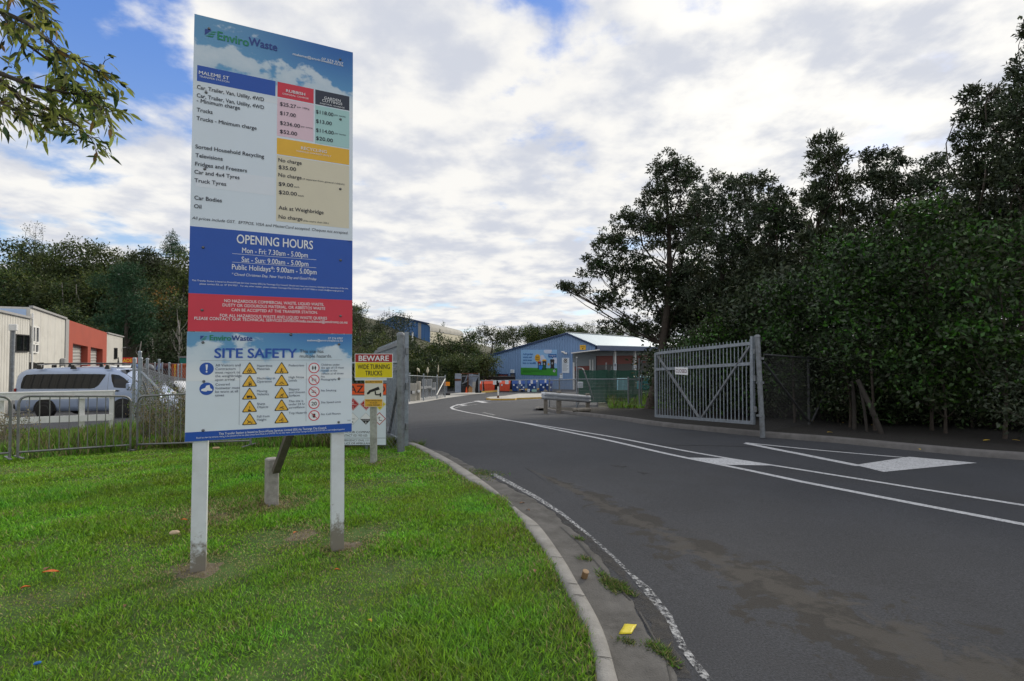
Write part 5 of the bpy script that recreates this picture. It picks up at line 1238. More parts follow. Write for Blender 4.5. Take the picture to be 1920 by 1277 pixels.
LAMPR = mat('tail_lamp', (.25, .01, .01), .2); LAMPW = mat('head_lamp', (.6, .6, .58), .1)
DOORH = mat('rim_metal', (.45, .45, .46), .35, .7)
van = thing('van', 'pale blue-grey long van with dark windows and a roof rack, parked side on', 'van', (0, 0, 0), 0)
TOPX = [0, .06, .3, 1.2, 2.6, 3.4, 3.75, 4.05, 4.45, 4.78, 5.0, 5.14, 5.2]; TOPZ = [1.2, 1.78, 1.90, 1.945, 1.955, 1.93, 1.87, 1.70, 1.40, 1.13, 1.02, .90, .7]
def vtop(x): return float(np.interp(x, TOPX, TOPZ))
def vside(z, x=2.0):
    w_ = .845 - .11 * max(0, (z - 1.0) / .9) ** 1.4 - .05 * max(0, (.55 - z) / .3)
    return w_ - .22 * max(0, (x - 4.3) / .9) ** 2 - .04 * max(0, (.2 - x) / .2) ** 2
def vsec(x):
    zt = vtop(x); zb = .30 if x < 4.9 else .34; P = []
    fr_ = [0, .12, .3, .5, .65, .8, .9, .955, .985]
    for f in fr_: z = zb + (zt - zb) * f; rr = 0 if f < .9 else (f - .9) / .085 * .10 * (1 if zt > 1.3 else .4); P.append((vside(z, x) - rr, z))
    top = P[-1][0]
    P += [(top * .66, zt - .004), (0, zt + .012), (-top * .66, zt - .004)]
    return P + [(-y, z) for y, z in reversed(P[:len(fr_)])]
loft(van, 'body', [0, .03, .06, .15, .3, .6, 1.2, 1.8, 2.6, 3.2, 3.5, 3.75, 3.9, 4.05, 4.25, 4.45, 4.6, 4.78, 4.9, 5.0, 5.08, 5.14, 5.2], vsec, VANP)
def side_patch(parent, nm, poly, m, lift=.006, sides=(-1, 1)):
    """a panel that follows the curved side of the van; poly is (x, z) corner pairs bottom/top per column"""
    e = MB()
    for s in sides:
        V = []; k = 5
        for x, zb, zt in poly:
            for j in range(k): z = zb + (zt - zb) * j / (k - 1); V.append((x, s * (vside(z, x) + lift), z))
        e.add(V, [(i * k + j, i * k + j + 1, i * k + k + j + 1, i * k + k + j) for i in range(len(poly) - 1) for j in range(k - 1)], m, True)
    return e.build(nm, parent, True)
for sd_ in (-1, 1): side_patch(van, 'side_window', [(.24, 1.17, 1.36), (.30, 1.155, 1.60), (.40, 1.15, 1.69), (.8, 1.15, 1.71), (2.3, 1.15, 1.715), (2.85, 1.155, 1.71), (2.98, 1.18, 1.71), (3.12, 1.28, 1.705), (3.28, 1.55, 1.70), (3.34, 1.66, 1.695)], GLASS, sides=(sd_,))
for sd_ in (-1, 1): side_patch(van, 'front_window', [(3.55, 1.66, 1.70), (3.60, 1.45, 1.70), (3.70, 1.20, 1.69), (3.85, 1.18, 1.67), (4.05, 1.17, 1.56), (4.28, 1.16, 1.36), (4.42, 1.16, 1.23)], GLASS, sides=(sd_,))
side_patch(van, 'sill_trim', [(.1, .34, .42), (5.0, .34, .42)], VANP, .012)
side_patch(van, 'door_gap', [(3.46, .45, 1.76), (3.468, .45, 1.76)], TRIMB, .002)
side_patch(van, 'door_gap', [(2.35, .45, 1.12), (2.357, .45, 1.12)], TRIMB, .002)
e = MB(); e.box((3.78, -.868, 1.07), (.24, .04, .05), TRIMB, 0, .015); e.box((3.78, .868, 1.07), (.24, .04, .05), TRIMB, 0, .015); e.build('door_handle', van, True)
def warch(x, r0):
    for s in (-1, 1):
        e = MB(); P = [(x + r0 * math.cos(a), s * .853, .36 + r0 * math.sin(a)) for a in np.linspace(-.15, math.pi + .15, 22)]; e.poly(P, BLACK); e.build('wheel_arch', van, True)
for x in (1.15, 4.05):
    warch(x, .42)
    for y in (-.80, .80): wheel(van, x, y, .33, TRIMB if x > 2 else TRIMB)
e = MB(); V = [(x, s * (vside(z_, x) - .10), vtop(x) + .02) for x, z_ in ((3.80, 1.8), (4.72, 1.15)) for s in (-1, 1)]
e.add(V, [(0, 1, 3, 2)], GLASS); e.build('windscreen', van, True)
for s in (-1, 1):
    e = MB(); e.box((5.06, s * .55, .86), (.2, .30, .16), LAMPW, 0, .03); e.build('headlight', van, True)
    e = MB(); e.box((.03, s * .80, 1.02), (.09, .12, .30), LAMPR, 0, .02); e.build('tail_light', van, True)
    e = MB(); e.box((4.35, s * .98, 1.25), (.12, .22, .26), VANP, 0, .04); e.build('mirror', van, True)
e = MB(); e.box((-.02, 0, .48), (.14, 1.6, .22), TRIMB, 0, .04); e.build('rear_bumper', van, True)
e = MB(); e.box((5.16, 0, .50), (.16, 1.5, .26), VANP, 0, .06); e.build('front_bumper', van, True)
for x in (.85, 2.10, 3.38):
    e = MB(); e.bar((x, -.80, 2.07), (x, .80, 2.07), .07, .03, DOORH); o = e.build('roof_rack', van, True)
    for s in (-1, 1):
        e = MB(); e.prism([(x - .10, s * .70, 1.90), (x + .10, s * .70, 1.90), (x + .05, s * .70, 2.06), (x - .05, s * .70, 2.06)], (0, s * .06, 0), TRIMB); e.build('rack_foot', o, True)
for y_, x0, x1 in ((-.45, .8, 3.5), (.1, 1.3, 3.9), (.5, .9, 3.2)): e = MB(); e.bar((x0, y_, 2.10), (x1, y_, 2.10), .14, .035, TRIMB if y_ < .3 else DOORH); e.build('roof_plank', van, True)
vp = at(22, 783, 19.9); van.location = (vp[0] + .02, 20.75, float(G(20.4)) - .19); van.rotation_euler = (0, 0, R(2.2))

def small_car(label, loc, rz, paint, name='car', group=None):
    c = thing(name, label, 'car', (0, 0, 0), 0, group)
    tx, tz = [0, .1, .5, 1.0, 1.6, 2.4, 2.9, 3.3, 4.0, 4.2], [.7, .92, 1.0, 1.36, 1.45, 1.42, 1.15, .98, .85, .6]
    def sec(x):
        zt = float(np.interp(x, tx, tz)); P = []
        for f in (0, .2, .45, .7, .88, .97): z = .25 + (zt - .25) * f; P.append((.83 - .20 * max(0, (z - .85) / .6) - .1 * max(0, (x - 3.6) / .6) - (.06 if f > .95 else 0), z))
        P += [(P[-1][0] * .6, zt), (0, zt + .01), (-P[-1][0] * .6, zt)]
        return P + [(-y, z) for y, z in reversed(P[:6])]
    loft(c, 'body', [0, .1, .3, .5, .8, 1.0, 1.3, 1.6, 2.0, 2.4, 2.65, 2.9, 3.1, 3.3, 3.7, 4.0, 4.2], sec, paint)
    for s in (-1, 1):
        e = MB(); e.poly([(.9, s * .845, .93), (2.75, s * .845, .93), (2.3, s * .74, 1.33), (1.2, s * .74, 1.33)], GLASS); e.build('side_window', c, True)
        e = MB(); e.box((4.05, s * .55, .7), (.2, .3, .14), LAMPW, 0, .03); e.build('headlight', c, True)
    for x in (.8, 3.35):
        for y in (-.78, .78): wheel(c, x, y, .31, DOORH)
    c.location = loc; c.rotation_euler = (0, 0, rz); return c
WPAINT = mat('white_car_paint', (.70, .71, .72), .3, var=.03, coat=.4)
q = at(318, 735, 26); small_car('white car half hidden by dry weeds behind the security fence', (q[0] + 1.6, 26.5, float(G(26)) - .15), R(178), WPAINT)
tk = thing('truck', 'white light truck whose cab roof shows above the grey van', 'truck', (0, 0, 0), 0)
e = MB(); e.box((0, 0, 1.05), (1.75, 1.7, 1.3), WPAINT, 0, .12); e.build('cab', tk, True)
e = MB(); e.box((-.02, 0, 2.22), (1.62, 1.62, .16), WPAINT, 0, .06); e.build('roof', tk, True)
for x in (-.74, .1, .76):
    for y in (-.74, .74): e = MB(); e.bar((x * 1.04, y * 1.03, 1.65), (x, y, 2.2), .09, .07, WPAINT); e.build('pillar', tk, True)
e = MB(); e.box((.0, 0, 1.94), (1.40, 1.42, .48), GLASS, 0, .03); e.build('cab_glass', tk, True)
e = MB(); e.box((-2.5, 0, .95), (3.0, 1.9, .12), GALVD); e.build('deck', tk, True)
e = MB(); e.tube([(.95, -.75, 1.2), (1.0, -.78, 2.4), (.98, -.76, 2.75)], [.05, .05, .015], TRIMB, 8); e.build('snorkel', tk, True)
for x in (.35, -2.6):
    for y in (-.78, .78): wheel(tk, x, y, .38, DOORH)
q = at(203, 690, 27); tk.location = (q[0], 27, float(G(27)) - .18); tk.rotation_euler = (0, 0, R(4))
# containers and the trade sign beyond the fence
MAROON = mat('maroon_steel', lin(74, 34, 32), .7, var=.2, scale=1, corr=.3); ORNST = mat('orange_steel', lin(176, 90, 52), .65, var=.15, scale=1, corr=.3); TEALP = mat('teal_plastic', lin(0, 116, 106), .5, var=.08)
def container(label, px0, px1, pyt, Y, H, m, D=2.4):
    a, b = at(px0, pyt, Y), at(px1, pyt, Y); t = thing('shipping_container', label, 'container', (float((a[0] + b[0]) / 2), Y, float(a[2] - H)), 0)
    e = MB(); e.box(((a[0] + b[0]) / 2, Y + D / 2, a[2] - H / 2), (b[0] - a[0], D, H), m); e.build('body', t)
    for z in (a[2] - .06, a[2] - H + .08): e = MB(); e.box(((a[0] + b[0]) / 2, Y - .02, z), (b[0] - a[0] + .06, .06, .14), m); e.build('frame', t)
    for x in (a[0], b[0]): e = MB(); e.box((x, Y - .02, a[2] - H / 2), (.14, .07, H), m); e.build('corner_post', t)
    return t
container('long maroon container with clutter on top, beyond the security fence', 240, 325, 682.5, 44, 2.6, MAROON)
container('orange-brown container beside the maroon one, with a yellow stripe', 324.5, 372, 683, 41, 2.6, ORNST)
e = MB(); a = at(327.5, 702, 40.9); e.box((a[0], 40.93, a[2] - .3), (.10, .04, 2.2), YEL); t = thing('stripe_marker', 'yellow upright marker on the orange-brown container', 'marker', tuple(a)); e.build('bar', t)
t = thing('skip', 'teal plastic skip with a dark lid above the orange-brown container', 'skip', tuple(at(348, 684, 47)))
a, b = at(336, 684, 47), at(362, 670.5, 47); e = MB(); e.prism([(a[0] + .25, 47, a[2] - 2), (b[0], 47, a[2] - 2), (b[0], 47, b[2]), (a[0], 47, b[2])], (0, 1.6, 0), TEALP); e.build('body', t)
e = MB(); e.box(((a[0] + b[0]) / 2, 47.8, b[2] + .05), (b[0] - a[0] + .1, 1.8, .12), GALVD); e.build('lid', t)
SRED = mat('trade_red', lin(214, 24, 28), .45); SYEL = mat('trade_yellow', lin(252, 214, 40), .45)
t = thing('trade_sign', 'red sign with yellow capitals beside the end of the workshop', 'sign', tuple(at(240, 681, 52)))
fr = facing(230, 675.7, 52, 0); e = MB(); k_ = 52 / F; plate(e, fr, 54 * k_, 10.4 * k_, SRED, .05); prect(e, fr, 24 * k_, -5 * k_, 27 * k_, 5.2 * k_, WTXT, .004)
put_text(e, 'TRADES', fr, 22 * k_, -3.3 * k_, 6.2 * k_, SYEL, 32 * k_, 'r', .02, 0, .01); e.build('panel', t)
for px in (215, 250): e = MB(); e.tube([at(px, 720, 52.05), at(px, 672, 52.05)], .05, GALVD, 6); e.build('post', t)
CLUT = mat('blue_tarp', lin(90, 120, 170), .6, var=.1)
r = random.Random(5)
for i, px in enumerate((252, 278, 303, 310)):
    p = at(px, 690, 43.2); e = MB()
    e.tube([(p[0] - .4, 43.2, p[2] - .15), (p[0] - .15, 43.25, p[2] + .12), (p[0] + .2, 43.2, p[2] + .05), (p[0] + .45, 43.2, p[2] - .12)], [.12, .3, .26, .1], (CLUT, GALVD, CLUT, MAROON)[i], 8)
    o_ = e.build('bundle'); tag(o_, ('small blue bundle left on the front lip of the maroon container', 'grey bundle at the middle of the maroon container', 'blue tarpaulin bundle near the right end of the maroon container', 'dark red bundle at the right end of the maroon container')[i], 'bundle', 'bundles by the maroon container')

# ------------------------------------------------------------------ blue transfer shed
SHB = mat('blue_cladding', lin(120, 152, 194), .5, var=.05, scale=.4, corr=.45, dirt=lin(104, 132, 170), dirt_amt=.4)
SHG = mat('grey_cladding', lin(140, 150, 156), .55, var=.06, scale=.4, corr=.45)
SHT = mat('navy_trim', lin(44, 66, 104), .5, var=.05, corr=.4)
ROOFS = mat('pale_roof', lin(172, 190, 202), .5, .1, var=.06, scale=.3, corr=.8)
DOORR = mat('red_door', lin(122, 58, 50), .6, var=.08, scale=.5)
S0 = np.array([8.43, 80.0]); SD = np.array([.835, -.550]); SRZ = math.atan2(SD[1], SD[0])
sh = thing('transfer_shed', 'blue clad shed with a low gable, pale roof and red vehicle doors', 'building', (S0[0], S0[1], 0), SRZ)
def sz(px, py): return on_wall(px, py, S0, SD)
eL, ap, eR, wc = sz(915, 668), sz(1063, 626), sz(1116, 649), sz(1073, 661)
eb = sz(1116, 657)
e = MB(); e.prism([(eL[0], 0, -6), (wc[0], 0, -6), (wc[0], 0, wc[1]), (eR[0], 0, eb[1]), (eR[0], 0, eR[1]), (ap[0], 0, ap[1]), (eL[0], 0, eL[1])], (0, .2, 0), SHB); e.build('gable_wall', sh, True)
e = MB(); e.prism([(wc[0], .2, -6), (wc[0], 44, -6), (wc[0], 44, wc[1] + .6), (wc[0], .2, wc[1] + .6)], (-.2, 0, 0), SHG); e.build('side_wall', sh, True)
e = MB(); e.prism([(eL[0], .2, -6), (eL[0], 44, -6), (eL[0], 44, eL[1]), (eL[0], .2, eL[1])], (.2, 0, 0), SHB); e.build('side_wall', sh, True)
e = MB(); e.prism([(eL[0], 43.8, -6), (wc[0], 43.8, -6), (eR[0], 43.8, eR[1]), (ap[0], 43.8, ap[1]), (eL[0], 43.8, eL[1])], (0, .2, 0), SHB); e.build('back_wall', sh, True)
e = MB()
e.prism([(eL[0] - .3, -.15, eL[1] + .0), (ap[0], -.15, ap[1] + .08), (ap[0], -.15, ap[1] + .22), (eL[0] - .3, -.15, eL[1] + .14)], (0, 44.3, 0), ROOFS)
e.prism([(ap[0], -.15, ap[1] + .08), (eR[0] + .3, -.15, eR[1] + .0), (eR[0] + .3, -.15, eR[1] + .14), (ap[0], -.15, ap[1] + .22)], (0, 44.3, 0), ROOFS); e.build('roof', sh, True)
for a, b in ((eL, ap), (ap, eR)): e = MB(); e.bar((a[0], -.22, a[1] + .06), (b[0], -.22, b[1] + .06), .06, .24, SHT); e.build('barge_board', sh, True)
e = MB(); e.box((eR[0] + .38, 22, (eR[1] + eb[1]) / 2 + .02), (.10, 44.4, eR[1] - eb[1] + .1), SHT); e.build('fascia', sh, True)
e = MB(); e.bar((ap[0], -.1, ap[1] + .26), (ap[0], 44, ap[1] + .26), .5, .06, WHITE); e.build('ridge_cap', sh, True)
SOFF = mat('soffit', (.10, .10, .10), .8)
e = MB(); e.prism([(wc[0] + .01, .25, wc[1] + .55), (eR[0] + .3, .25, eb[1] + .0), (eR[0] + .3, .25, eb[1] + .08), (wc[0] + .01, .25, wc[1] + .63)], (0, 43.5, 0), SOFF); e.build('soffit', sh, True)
e = MB(); a = sz(1073, 661.5); b = sz(1122, 655.5); e.bar((a[0], -.35, a[1] - .05), (b[0] + .3, -.35, b[1] - .02), .10, .14, WHITE); e.build('canopy_edge', sh, True)
SL = np.array([.550, .835]); SP = S0 + SD * wc[0]
def lz(px, py): return on_wall(px, py, SP, SL)
for x0, x1 in ((1118, 1148), (1156, 1186), (1194, 1222), (1228, 1252)):
    a, b = lz(x0, 668.5)[0], lz(x1, 668.5)[0]; zt = lz(1118, 667.5)[1]
    e = MB(); e.box((wc[0] + .06, (a + b) / 2, (zt - 6) / 2 + .0), (.10, b - a, zt + 6), DOORR); e.build('vehicle_door', sh, True)
    e = MB(); e.box((wc[0] + .10, (a + b) / 2, -2.2), (.10, b - a, 3.2), SOFF); e.build('dark_opening_panel', sh, True)  # dark slab standing for the shaded inside of the open door
a, b = lz(1075.5, 687), lz(1104, 687); e = MB(); e.box((wc[0] + .05, (a[0] + b[0]) / 2, (a[1] - 6) / 2), (.08, b[0] - a[0], a[1] + 6), SOFF); e.build('dark_doorway_panel', sh, True)  # dark slab in place of a hole, coloured like the dim interior
e = MB(); e.box((wc[0] + .12, (a[0] + b[0]) / 2, a[1] - .35), (.06, b[0] - a[0] - .2, .62), DOORR); e.build('roller_curtain', sh, True)
for t_ in (a[0] - .15, b[0] + .15, b[0] + 1.2): e = MB(); e.box((wc[0] + .08, t_, -2.2), (.14, .30, wc[1] + 3.6 if t_ > b[0] else 4.4), WHITE); e.build('door_jamb', sh, True)
SPp = S0 + SD * 4.1
cpz = lambda px: on_wall(px, 690, SPp, SL)[0]
for px in (1153, 1190.5, 1226): t_ = cpz(px); e = MB(); e.box((4.1, t_, -1.6), (.30, .30, 7.6), WHITE); e.build('canopy_post', sh, True)
for x0, x1, y0, y1 in ((921, 929.5, 702.5, 712), (934, 952, 702.5, 712), (958, 965, 701, 712)):
    a, b = sz(x0, y1), sz(x1, y0); window(sh, a, b, -.04, DOORR if x0 < 957 else SOFF, SHT, .12)
for px, py in ((928.8, 695.5),): c = sz(px, py); e = MB(); e.box((c[0], -.15, c[1]), (.14, .25, .5), BLACK, 0, .03); e.build('wall_lamp', sh, True)
e = MB(); c = sz(1036, 634); e.tube([(c[0], 1.5, c[1] - .4), (c[0], 1.5, c[1] + .45)], .12, GALV, 8); e.build('roof_vent', sh, True)
def shed_fr(px, py, lift=.06):
    s, z = sz(px, py); base = S0 + SD * s; n_ = np.array([SD[1], -SD[0]]); n_ = n_ if n_ @ base < 0 else -n_
    return (lambda u, v, l=0.0: (base[0] + SD[0] * u + n_[0] * (lift + l), base[1] + SD[1] * u + n_[1] * (lift + l), z + v)), s, z
tl, tr, bl = sz(977, 656), sz(1045, 651), sz(978.5, 701.5)
fr, _, _ = shed_fr(977, 656); BW, BH = tr[0] - tl[0], tl[1] - bl[1] + .1
bb = thing('billboard', 'recycling billboard on the blue shed showing wheelie bins on green ground', 'billboard', fr(0, -BH))
PSKY = mat('poster_sky', lin(140, 186, 230), .5, var=.02); PGRN = mat('poster_green', lin(56, 144, 48), .5, var=.06, scale=.5); PBLU = mat('poster_blue', lin(10, 92, 166), .5); PYEL = mat('poster_yellow', lin(222, 168, 38), .5); PBIN = mat('poster_black', lin(44, 40, 44), .5)
e = MB(); bs = lambda u, v, l=0.0: fr(u * BW, -v * BH, l)                    # 0..1 across, 0..1 down
e.add([bs(x, y, l) for l in (0, -.05) for x, y in ((0, 1), (1, 1), (1, 0), (0, 0))], [(0, 1, 2, 3), (7, 6, 5, 4), (0, 4, 5, 1), (1, 5, 6, 2), (2, 6, 7, 3), (3, 7, 4, 0)], PSKY)
brc = lambda x0, y0, x1, y1, m, l: e.poly([bs(x0, y1, l), bs(x1, y1, l), bs(x1, y0, l), bs(x0, y0, l)], m)
brc(0, .715, 1, 1, PGRN, .02)
PCL = mat('poster_cloud', lin(200, 212, 236), .5)
for cx_, cy_, rx, ry, l in ((.74, .06, .10, .09, .03), (.80, .05, .06, .10, .031), (.60, .33, .07, .13, .03), (.66, .42, .05, .1, .031), (.94, .40, .07, .12, .03), (.98, .45, .02, .1, .031)):
    P = [(min(1, cx_ + rx * math.cos(t)), max(0, cy_ + ry * math.sin(t))) for t in np.linspace(0, 2 * math.pi, 20)[:-1]]; e.poly([bs(x, y, l) for x, y in reversed(P)], PCL)
def ell(cx_, cy_, rx, ry, m, l): e.poly([bs(cx_ + rx * math.cos(t), cy_ - ry * math.sin(t), l) for t in np.linspace(0, 2 * math.pi, 24)[:-1]], m)
ell(.475, .32, .075, .145, PYEL, .05); ell(.775, .565, .026, .05, PYEL, .05)
put_text(e, 'Register', fr, .475 * BW, -.31 * BH, .055 * BH, PBIN, .09 * BW, 'c', 0, 0, .07); put_text(e, 'now, opt in', fr, .475 * BW, -.39 * BH, .055 * BH, PBIN, .11 * BW, 'c', 0, 0, .07)
for k, (t_, wd_) in enumerate((('Add garden', .28), ('waste and', .245), ('send even', .25), ('less to landfill', .355))): put_text(e, t_, fr, .065 * BW, -(.205 + .118 * k) * BH, .075 * BH, PBLU, wd_ * BW, 'l', .015, 0, .05)
brc(.77, .17, .985, .295, PBLU, .05); e.poly([bs(.86, .29, .05), bs(.88, .33, .05), bs(.90, .29, .05)], PBLU)
put_text(e, 'Tauranga City', fr, .877 * BW, -.25 * BH, .05 * BH, WTXT, .17 * BW, 'c', .01, 0, .07)
for x, w_, yt, yb, lidm, l in ((.525, .095, .46, .74, DRED, .055), (.663, .115, .38, .76, PYEL, .06), (.875, .115, .37, .72, PBIN, .055)):
    e.poly([bs(x - w_ * .36, yb, l), bs(x + w_ * .36, yb, l), bs(x + w_ * .46, yt + .05, l), bs(x - w_ * .46, yt + .05, l)], PBIN)
    e.poly([bs(x - w_ * .52, yt + .06, l + .01), bs(x + w_ * .52, yt + .06, l + .01), bs(x + w_ * .42, yt, l + .01), bs(x - w_ * .42, yt, l + .01)], lidm)
    ell(x, (yt + yb) / 2 - .02, .02, .045, GREY, l + .012); brc(x - w_ * .45, yb - .05, x - w_ * .2, yb + .02, PBIN, l + .003); brc(x + w_ * .2, yb - .05, x + w_ * .45, yb + .02, PBIN, l + .003)
e.poly([bs(.52, .775, .085), bs(.60, .775, .085), bs(.615, .63, .085), bs(.505, .63, .085)], mat('poster_bright_blue', lin(48, 132, 220), .5)); brc(.50, .60, .62, .635, PBLU, .086)
e.poly([bs(.63, .775, .08), bs(.695, .775, .08), bs(.705, .60, .08), bs(.62, .60, .08)], mat('poster_dark_green', lin(30, 92, 52), .5))
for y, x1 in ((.80, .5), (.85, .6), (.885, .3)): brc(.06, y, x1, y + .012, mat('poster_small_print', lin(28, 92, 36), .6), .04)
ell(.925, .815, .03, .05, WTXT, .05); ell(.925, .815, .018, .03, PBLU, .055)
e.build('panel', bb)
def small_sign(name, label, px0, py0, px1, py1, m, cat='sign', lines=0, head=None, group=None):
    a, b = sz(px0, py1), sz(px1, py0); f, _, _ = shed_fr(px0, py1); wd_, ht = b[0] - a[0], b[1] - a[1]
    t = thing(name, label, cat, f(wd_ / 2, 0), 0, group); e = MB(); f2 = lambda u, v, l=0.0: f(u + wd_ / 2, v + ht / 2, l); plate(e, f2, wd_, ht, m, .05)
    for k in range(lines): y = ht * (.18 - .62 * k / max(1, lines)); prect(e, f2, -wd_ * .4, y, wd_ * (.4 - .12 * ((k * 7) % 3)), y + ht * .025, GREY, .01)
    if head: head(e, f2, wd_, ht)
    e.build('panel', t)
def rc(e, f2, w_, h): 
    for r_, m in ((.26, BLACK), (.16, WTXT), (.10, BLACK)): disc(e, f2, 0, h * .31, w_ * r_, m, .012 + (.26 - r_) * .05, 12)
    put_text(e, 'RECYCLING', f2, 0, h * .43, h * .03, INK, w_ * .7, 'c', 0, 0, .02)
small_sign('notice', 'tall white recycling notice on the blue shed right of the billboard', 1054, 671, 1067.5, 699, PANELW, 'sign', 9, rc)
small_sign('notice', 'small white notice with a dark heading low on the blue shed corner', 1050, 700, 1055, 709.5, PANELW, 'sign', 2, lambda e, f, w_, h: prect(e, f, -w_ * .4, h * .28, w_ * .4, h * .42, BLACK, .012))
small_sign('notice', 'small white notice above the windows at the left of the blue shed', 957.5, 693, 964.5, 699, PANELW, 'sign', 0, lambda e, f, w_, h: ring(e, f, 0, 0, h * .3, h * .2, GREY, .012, 12))
def ysg(e, f, w_, h):
    put_text(e, '4.4m', f, 0, h * .02, h * .3, BLACK, w_ * .75, 'c', .01, 0, .012); disc(e, f, 0, -h * .25, h * .14, BLACK, .012, 10)
small_sign('height_sign', 'yellow height sign on the blue gable above the canopy', 1087.5, 647, 1098.5, 656, YEL, 'sign', 0, ysg)
for px, py, lb in ((1058, 659, 'left of two security cameras on the blue shed beside the canopy'), (1062.5, 661.5, 'right and lower of two security cameras on the blue shed beside the canopy')):
    f, _, _ = shed_fr(px, py); t = thing('security_camera', lb, 'camera', f(0, 0), 0, 'cameras on the blue shed'); e = MB(); e.tube([f(0, 0, -.1), f(0, 0, .25)], .05, WHITE, 8); e.build('arm', t); e = MB(); c = f(0, -.08, .35); e.tube([(c[0] - .25, c[1], c[2] + .04), (c[0] + .22, c[1] - .1, c[2] - .06)], .12, WHITE, 10); e.build('housing', t)
for px, (y0, y1), lb in ((1153, (681, 695), 'white tall number sign on the first canopy post'), (1190.5, (682, 690.5), 'white sign with a yellow top on the second canopy post')):
    t_ = cpz(px); base = SPp + SL * t_; Y = base[1]; f = facing(px + .3, (y0 + y1) / 2, Y - .35, 0); k_ = Y / F; t = thing('post_sign', lb, 'sign', f(0, -(y1 - y0) / 2 * k_)); e = MB(); plate(e, f, 5.4 * k_ if px < 1160 else 4.6 * k_, (y1 - y0) * k_, PANELW, .04)
    if px < 1160:
        for yy in (.22, -.18): put_text(e, '8' if yy > 0 else '1', f, 0, yy * (y1 - y0) * k_ - .2, .42, INK, None, 'c', .02, 0, .02)
    else: prect(e, f, -2.2 * k_, 2.2 * k_, 2.2 * k_, 4.0 * k_, YEL, .01); prect(e, f, -1.4 * k_, -2 * k_, 1.4 * k_, 1 * k_, GREY, .01)
    e.build('panel', t)

# warehouse on the rise behind
WB = mat('warehouse_blue', lin(66, 110, 164), .55, var=.06, scale=.2, corr=1.0); WR = mat('weathered_roof', (.33, .32, .29), .8, var=.2, scale=.3, dirt=(.15, .15, .13), dirt_amt=.5)
H0 = at(810, 660, 128)[:2]; HD = np.array([1.0, -.10]) / math.hypot(1, .1)
wh = thing('warehouse', 'dark blue warehouse with a weathered grey roof on the wooded rise', 'building', (H0[0], H0[1], 0), math.atan2(HD[1], HD[0]))
hz_ = lambda px, py: on_wall(px, py, H0, HD)
L_, A_, T_, C_ = hz_(618, 641), hz_(742, 593), hz_(772, 602), hz_(806, 610)
e = MB(); e.prism([(L_[0], 0, 0), (C_[0], 0, 0), (C_[0], 0, C_[1]), (A_[0], 0, A_[1]), (L_[0], 0, L_[1])], (0, .3, 0), WB); e.build('gable_wall', wh, True)
e = MB(); a = hz_(787, 606); e.box((a[0], -.06, a[1] / 2 - 1), (.75, .1, a[1] + 2.2), GREYW); e.build('rainwater_channel', wh, True)
rr = .9; P = [(A_[0], A_[1] + .1), (C_[0] - 1.2, C_[1] + .55), (C_[0] - .3, C_[1] + .15), (C_[0] + .2, C_[1] - .5), (C_[0] + .25, C_[1] - 1.3)]
V = []; HL = 42.0; shx = 0.0
for x, z in P: V += [(x, -.4, z), (x + shx, HL, z)]
e = MB(); e.add(V, [(2 * i, 2 * i + 1, 2 * i + 3, 2 * i + 2) for i in range(len(P) - 1)], WR, True); e.add([(A_[0], -.4, A_[1] + .1), (A_[0], HL, A_[1] + .1), (L_[0], HL, L_[1]), (L_[0], -.4, L_[1])], [(0, 1, 2, 3)], WR); e.build('roof', wh, True)
e = MB(); e.prism([(C_[0] + .05, .3, -1), (C_[0] + .05, HL, -1), (C_[0] + .05, HL, C_[1] - 1.3), (C_[0] + .05, .3, C_[1] - 1.3)], (-.2, 0, 0), mat('cream_wall', lin(196, 190, 170), .7, var=.1)); e.build('side_wall', wh, True)
e = MB(); e.bar((A_[0], -.45, A_[1] + .05), (C_[0], -.45, C_[1] + .35), .1, .35, SHT); e.build('barge_board', wh, True)
t = thing('flagpole', 'short white pole standing before the dark blue warehouse', 'pole', tuple(at(773, 655, 100))); e = MB(); e.tube([at(773, 658, 100), at(773.5, 622, 100)], .16, WHITE, 8); e.build('pole', t)
STEEL = mat('mast_steel', (.3, .31, .33), .5, .5)
for px, py, lb in ((729.5, 575, 'taller lattice mast above the dark round tree'), (720.5, 581, 'shorter lattice mast above the dark round tree')):
    t = thing('mast', lb, 'mast', tuple(at(px, 640, 190)), 0, 'masts on the skyline'); e = MB(); e.tube([at(px, 640, 190), at(px, py, 190)], [.22, .05], STEEL, 5); e.build('pole', t)
    e = MB(); e.bar(at(px - 3, py + 10, 190), at(px + 3, py + 10, 190), .12, .12, STEEL); e.bar(at(px - 1.5, py + 5, 190), at(px + 1.5, py + 5, 190), .1, .1, STEEL); e.build('arm', t)

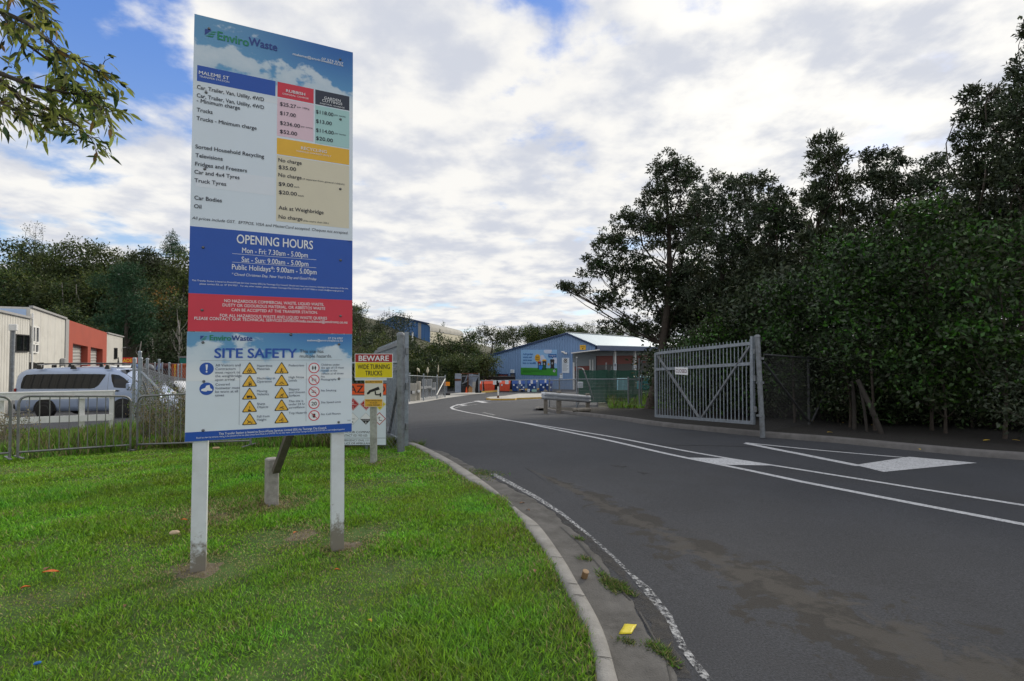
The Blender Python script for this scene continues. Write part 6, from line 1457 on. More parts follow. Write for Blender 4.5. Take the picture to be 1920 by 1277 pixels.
# ------------------------------------------------------------------ things in the yard
ORB = mat('orange_bin', lin(222, 92, 62), .6, var=.12, scale=1.5); BLB = mat('blue_bin', lin(34, 78, 150), .55, var=.12, scale=1.5, dirt=lin(20, 40, 80), dirt_amt=.5); DARKG = mat('dark_gap', (.02, .02, .022), .8)
YB = 72.0; zB_ = float(G(YB)) - .12
def skip_bin(px0, px1, pyt, m, label, group, notices=0, Y=YB, bag=False):
    a, b = at(px0, pyt, Y), at(px1, pyt, Y); w_ = b[0] - a[0]; H = a[2] - zB_; cx_ = (a[0] + b[0]) / 2
    t = thing('recycling_bin', label, 'bin', (float(cx_), Y, zB_), 0, group)
    e = MB(); e.prism([(cx_ - w_ * .44, Y, zB_ + .08), (cx_ + w_ * .44, Y, zB_ + .08), (cx_ + w_ * .5, Y, zB_ + H * .72), (cx_ - w_ * .5, Y, zB_ + H * .72)], (0, 1.5, 0), m); e.build('body', t)
    e = MB(); e.prism([(cx_ - w_ * .52, Y - .06, zB_ + H * .72), (cx_ - w_ * .52, Y + 1.56, zB_ + H * .72), (cx_ - w_ * .48, Y + 1.5, zB_ + H), (cx_ - w_ * .48, Y + .25, zB_ + H)], (w_ * 1.02, 0, 0), m); e.build('lid', t)
    for k in range(5): x = cx_ + w_ * (-.4 + .2 * k); e = MB(); e.box((x, Y - .04, zB_ + H * .38), (.09, .10, H * .62), m); e.build('rib', t)
    for k in range(notices):
        e = MB(); e.box((cx_ + w_ * (-.25 + .45 * k), Y - .10, zB_ + H * (.62 - .22 * (k % 2))), (.20, .03, .22), PANELW); e.build('sticker', t)
    e = MB(); e.box((cx_, Y + .7, zB_ + .05), (w_ * .8, 1.2, .12), DARKG); e.build('skid', t)
skip_bin(895, 905.5, 715.5, ORB, 'orange recycling bin half hidden behind the scrap hopper', 'orange bins in the yard')
skip_bin(907.5, 927.5, 714, ORB, 'orange recycling bin under the black container lettering', 'orange bins in the yard')
skip_bin(936, 956.5, 714, ORB, 'orange recycling bin beside the blue bins', 'orange bins in the yard', 1)
skip_bin(960, 974, 714, BLB, 'blue recycling bin next to the orange bins', 'blue bins in the yard', 2)
skip_bin(976, 984, 714.5, BLB, 'narrow blue recycling bin with a bucket in front', 'blue bins in the yard', 2)
skip_bin(989, 1007, 713.5, BLB, 'blue recycling bin with pale green bottles at its foot', 'blue bins in the yard', 2)
skip_bin(1011.5, 1022, 713.5, BLB, 'blue recycling bin second from the mesh fence', 'blue bins in the yard', 2)
skip_bin(1023, 1036, 714, BLB, 'blue recycling bin closest to the mesh fence', 'blue bins in the yard', 2)
t = thing('metal_container', 'long black container lettered METALCO behind the orange bins', 'container', tuple(at(930, 730, 75)))
a, b = at(897, 730, 75), at(966, 706.5, 75); e = MB(); e.box(((a[0] + b[0]) / 2, 76.2, (a[2] + b[2]) / 2), (b[0] - a[0], 2.4, b[2] - a[2]), DARKG, 0, .04)
f = facing(915, 714.6, 74.96, 0); put_text(e, 'METALCO', f, 0, -.18, .40, WTXT, 23 * 75 / F, 'c', .01, 0, .03); e.build('body', t)
e = MB(); a = at(897, 707, 74.9); b = at(966, 707, 74.9); e.bar(a, b, .1, .12, DARKG); e.build('top_rail', t)
# yard rail fence with paper notices
yr = thing('rail_fence', 'thin white-railed yard fence in front of the recycling bins', 'fence', tuple(at(960, 731, 69)))
e = MB(); e.tube([at(897, 714.5, 69), at(960, 713, 69), at(1030, 711.5, 69)], .06, GALV, 6); e.build('rail', yr)
for px in (905, 936.5, 971.5, 1006.5, 1030): e = MB(); e.tube([at(px, 734, 69), at(px, 712.5, 69)], .045, GALV, 6); e.build('post', yr)
for i, (px, py, w_, h, lb) in enumerate(((893.5, 718, 4.5, 6.5, 'paper notice by the scrap hopper at the left end of the yard fence'), (899, 717, 5, 4, 'small paper notice right of the one by the scrap hopper'), (927.5, 717.5, 6.2, 7.4, 'larger paper notice above the white bollard'), (937, 715.2, 6.2, 3.8, 'wide paper notice right of the white bollard'), (950.3, 716.6, 6.4, 7.2, 'paper notice on the fence before the orange bin beside the blue bins'), (974.8, 716.8, 3.6, 7, 'tilted paper notice in front of the first blue bin'), (997, 716.3, 3.8, 6.4, 'paper notice over the blue bin with green bottles'), (1006.7, 714.5, 3.2, 3.6, 'round paper notice on a fence post before the blue bins'), (1022.8, 714.5, 3.2, 6, 'paper notice near the right end of the yard rail'))):
    k_ = 68.85 / F; f0 = facing(px, py, 68.85, 0); ang = .15 if i == 5 else 0
    f = lambda u, v, l=0.0: f0(u * math.cos(ang) - v * math.sin(ang), u * math.sin(ang) + v * math.cos(ang), l)
    t = thing('paper_notice', lb, 'notice', f(0, -h / 2 * k_), 0, 'paper notices on the yard fence'); e = MB(); plate(e, f, w_ * k_, h * k_, WTXT, .02)
    for q in range(3): prect(e, f, -w_ * .36 * k_, (.25 - .25 * q) * h * k_, w_ * .3 * k_, (.29 - .25 * q) * h * k_, GREY, .01)
    e.build('sheet', t)
YK = mat('yellow_kerb', lin(206, 168, 84), .8, var=.2, scale=2)
mbk = MB(); P = [on_ground(x, y, -.12)[:2] for x, y in ((905, 736.5), (940, 734), (975, 732), (1010, 730.5), (1032, 730))]
for a, b in zip(P[:-1], P[1:]): mbk.bar((a[0], a[1], G(a[1]) - .04), (b[0], b[1], G(b[1]) - .04), .3, .22, YK)
tag(mbk.build('yard_kerb'), kind='structure')
# traffic island and bollard
V = []; isl = [(911.5, 749), (918, 746.8), (930, 746), (948, 744.5), (972, 740.5), (1020, 740), (1020, 747.2), (969, 749), (966, 750.2), (940, 750.6), (920, 750.4)]
P = [on_ground(x, y, -.12)[:2] for x, y in isl]
e = MB(); e.prism([(p[0], p[1], G(p[1]) + .02) for p in P], (0, 0, -.25), CONCL, YK); tag(e.build('traffic_island'), kind='structure')
t = thing('bollard', 'white marker post with a rusty foot on the yellow-edged traffic island', 'bollard', tuple(on_ground(934, 746.5, .02)))
p = on_ground(934, 746.5, .02); k_ = p[1] / F; e = MB(); e.tube([p + np.array([0, 0, .2]), p + np.array([0, 0, 21.5 * k_])], .065, WHITE, 10); e.build('shaft', t); e = MB(); e.tube([p - np.array([0, 0, .05]), p + np.array([0, 0, .24])], [.12, .08], RUST, 10); e.build('foot', t)
t = thing('site_sign', 'small orange site sign on a black rubber foot at the end of the yard fence', 'sign', tuple(on_ground(837.5, 741.5, -.12)))
p = on_ground(837.5, 741.2, -.12); Y = p[1]; k_ = Y / F; e = MB(); e.tube([p, at(837.5, 722, Y)], .04, GALV, 6); e.build('post', t); e = MB(); e.box((p[0], Y, p[2] + .12), (13 * k_, .5, .24), RUBBER, 0, .04); e.build('foot', t)
f = facing(838, 719.7, Y - .06, 0); e = MB(); plate(e, f, 10.4 * k_, 7.2 * k_, mat('site_orange', lin(250, 160, 30), .45)); put_text(e, 'SITE', f, 0, .3 * k_, 2 * k_, DRED, 7 * k_, 'c', .01, 0, .01); put_text(e, 'OFFICE', f, 0, -2.6 * k_, 2 * k_, DRED, 7.6 * k_, 'c', .01, 0, .01); e.build('panel', t)
# scrap hopper
YH = 60.0; kh = YH / F; zg = float(G(YH)) - .12
hp = thing('scrap_hopper', 'open steel scrap hopper with sloping chutes and a mesh cage end', 'hopper', tuple(at(875, 736, YH)))
SHEETM = mat('hopper_sheet', lin(140, 152, 170), .5, .3, var=.2, scale=1, dirt=(.12, .09, .07), dirt_amt=.5)
def hq(px, py, dy=0.0): p = at(px, py, YH); return (p[0], p[1] + dy, p[2])
def quad(nm, pts, m, th=.06): e = MB(); e.prism(pts, (0, th, 0), m); e.build(nm, hp)
quad('side_plate', [hq(853, 736), hq(864.3, 736), hq(864.3, 701), hq(853, 701)], SHEETM, .5)
e = MB(); a, b = hq(853, 712.2, -.05), hq(864.5, 712.2, -.05); e.bar(a, b, .06, .22, RUST); e.build('band', hp)
quad('back_plate', [hq(864, 734, 1.6), hq(898, 734, 1.6), hq(898, 704, 1.6), hq(864, 704, 1.6)], DARKG)
quad('chute', [hq(868, 719, .9), hq(871, 719, .9), hq(877, 701.5, .9), hq(875.5, 701.5, .9)], SHEETM)
quad('chute', [hq(878, 722, .6), hq(886, 728, .6), hq(886, 701.5, .6), hq(878, 701.5, .6)], SHEETM)
quad('chute', [hq(886.5, 719, .2), hq(890, 719, .2), hq(898, 704, .2), hq(886.5, 702, .2)], SHEETM)
e = MB(); e.bar(hq(866, 720, .3), hq(881.5, 711.5, .3), .2, .12, GALVD); e.build('arm', hp)
for px in (877.3, 898): e = MB(); e.tube([hq(px, 736), hq(px, 699.5)], .06, RUST if px < 880 else GALV, 6); e.build('post', hp)
for py in (700.5, 705.5): e = MB(); e.tube([hq(864, py), hq(898.5, py)], .05, RUST if py < 704 else GALVD, 6); e.build('rail', hp)
quad('mesh_end', [hq(885.5, 736, .1), hq(890, 736, .1), hq(892, 716, .1), hq(886, 716, .1)], CONCL)
for nm, px, py, s_, m, lb in (('timber_sheet', 880.5, 729, .9, mat('raw_timber', lin(176, 132, 84), .8, var=.15), 'tan timber sheet leaning inside the scrap hopper'), ('traffic_cone', 874, 730, .6, ORANGE, 'red-orange cone standing inside the scrap hopper'), ('steel_drum', 868, 728, .7, DARKG, 'dark drum inside the left of the scrap hopper')):
    p = hq(px, 736.5, .35); h_ = (736.5 - py) * kh * 1.6; e = MB()
    if nm == 'timber_sheet': e.prism([(p[0] - .35, p[1], p[2]), (p[0] + .35, p[1] + .1, p[2]), (p[0] + .3, p[1] + .35, p[2] + h_ * .8), (p[0] - .05, p[1] + .35, p[2] + h_)], (.05, .05, 0), m)
    elif nm == 'traffic_cone': e.tube([(p[0], p[1], p[2]), (p[0], p[1], p[2] + .05), (p[0], p[1], p[2] + .06), (p[0], p[1], p[2] + h_)], [.24, .24, .16, .04], m, 10)
    else: e.tube([(p[0], p[1], p[2] + h_ * k / 6) for k in range(7)], [.28, .29, .28, .29, .28, .29, .28], m, 12)
    tag(e.build(nm), lb, nm.replace('_', ' '))
t = thing('rubber_block', 'black rubber foot of the yard fence by the scrap hopper', 'fence foot', tuple(at(897, 736, 62))); e = MB(); p = at(897, 735, 62); e.box((p[0], 62, p[2] + .05), (.75, .5, .3), RUBBER, 0, .05); e.build('block', t)
for nm, px, Y, m, lb in (('bucket', 979, 70.2, NAVY, 'dark blue bucket with a white rim in front of the narrow blue bin'), ('bucket', 991, 70.2, PANELW, 'white bucket in front of the blue bin with green bottles')):
    p = at(px, 731, Y); p[2] = G(Y) - .11; e = MB(); e.tube([p, p + np.array([0, 0, .36])], [.15, .19], m, 14); t = thing(nm, lb, 'bucket', tuple(p), 0, 'buckets by the bins'); e.build('body', t); e = MB(); e.tube([p + np.array([0, 0, .33]), p + np.array([0, 0, .38])], .20, WTXT, 14); e.build('rim', t)
BOT = mat('green_bottle', lin(140, 180, 170), .25)
for i in range(4):
    p = at(998 + 2.2 * i, 731, 70.2); p[2] = G(70.2) - .11; e = MB(); e.tube([p, p + np.array([0, 0, .25]), p + np.array([0, 0, .33]), p + np.array([0, 0, .42])], [.09, .09, .04, .035], BOT, 8)
    tag(e.build('bottle'), 'pale green bottle at the foot of a blue bin', 'bottle', 'green bottles at the blue bin')
# pale crates and teal container behind the weeds
LBL = mat('pale_blue_plastic', lin(150, 200, 214), .5, var=.06)
for i, (px, py, m, lb) in enumerate(((1162, 731, LBL, 'lower left pale blue crate behind the weeds'), (1171, 731, LBL, 'lower right pale blue crate behind the weeds'), (1162, 720, LBL, 'upper left pale blue crate behind the weeds'), (1171, 720, LBL, 'upper right pale blue crate behind the weeds'), (1088, 727, PANELW, 'white crate beside the leaning handrail'))):
    Y = 31.0 - (.5 if i == 4 else 0); p = at(px, py, Y); k_ = Y / F; t = thing('crate', lb, 'crate', tuple(p), 0, 'crates behind the weeds'); e = MB(); w_, h = 8.6 * k_, 10.6 * k_
    for x in np.linspace(-.5, .5, 6): e.box((p[0] + x * w_ * .92, Y, p[2] + h / 2), (.035, .28, h), m)
    for z in (.03, .35, .65, .95): e.box((p[0], Y + .02, p[2] + h * z), (w_, .24, .035), m)
    e.build('body', t)
t = thing('storage_bin', 'teal lidded storage bin behind the pedestrian gate', 'bin', tuple(at(1208, 730, 31))); a, b = at(1199, 731, 31), at(1217, 709, 31); e = MB(); e.box(((a[0] + b[0]) / 2, 31.3, (a[2] + b[2]) / 2), (b[0] - a[0], .8, b[2] - a[2]), mat('teal_bin', lin(70, 140, 150), .5, var=.1), 0, .04); e.build('body', t); e = MB(); e.box(((a[0] + b[0]) / 2, 31.3, b[2] + .05), (b[0] - a[0] + .08, .9, .10), LBL, 0, .03); e.build('lid', t)

# ------------------------------------------------------------------ litter
t = on_ground(1177, 1181, -.113); YLIT = mat('yellow_litter', lin(214, 196, 20), .5, var=.08, scale=30)
e = MB(); V = []; q4 = [on_ground(x, y, -.111) for x, y in ((1160, 1190), (1171, 1171), (1194, 1171.5), (1184, 1189))]
for i in range(5):
    for j in range(5):
        u, v = i / 4, j / 4; c = (q4[0] * (1 - v) + q4[1] * v) * (1 - u) + (q4[3] * (1 - v) + q4[2] * v) * u; V.append((c[0], c[1], c[2] + .002 + .004 * math.sin(u * 5 + v * 4) * math.sin(v * 6)))
e.add(V, [(i * 5 + j, i * 5 + j + 1, i * 5 + j + 6, i * 5 + j + 5) for i in range(4) for j in range(4)], YLIT, True); o = e.build('litter'); tag(o, 'crumpled yellow wrapper lying in the gutter near the bottom of the kerb', 'litter')
so = o.modifiers.new('thickness', 'SOLIDIFY'); so.thickness = .002
c = on_ground(1095, 1084, -.113); e = MB(); TAN = mat('tan_can', lin(150, 122, 88), .6, var=.15, scale=30)
t = thing('tin_can', 'small tan can standing in the gutter among weeds', 'can', tuple(c)); ax = np.array([.012, -.02, .06]); e.tube([c, c + ax], .024, TAN, 16); e.tube([c + ax, c + ax * 1.03], [.025, .020], TAN, 16); e.build('body', t)
e = MB(); e.tube([c - ax * .04, c + ax * .12], .0245, BLACK, 16); e.build('base', t)
LF1, LF2, LF3 = mat('orange_leaf', lin(206, 104, 40), .6, var=.2, scale=40), mat('yellow_leaf', lin(200, 170, 60), .6, var=.2, scale=40), mat('brown_leaf', lin(120, 84, 54), .7, var=.2, scale=40)
def fallen(px, py, dz, m, lb, L=.055, r=0.0, grp='fallen leaves on the lawn'):
    c = on_ground(px, py, dz); e = MB(); V = []; n = 7
    for i in range(n):
        t_ = i / (n - 1); w_ = .42 * L * math.sin(math.pi * min(1, t_ * .93 + .05)) ** .8
        for s in (-1, 0, 1): x, y = (t_ - .5) * L, s * w_ * .5; V.append((c[0] + x * math.cos(r) - y * math.sin(r), c[1] + x * math.sin(r) + y * math.cos(r), c[2] + .004 + abs(s) * .007 + .006 * math.sin(t_ * 4)))
    e.add(V, [(i * 3 + j, i * 3 + j + 1, i * 3 + j + 4, i * 3 + j + 3) for i in range(n - 1) for j in range(2)], m, True); tag(e.build('fallen_leaf'), lb, 'leaf', grp)
for a in ((95, 1074, LF1, 'largest orange leaf on the lawn at the lower left', .10, .3), (88, 1068, LF3, 'brown leaf touching the largest orange leaf', .07, 1.8), (48, 1103, LF1, 'orange leaf left of the largest orange leaf', .05, .9), (345, 976, LF1, 'orange leaf just left of the left white post', .06, .2), (554, 1000, LF1, 'orange leaf between the two white posts', .05, 1.2), (693, 1166, LF2, 'yellow-orange leaf on the lawn in front of the right white post', .045, 2.4), (632, 1070, LF1, 'small orange leaf below the right white post', .035, .4), (235, 1138, LF3, 'brown leaf on the lawn below the largest orange leaf', .05, 2.0), (1003, 1072, LF3, 'dark brown leaf on the lawn edge near the kerb', .06, 1.5)):
    fallen(a[0], a[1], .035, a[2], a[3], a[4], a[5])
for a in ((979, 944, LF3, 'pale brown leaf in the gutter under the far kerb bend', .07, .6), (990, 957, LF3, 'second brown leaf in the gutter a little nearer', .06, 2.2)): fallen(a[0], a[1], -.11, a[2], a[3], a[4], a[5], 'leaves in the gutter')
for i, (px, py, lb, L) in enumerate(((1556, 811, 'bright yellow leaf by the right kerb, closest to the gate', .13), (1580, 793, 'yellow leaf on the dark mulch behind the bright one', .12), (1522, 790, 'yellow leaf at the foot of the dark fence post', .10), (1850, 826, 'large pale leaf on the mulch at the far right', .17), (1724, 843, 'small leaf on top of the right kerb', .08), (1905, 826, 'pale leaf at the very right edge of the mulch', .12), (1636, 797, 'dull yellow leaf near the leaning trunk', .10))): fallen(px, py, .02, LF2, lb, L, i * 1.1, 'leaves on the mulch')
c = on_ground(327, 1001, .03); e = MB(); e.box((c[0], c[1], c[2] + .012), (.075, .045, .03), mat('pale_scrap', lin(200, 176, 150), .8, var=.1), .3, .010); tag(e.build('cardboard_scrap'), 'pale scrap of cardboard on the lawn left of the left white post', 'litter')
c = on_ground(405, 842, .02); e = MB(); e.box((c[0], c[1], c[2] + .02), (.12, .05, .04), mat('tan_scrap', lin(190, 160, 124), .8, var=.1), .2, .014); tag(e.build('wood_chunk'), 'tan chunk of wood on the grass below the notice board', 'litter')
c = on_ground(70, 1247, .03); e = MB(); e.box((c[0], c[1], c[2] + .01), (.03, .02, .012), PBLU, .5, .004); tag(e.build('plastic_scrap'), 'tiny blue plastic scrap on the lawn at the bottom left', 'litter')
c = on_ground(1190, 771, .0); e = MB()
for px, py, ww in ((1095, 771, .6), (1080, 771, .3)): p = on_ground(px, py, .02); e.box((p[0], p[1], p[2] + .05), (ww, .25, .14), TIMBER, .4, .04)
tag(e.build('timber_offcut'), 'pale weathered timber offcut lying on the verge below the guard rail', 'litter')
# ------------------------------------------------------------------ trees and shrubs
LA = leaf('leaf_olive', (.045, .060, .025), .5, .3, .45, .18, .5)
LB = leaf('leaf_grey_green', (.046, .066, .038), .5, .3, .45, .15, .5)
LC = leaf('leaf_bright', (.040, .098, .012), .30, .65, .75, .22, 1.3, .5)
LD = leaf('leaf_yellow_green', (.100, .132, .028), .6, .3, .4, .2, .3)
LE = leaf('leaf_brown_olive', (.062, .084, .026), .65, .3, .4, .2, .3)
LFm = leaf('leaf_pine', (.030, .088, .038), .6, .3, .4, .1, .3)
LG = leaf('leaf_deep_green', (.030, .060, .017), .55, .5, .6, .2, .8)
LH = leaf('leaf_overhang', (.27, .31, .075), .45, .25, .45, .5, 2.0)
LAU = leaf('leaf_autumn', (.26, .15, .04), .6, .3, .4, .2, .5)
def tip_cloud(blobs, per, r, inner=.5):
    """tips of twigs inside a set of ellipsoids, crowded towards their outside; (point, outward direction, blob)"""
    P, O, B = [], [], []
    for i, (c, rad) in enumerate(blobs):
        n = max(6, int(per * (rad[0] * rad[2] + rad[0] * rad[1] + rad[1] * rad[2]) / 3))
        d = r.normal(size=(n, 3)); d /= np.linalg.norm(d, axis=1)[:, None]
        d[:, 2] = np.where(d[:, 2] < -.6, -d[:, 2] * .5, d[:, 2])
        f = inner + (1.10 - inner) * r.random(n) ** .6 + r.normal(size=n) * .07
        P.append(np.array(c) + d * np.array(rad) * f[:, None]); O.append(d); B.append(np.full(n, i))
    return np.concatenate(P), np.concatenate(O), np.concatenate(B)
def sprigs(name, tips, out, k, L, W, mats, pm, r, spread, up=.35, droop=.1, jit=None, fold=.22):
    n = len(tips); T = np.repeat(tips, k, 0); Q = np.repeat(out, k, 0); m = n * k
    P = T + r.normal(size=(m, 3)) * (spread if jit is None else jit)
    D = Q * .45 + r.normal(size=(m, 3)) * .75; D[:, 2] += up
    mi = np.repeat(r.choice(len(mats), n, p=pm), k)
    return leaf_mesh(name, P, D, L * (.6 + .7 * r.random(m)), W * (.7 + .6 * r.random(m)), mats, mi, int(r.integers(1e6)), fold, droop)
def limb(a, b, r, sag=.12, n=4):
    a, b = np.array(a, float), np.array(b, float); L = np.linalg.norm(b - a); o = r.normal(size=3) * L * sag; o[2] = abs(o[2]) * .3
    return [a * (1 - t) + b * t + o * math.sin(math.pi * t) for t in np.linspace(0, 1, n + 1)]
def tree(name, label, base, blobs, L, W, mats, pm, k=9, per=60, trunk=.16, seed=1, group=None, cat='tree', spread=.12, inner=.5, up=.35, bark=None, trunk_top=None, twigs=5, lean=None, local=False, droop=.1, stems=1):
    """base in world coordinates; blobs: list of (centre, radii). The thing is trunk (with its limbs) and crown."""
    r = np.random.default_rng(seed); bark = bark or BARK; base = np.array(base, float)
    t = thing(name, label, cat, tuple(base), 0, group)
    C = np.array([b[0] for b in blobs]); top = C[np.argmax(C[:, 2])]
    tt = np.array(trunk_top) if trunk_top is not None else np.array([base[0] * .45 + C[:, 0].mean() * .55, base[1] * .45 + C[:, 1].mean() * .55, base[2] + (top[2] - base[2]) * .82])
    tips, out, bi = tip_cloud(blobs, per, r, inner)
    e = MB(); pth = limb(base - np.array([0, 0, .3]), tt, r, .04, 7); rs = np.linspace(trunk * 1.15, trunk * .25, 8); rs[0] = trunk * 1.5
    e.tube(pth, rs, bark, 10)
    for s in range(stems - 1):
        b2 = base + np.append(r.normal(size=2) * .25, -.3); t2 = C[r.integers(len(C))]; e.tube(limb(b2, t2, r, .06, 6), np.linspace(trunk * .8, trunk * .15, 7), bark, 8)
    for i, (c, rad) in enumerate(blobs):
        f = np.clip((c[2] - base[2]) / max(.1, tt[2] - base[2]) - .10 - .12 * r.random(), .30, .95); st = np.array(pth[0]) * 0 + pth[min(7, int(f * 7))]
        e.tube(limb(st, c, r, .17, 5), np.linspace(trunk * .28, trunk * .08, 6) * min(1, .35 + .5 * (rad[0] + rad[2]) / max(.3, max(q[1][0] for q in blobs))), bark, 6)
        idx = np.where(bi == i)[0]
        for j in r.choice(idx, min(twigs, len(idx)), replace=False):
            a = np.array(c) * .65 + st * .35 if r.random() < .5 else np.array(c)
            e.tube(limb(a, tips[j], r, .12, 3), np.linspace(trunk * .09, trunk * .02 + .004, 4), bark, 4)
    e.build('trunk', t)
    me = sprigs('crown', tips - base, out, k, L, W, mats, pm, r, spread, up, droop)
    link('crown', me, t); return t
def PB(Y, lst, dep=.9, jit=.25, seed=0):
    """crown lobes read off the photograph at distance Y: (column, row, half width, half height) in its pixels"""
    r = np.random.default_rng(seed + 77); k = Y / F; o = []
    for x, y, rx, ry in lst:
        m_ = (rx + ry) / 2 * k; o.append((at(x, y, Y + r.uniform(-jit, jit) * m_ * 2), (rx * k, m_ * dep, ry * k)))
    return o
def gb(px, Y, dz=0.0): p = at(px, 700, Y); return (p[0], Y, float(G(Y) + hill(p[0], Y)) + dz)

# the belt of trees at the right of the road
M1, M2, M3 = [LA, LB, LG], [LB, LA, LC], [LC, LG, LA]
tree('tree', 'slender open-crowned tree with a bare dark trunk between the low fence and the picket gate', gb(1217, 24.3, .0), PB(24.3, [(1255, 325, 34, 36), (1228, 372, 32, 34), (1288, 350, 28, 44), (1185, 420, 34, 30), (1152, 462, 38, 32), (1118, 505, 32, 28), (1080, 545, 26, 16), (1056, 538, 14, 9), (1245, 440, 56, 52), (1298, 430, 40, 56), (1188, 520, 48, 46), (1240, 545, 58, 50), (1140, 570, 30, 24), (1172, 606, 20, 16), (1205, 615, 24, 22), (1262, 610, 36, 36), (1292, 520, 36, 50), (1136, 612, 9, 14)]), .17, .062, M1, [.62, .28, .10], 22, 120, .20, 3, inner=.35, spread=.075, trunk_top=at(1246, 330, 24.3), twigs=7)
tree('tree', 'dense grey-green tree behind the picket gate, second from the slender tree', gb(1352, 21.5), PB(21.5, [(1345, 345, 24, 22), (1328, 395, 44, 42), (1395, 350, 34, 26), (1388, 400, 52, 46), (1350, 470, 66, 60), (1400, 490, 55, 60), (1330, 560, 56, 54), (1390, 590, 60, 50)]), .15, .052, M2, [.62, .33, .05], 22, 130, .18, 4, inner=.45, spread=.07)
tree('tree', 'grey-green tree with two rounded tops left of the pointed tree', gb(1445, 19.5), PB(19.5, [(1432, 345, 26, 20), (1462, 378, 26, 28), (1440, 420, 50, 46), (1480, 440, 36, 44), (1450, 510, 62, 60), (1430, 590, 58, 50)]), .14, .05, M2, [.66, .30, .04], 22, 189, .17, 5, inner=.45, spread=.065)
tree('tree', 'tall pointed tree with upright leafy shoots standing above its neighbours', gb(1552, 17.5), PB(17.5, [(1530, 276, 10, 22), (1556, 272, 16, 22), (1576, 300, 16, 26), (1540, 318, 26, 34), (1560, 358, 38, 40), (1528, 390, 30, 36), (1580, 410, 36, 40), (1550, 460, 52, 54), (1540, 540, 60, 54)]), .17, .045, M1, [.7, .22, .08], 22, 189, .15, 6, inner=.35, spread=.06, up=.9)
tree('tree', 'tree with a flat uneven top to the right of the pointed tree', gb(1655, 18.0), PB(18, [(1630, 292, 16, 14), (1662, 300, 30, 24), (1690, 308, 12, 12), (1640, 345, 40, 36), (1690, 360, 36, 34), (1660, 420, 60, 54), (1640, 500, 60, 50)]), .13, .048, M1, [.5, .45, .05], 22, 202, .16, 7, inner=.4, spread=.06)
tree('tree', 'smaller rounded tree in the dip before the tall tree at the photo edge', gb(1752, 17.0), PB(17, [(1748, 312, 28, 22), (1772, 340, 26, 26), (1732, 352, 28, 28), (1755, 405, 56, 44), (1745, 470, 60, 50)]), .13, .046, M1, [.45, .5, .05], 22, 202, .14, 8, inner=.4, spread=.06)
tree('tree', 'dark tree with a feathery left side reaching in front of the sky', gb(1862, 13.5), PB(13.5, [(1818, 182, 26, 14), (1852, 180, 30, 18), (1830, 225, 34, 26), (1872, 230, 40, 40), (1815, 262, 22, 18), (1845, 290, 46, 40), (1818, 335, 30, 30), (1870, 360, 60, 54), (1850, 430, 70, 50)]), .12, .042, M1, [.55, .42, .03], 22, 256, .13, 9, inner=.4, spread=.055)
tree('tree', 'tallest dark tree cut off by the right edge of the photo', gb(1950, 12.0), PB(12, [(1926, 70, 12, 34), (1915, 128, 14, 22), (1940, 150, 36, 50), (1910, 215, 34, 44), (1950, 270, 60, 70), (1915, 330, 46, 50), (1960, 420, 90, 80)]), .12, .042, M1, [.62, .33, .05], 22, 256, .15, 10, inner=.4, spread=.055)
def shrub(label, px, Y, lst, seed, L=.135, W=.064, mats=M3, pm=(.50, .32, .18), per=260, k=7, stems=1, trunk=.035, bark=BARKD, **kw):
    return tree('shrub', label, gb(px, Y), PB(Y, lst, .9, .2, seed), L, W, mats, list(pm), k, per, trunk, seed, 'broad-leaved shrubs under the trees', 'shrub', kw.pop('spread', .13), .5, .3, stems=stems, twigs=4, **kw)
shrub('bright broad-leaved shrub right behind the top of the picket gate', 1340, 17.5, [(1310, 655, 34, 30), (1345, 632, 40, 34), (1385, 648, 38, 36), (1340, 700, 60, 40), (1395, 710, 40, 40)], 21, .13, .062)
shrub('dark shrub at the far end behind the picket gate beside the tree trunk', 1270, 19.0, [(1258, 700, 34, 44), (1290, 660, 36, 36), (1275, 740, 44, 36)], 22, mats=M2, pm=(.5, .4, .1), L=.14, W=.05)
shrub('shrub with glossy leaves just right of the gate post', 1490, 14.8, [(1462, 560, 36, 40), (1500, 610, 46, 50), (1455, 640, 36, 40), (1520, 560, 50, 54), (1500, 670, 40, 26), (1475, 715, 34, 28)], 23, mats=[LG, LC, LB], pm=(.4, .3, .3), L=.14, W=.07)
shrub('broad-leaved shrub on a leaning stem right of the dark fence post', 1640, 12.8, [(1560, 470, 40, 34), (1600, 500, 60, 50), (1570, 570, 60, 56), (1640, 580, 56, 60), (1610, 650, 60, 50), (1660, 480, 44, 40), (1680, 700, 50, 44)], 24, mats=[LC, LG, LB], pm=(.45, .35, .20))
shrub('bright green leafy shrub high in the middle of the thicket', 1745, 12.6, [(1740, 400, 44, 32), (1700, 430, 46, 36), (1775, 430, 50, 40), (1730, 490, 70, 50), (1700, 560, 56, 54)], 25, L=.13, W=.064)
shrub('lush broad-leaved shrub at the right edge with the brightest leaves', 1880, 11.2, [(1850, 470, 60, 46), (1905, 450, 50, 50), (1830, 540, 60, 54), (1900, 560, 60, 60), (1860, 640, 70, 56), (1925, 690, 50, 60), (1820, 640, 50, 44)], 26)
shrub('low hanging broad-leaved shrub over the dark mulch', 1770, 12.0, [(1740, 620, 60, 50), (1790, 660, 54, 50), (1720, 680, 50, 40), (1760, 720, 54, 34), (1715, 745, 44, 30), (1800, 755, 44, 30)], 27, mats=[LG, LC, LA], pm=(.45, .35, .20))
shrub('fine-leaved dark shrub in front of the chain-link at the foot of the thicket', 1590, 13.6, [(1580, 700, 40, 34), (1540, 660, 40, 40), (1620, 690, 44, 34), (1565, 745, 40, 30)], 28, mats=M2, pm=(.5, .35, .15), L=.10, W=.04)
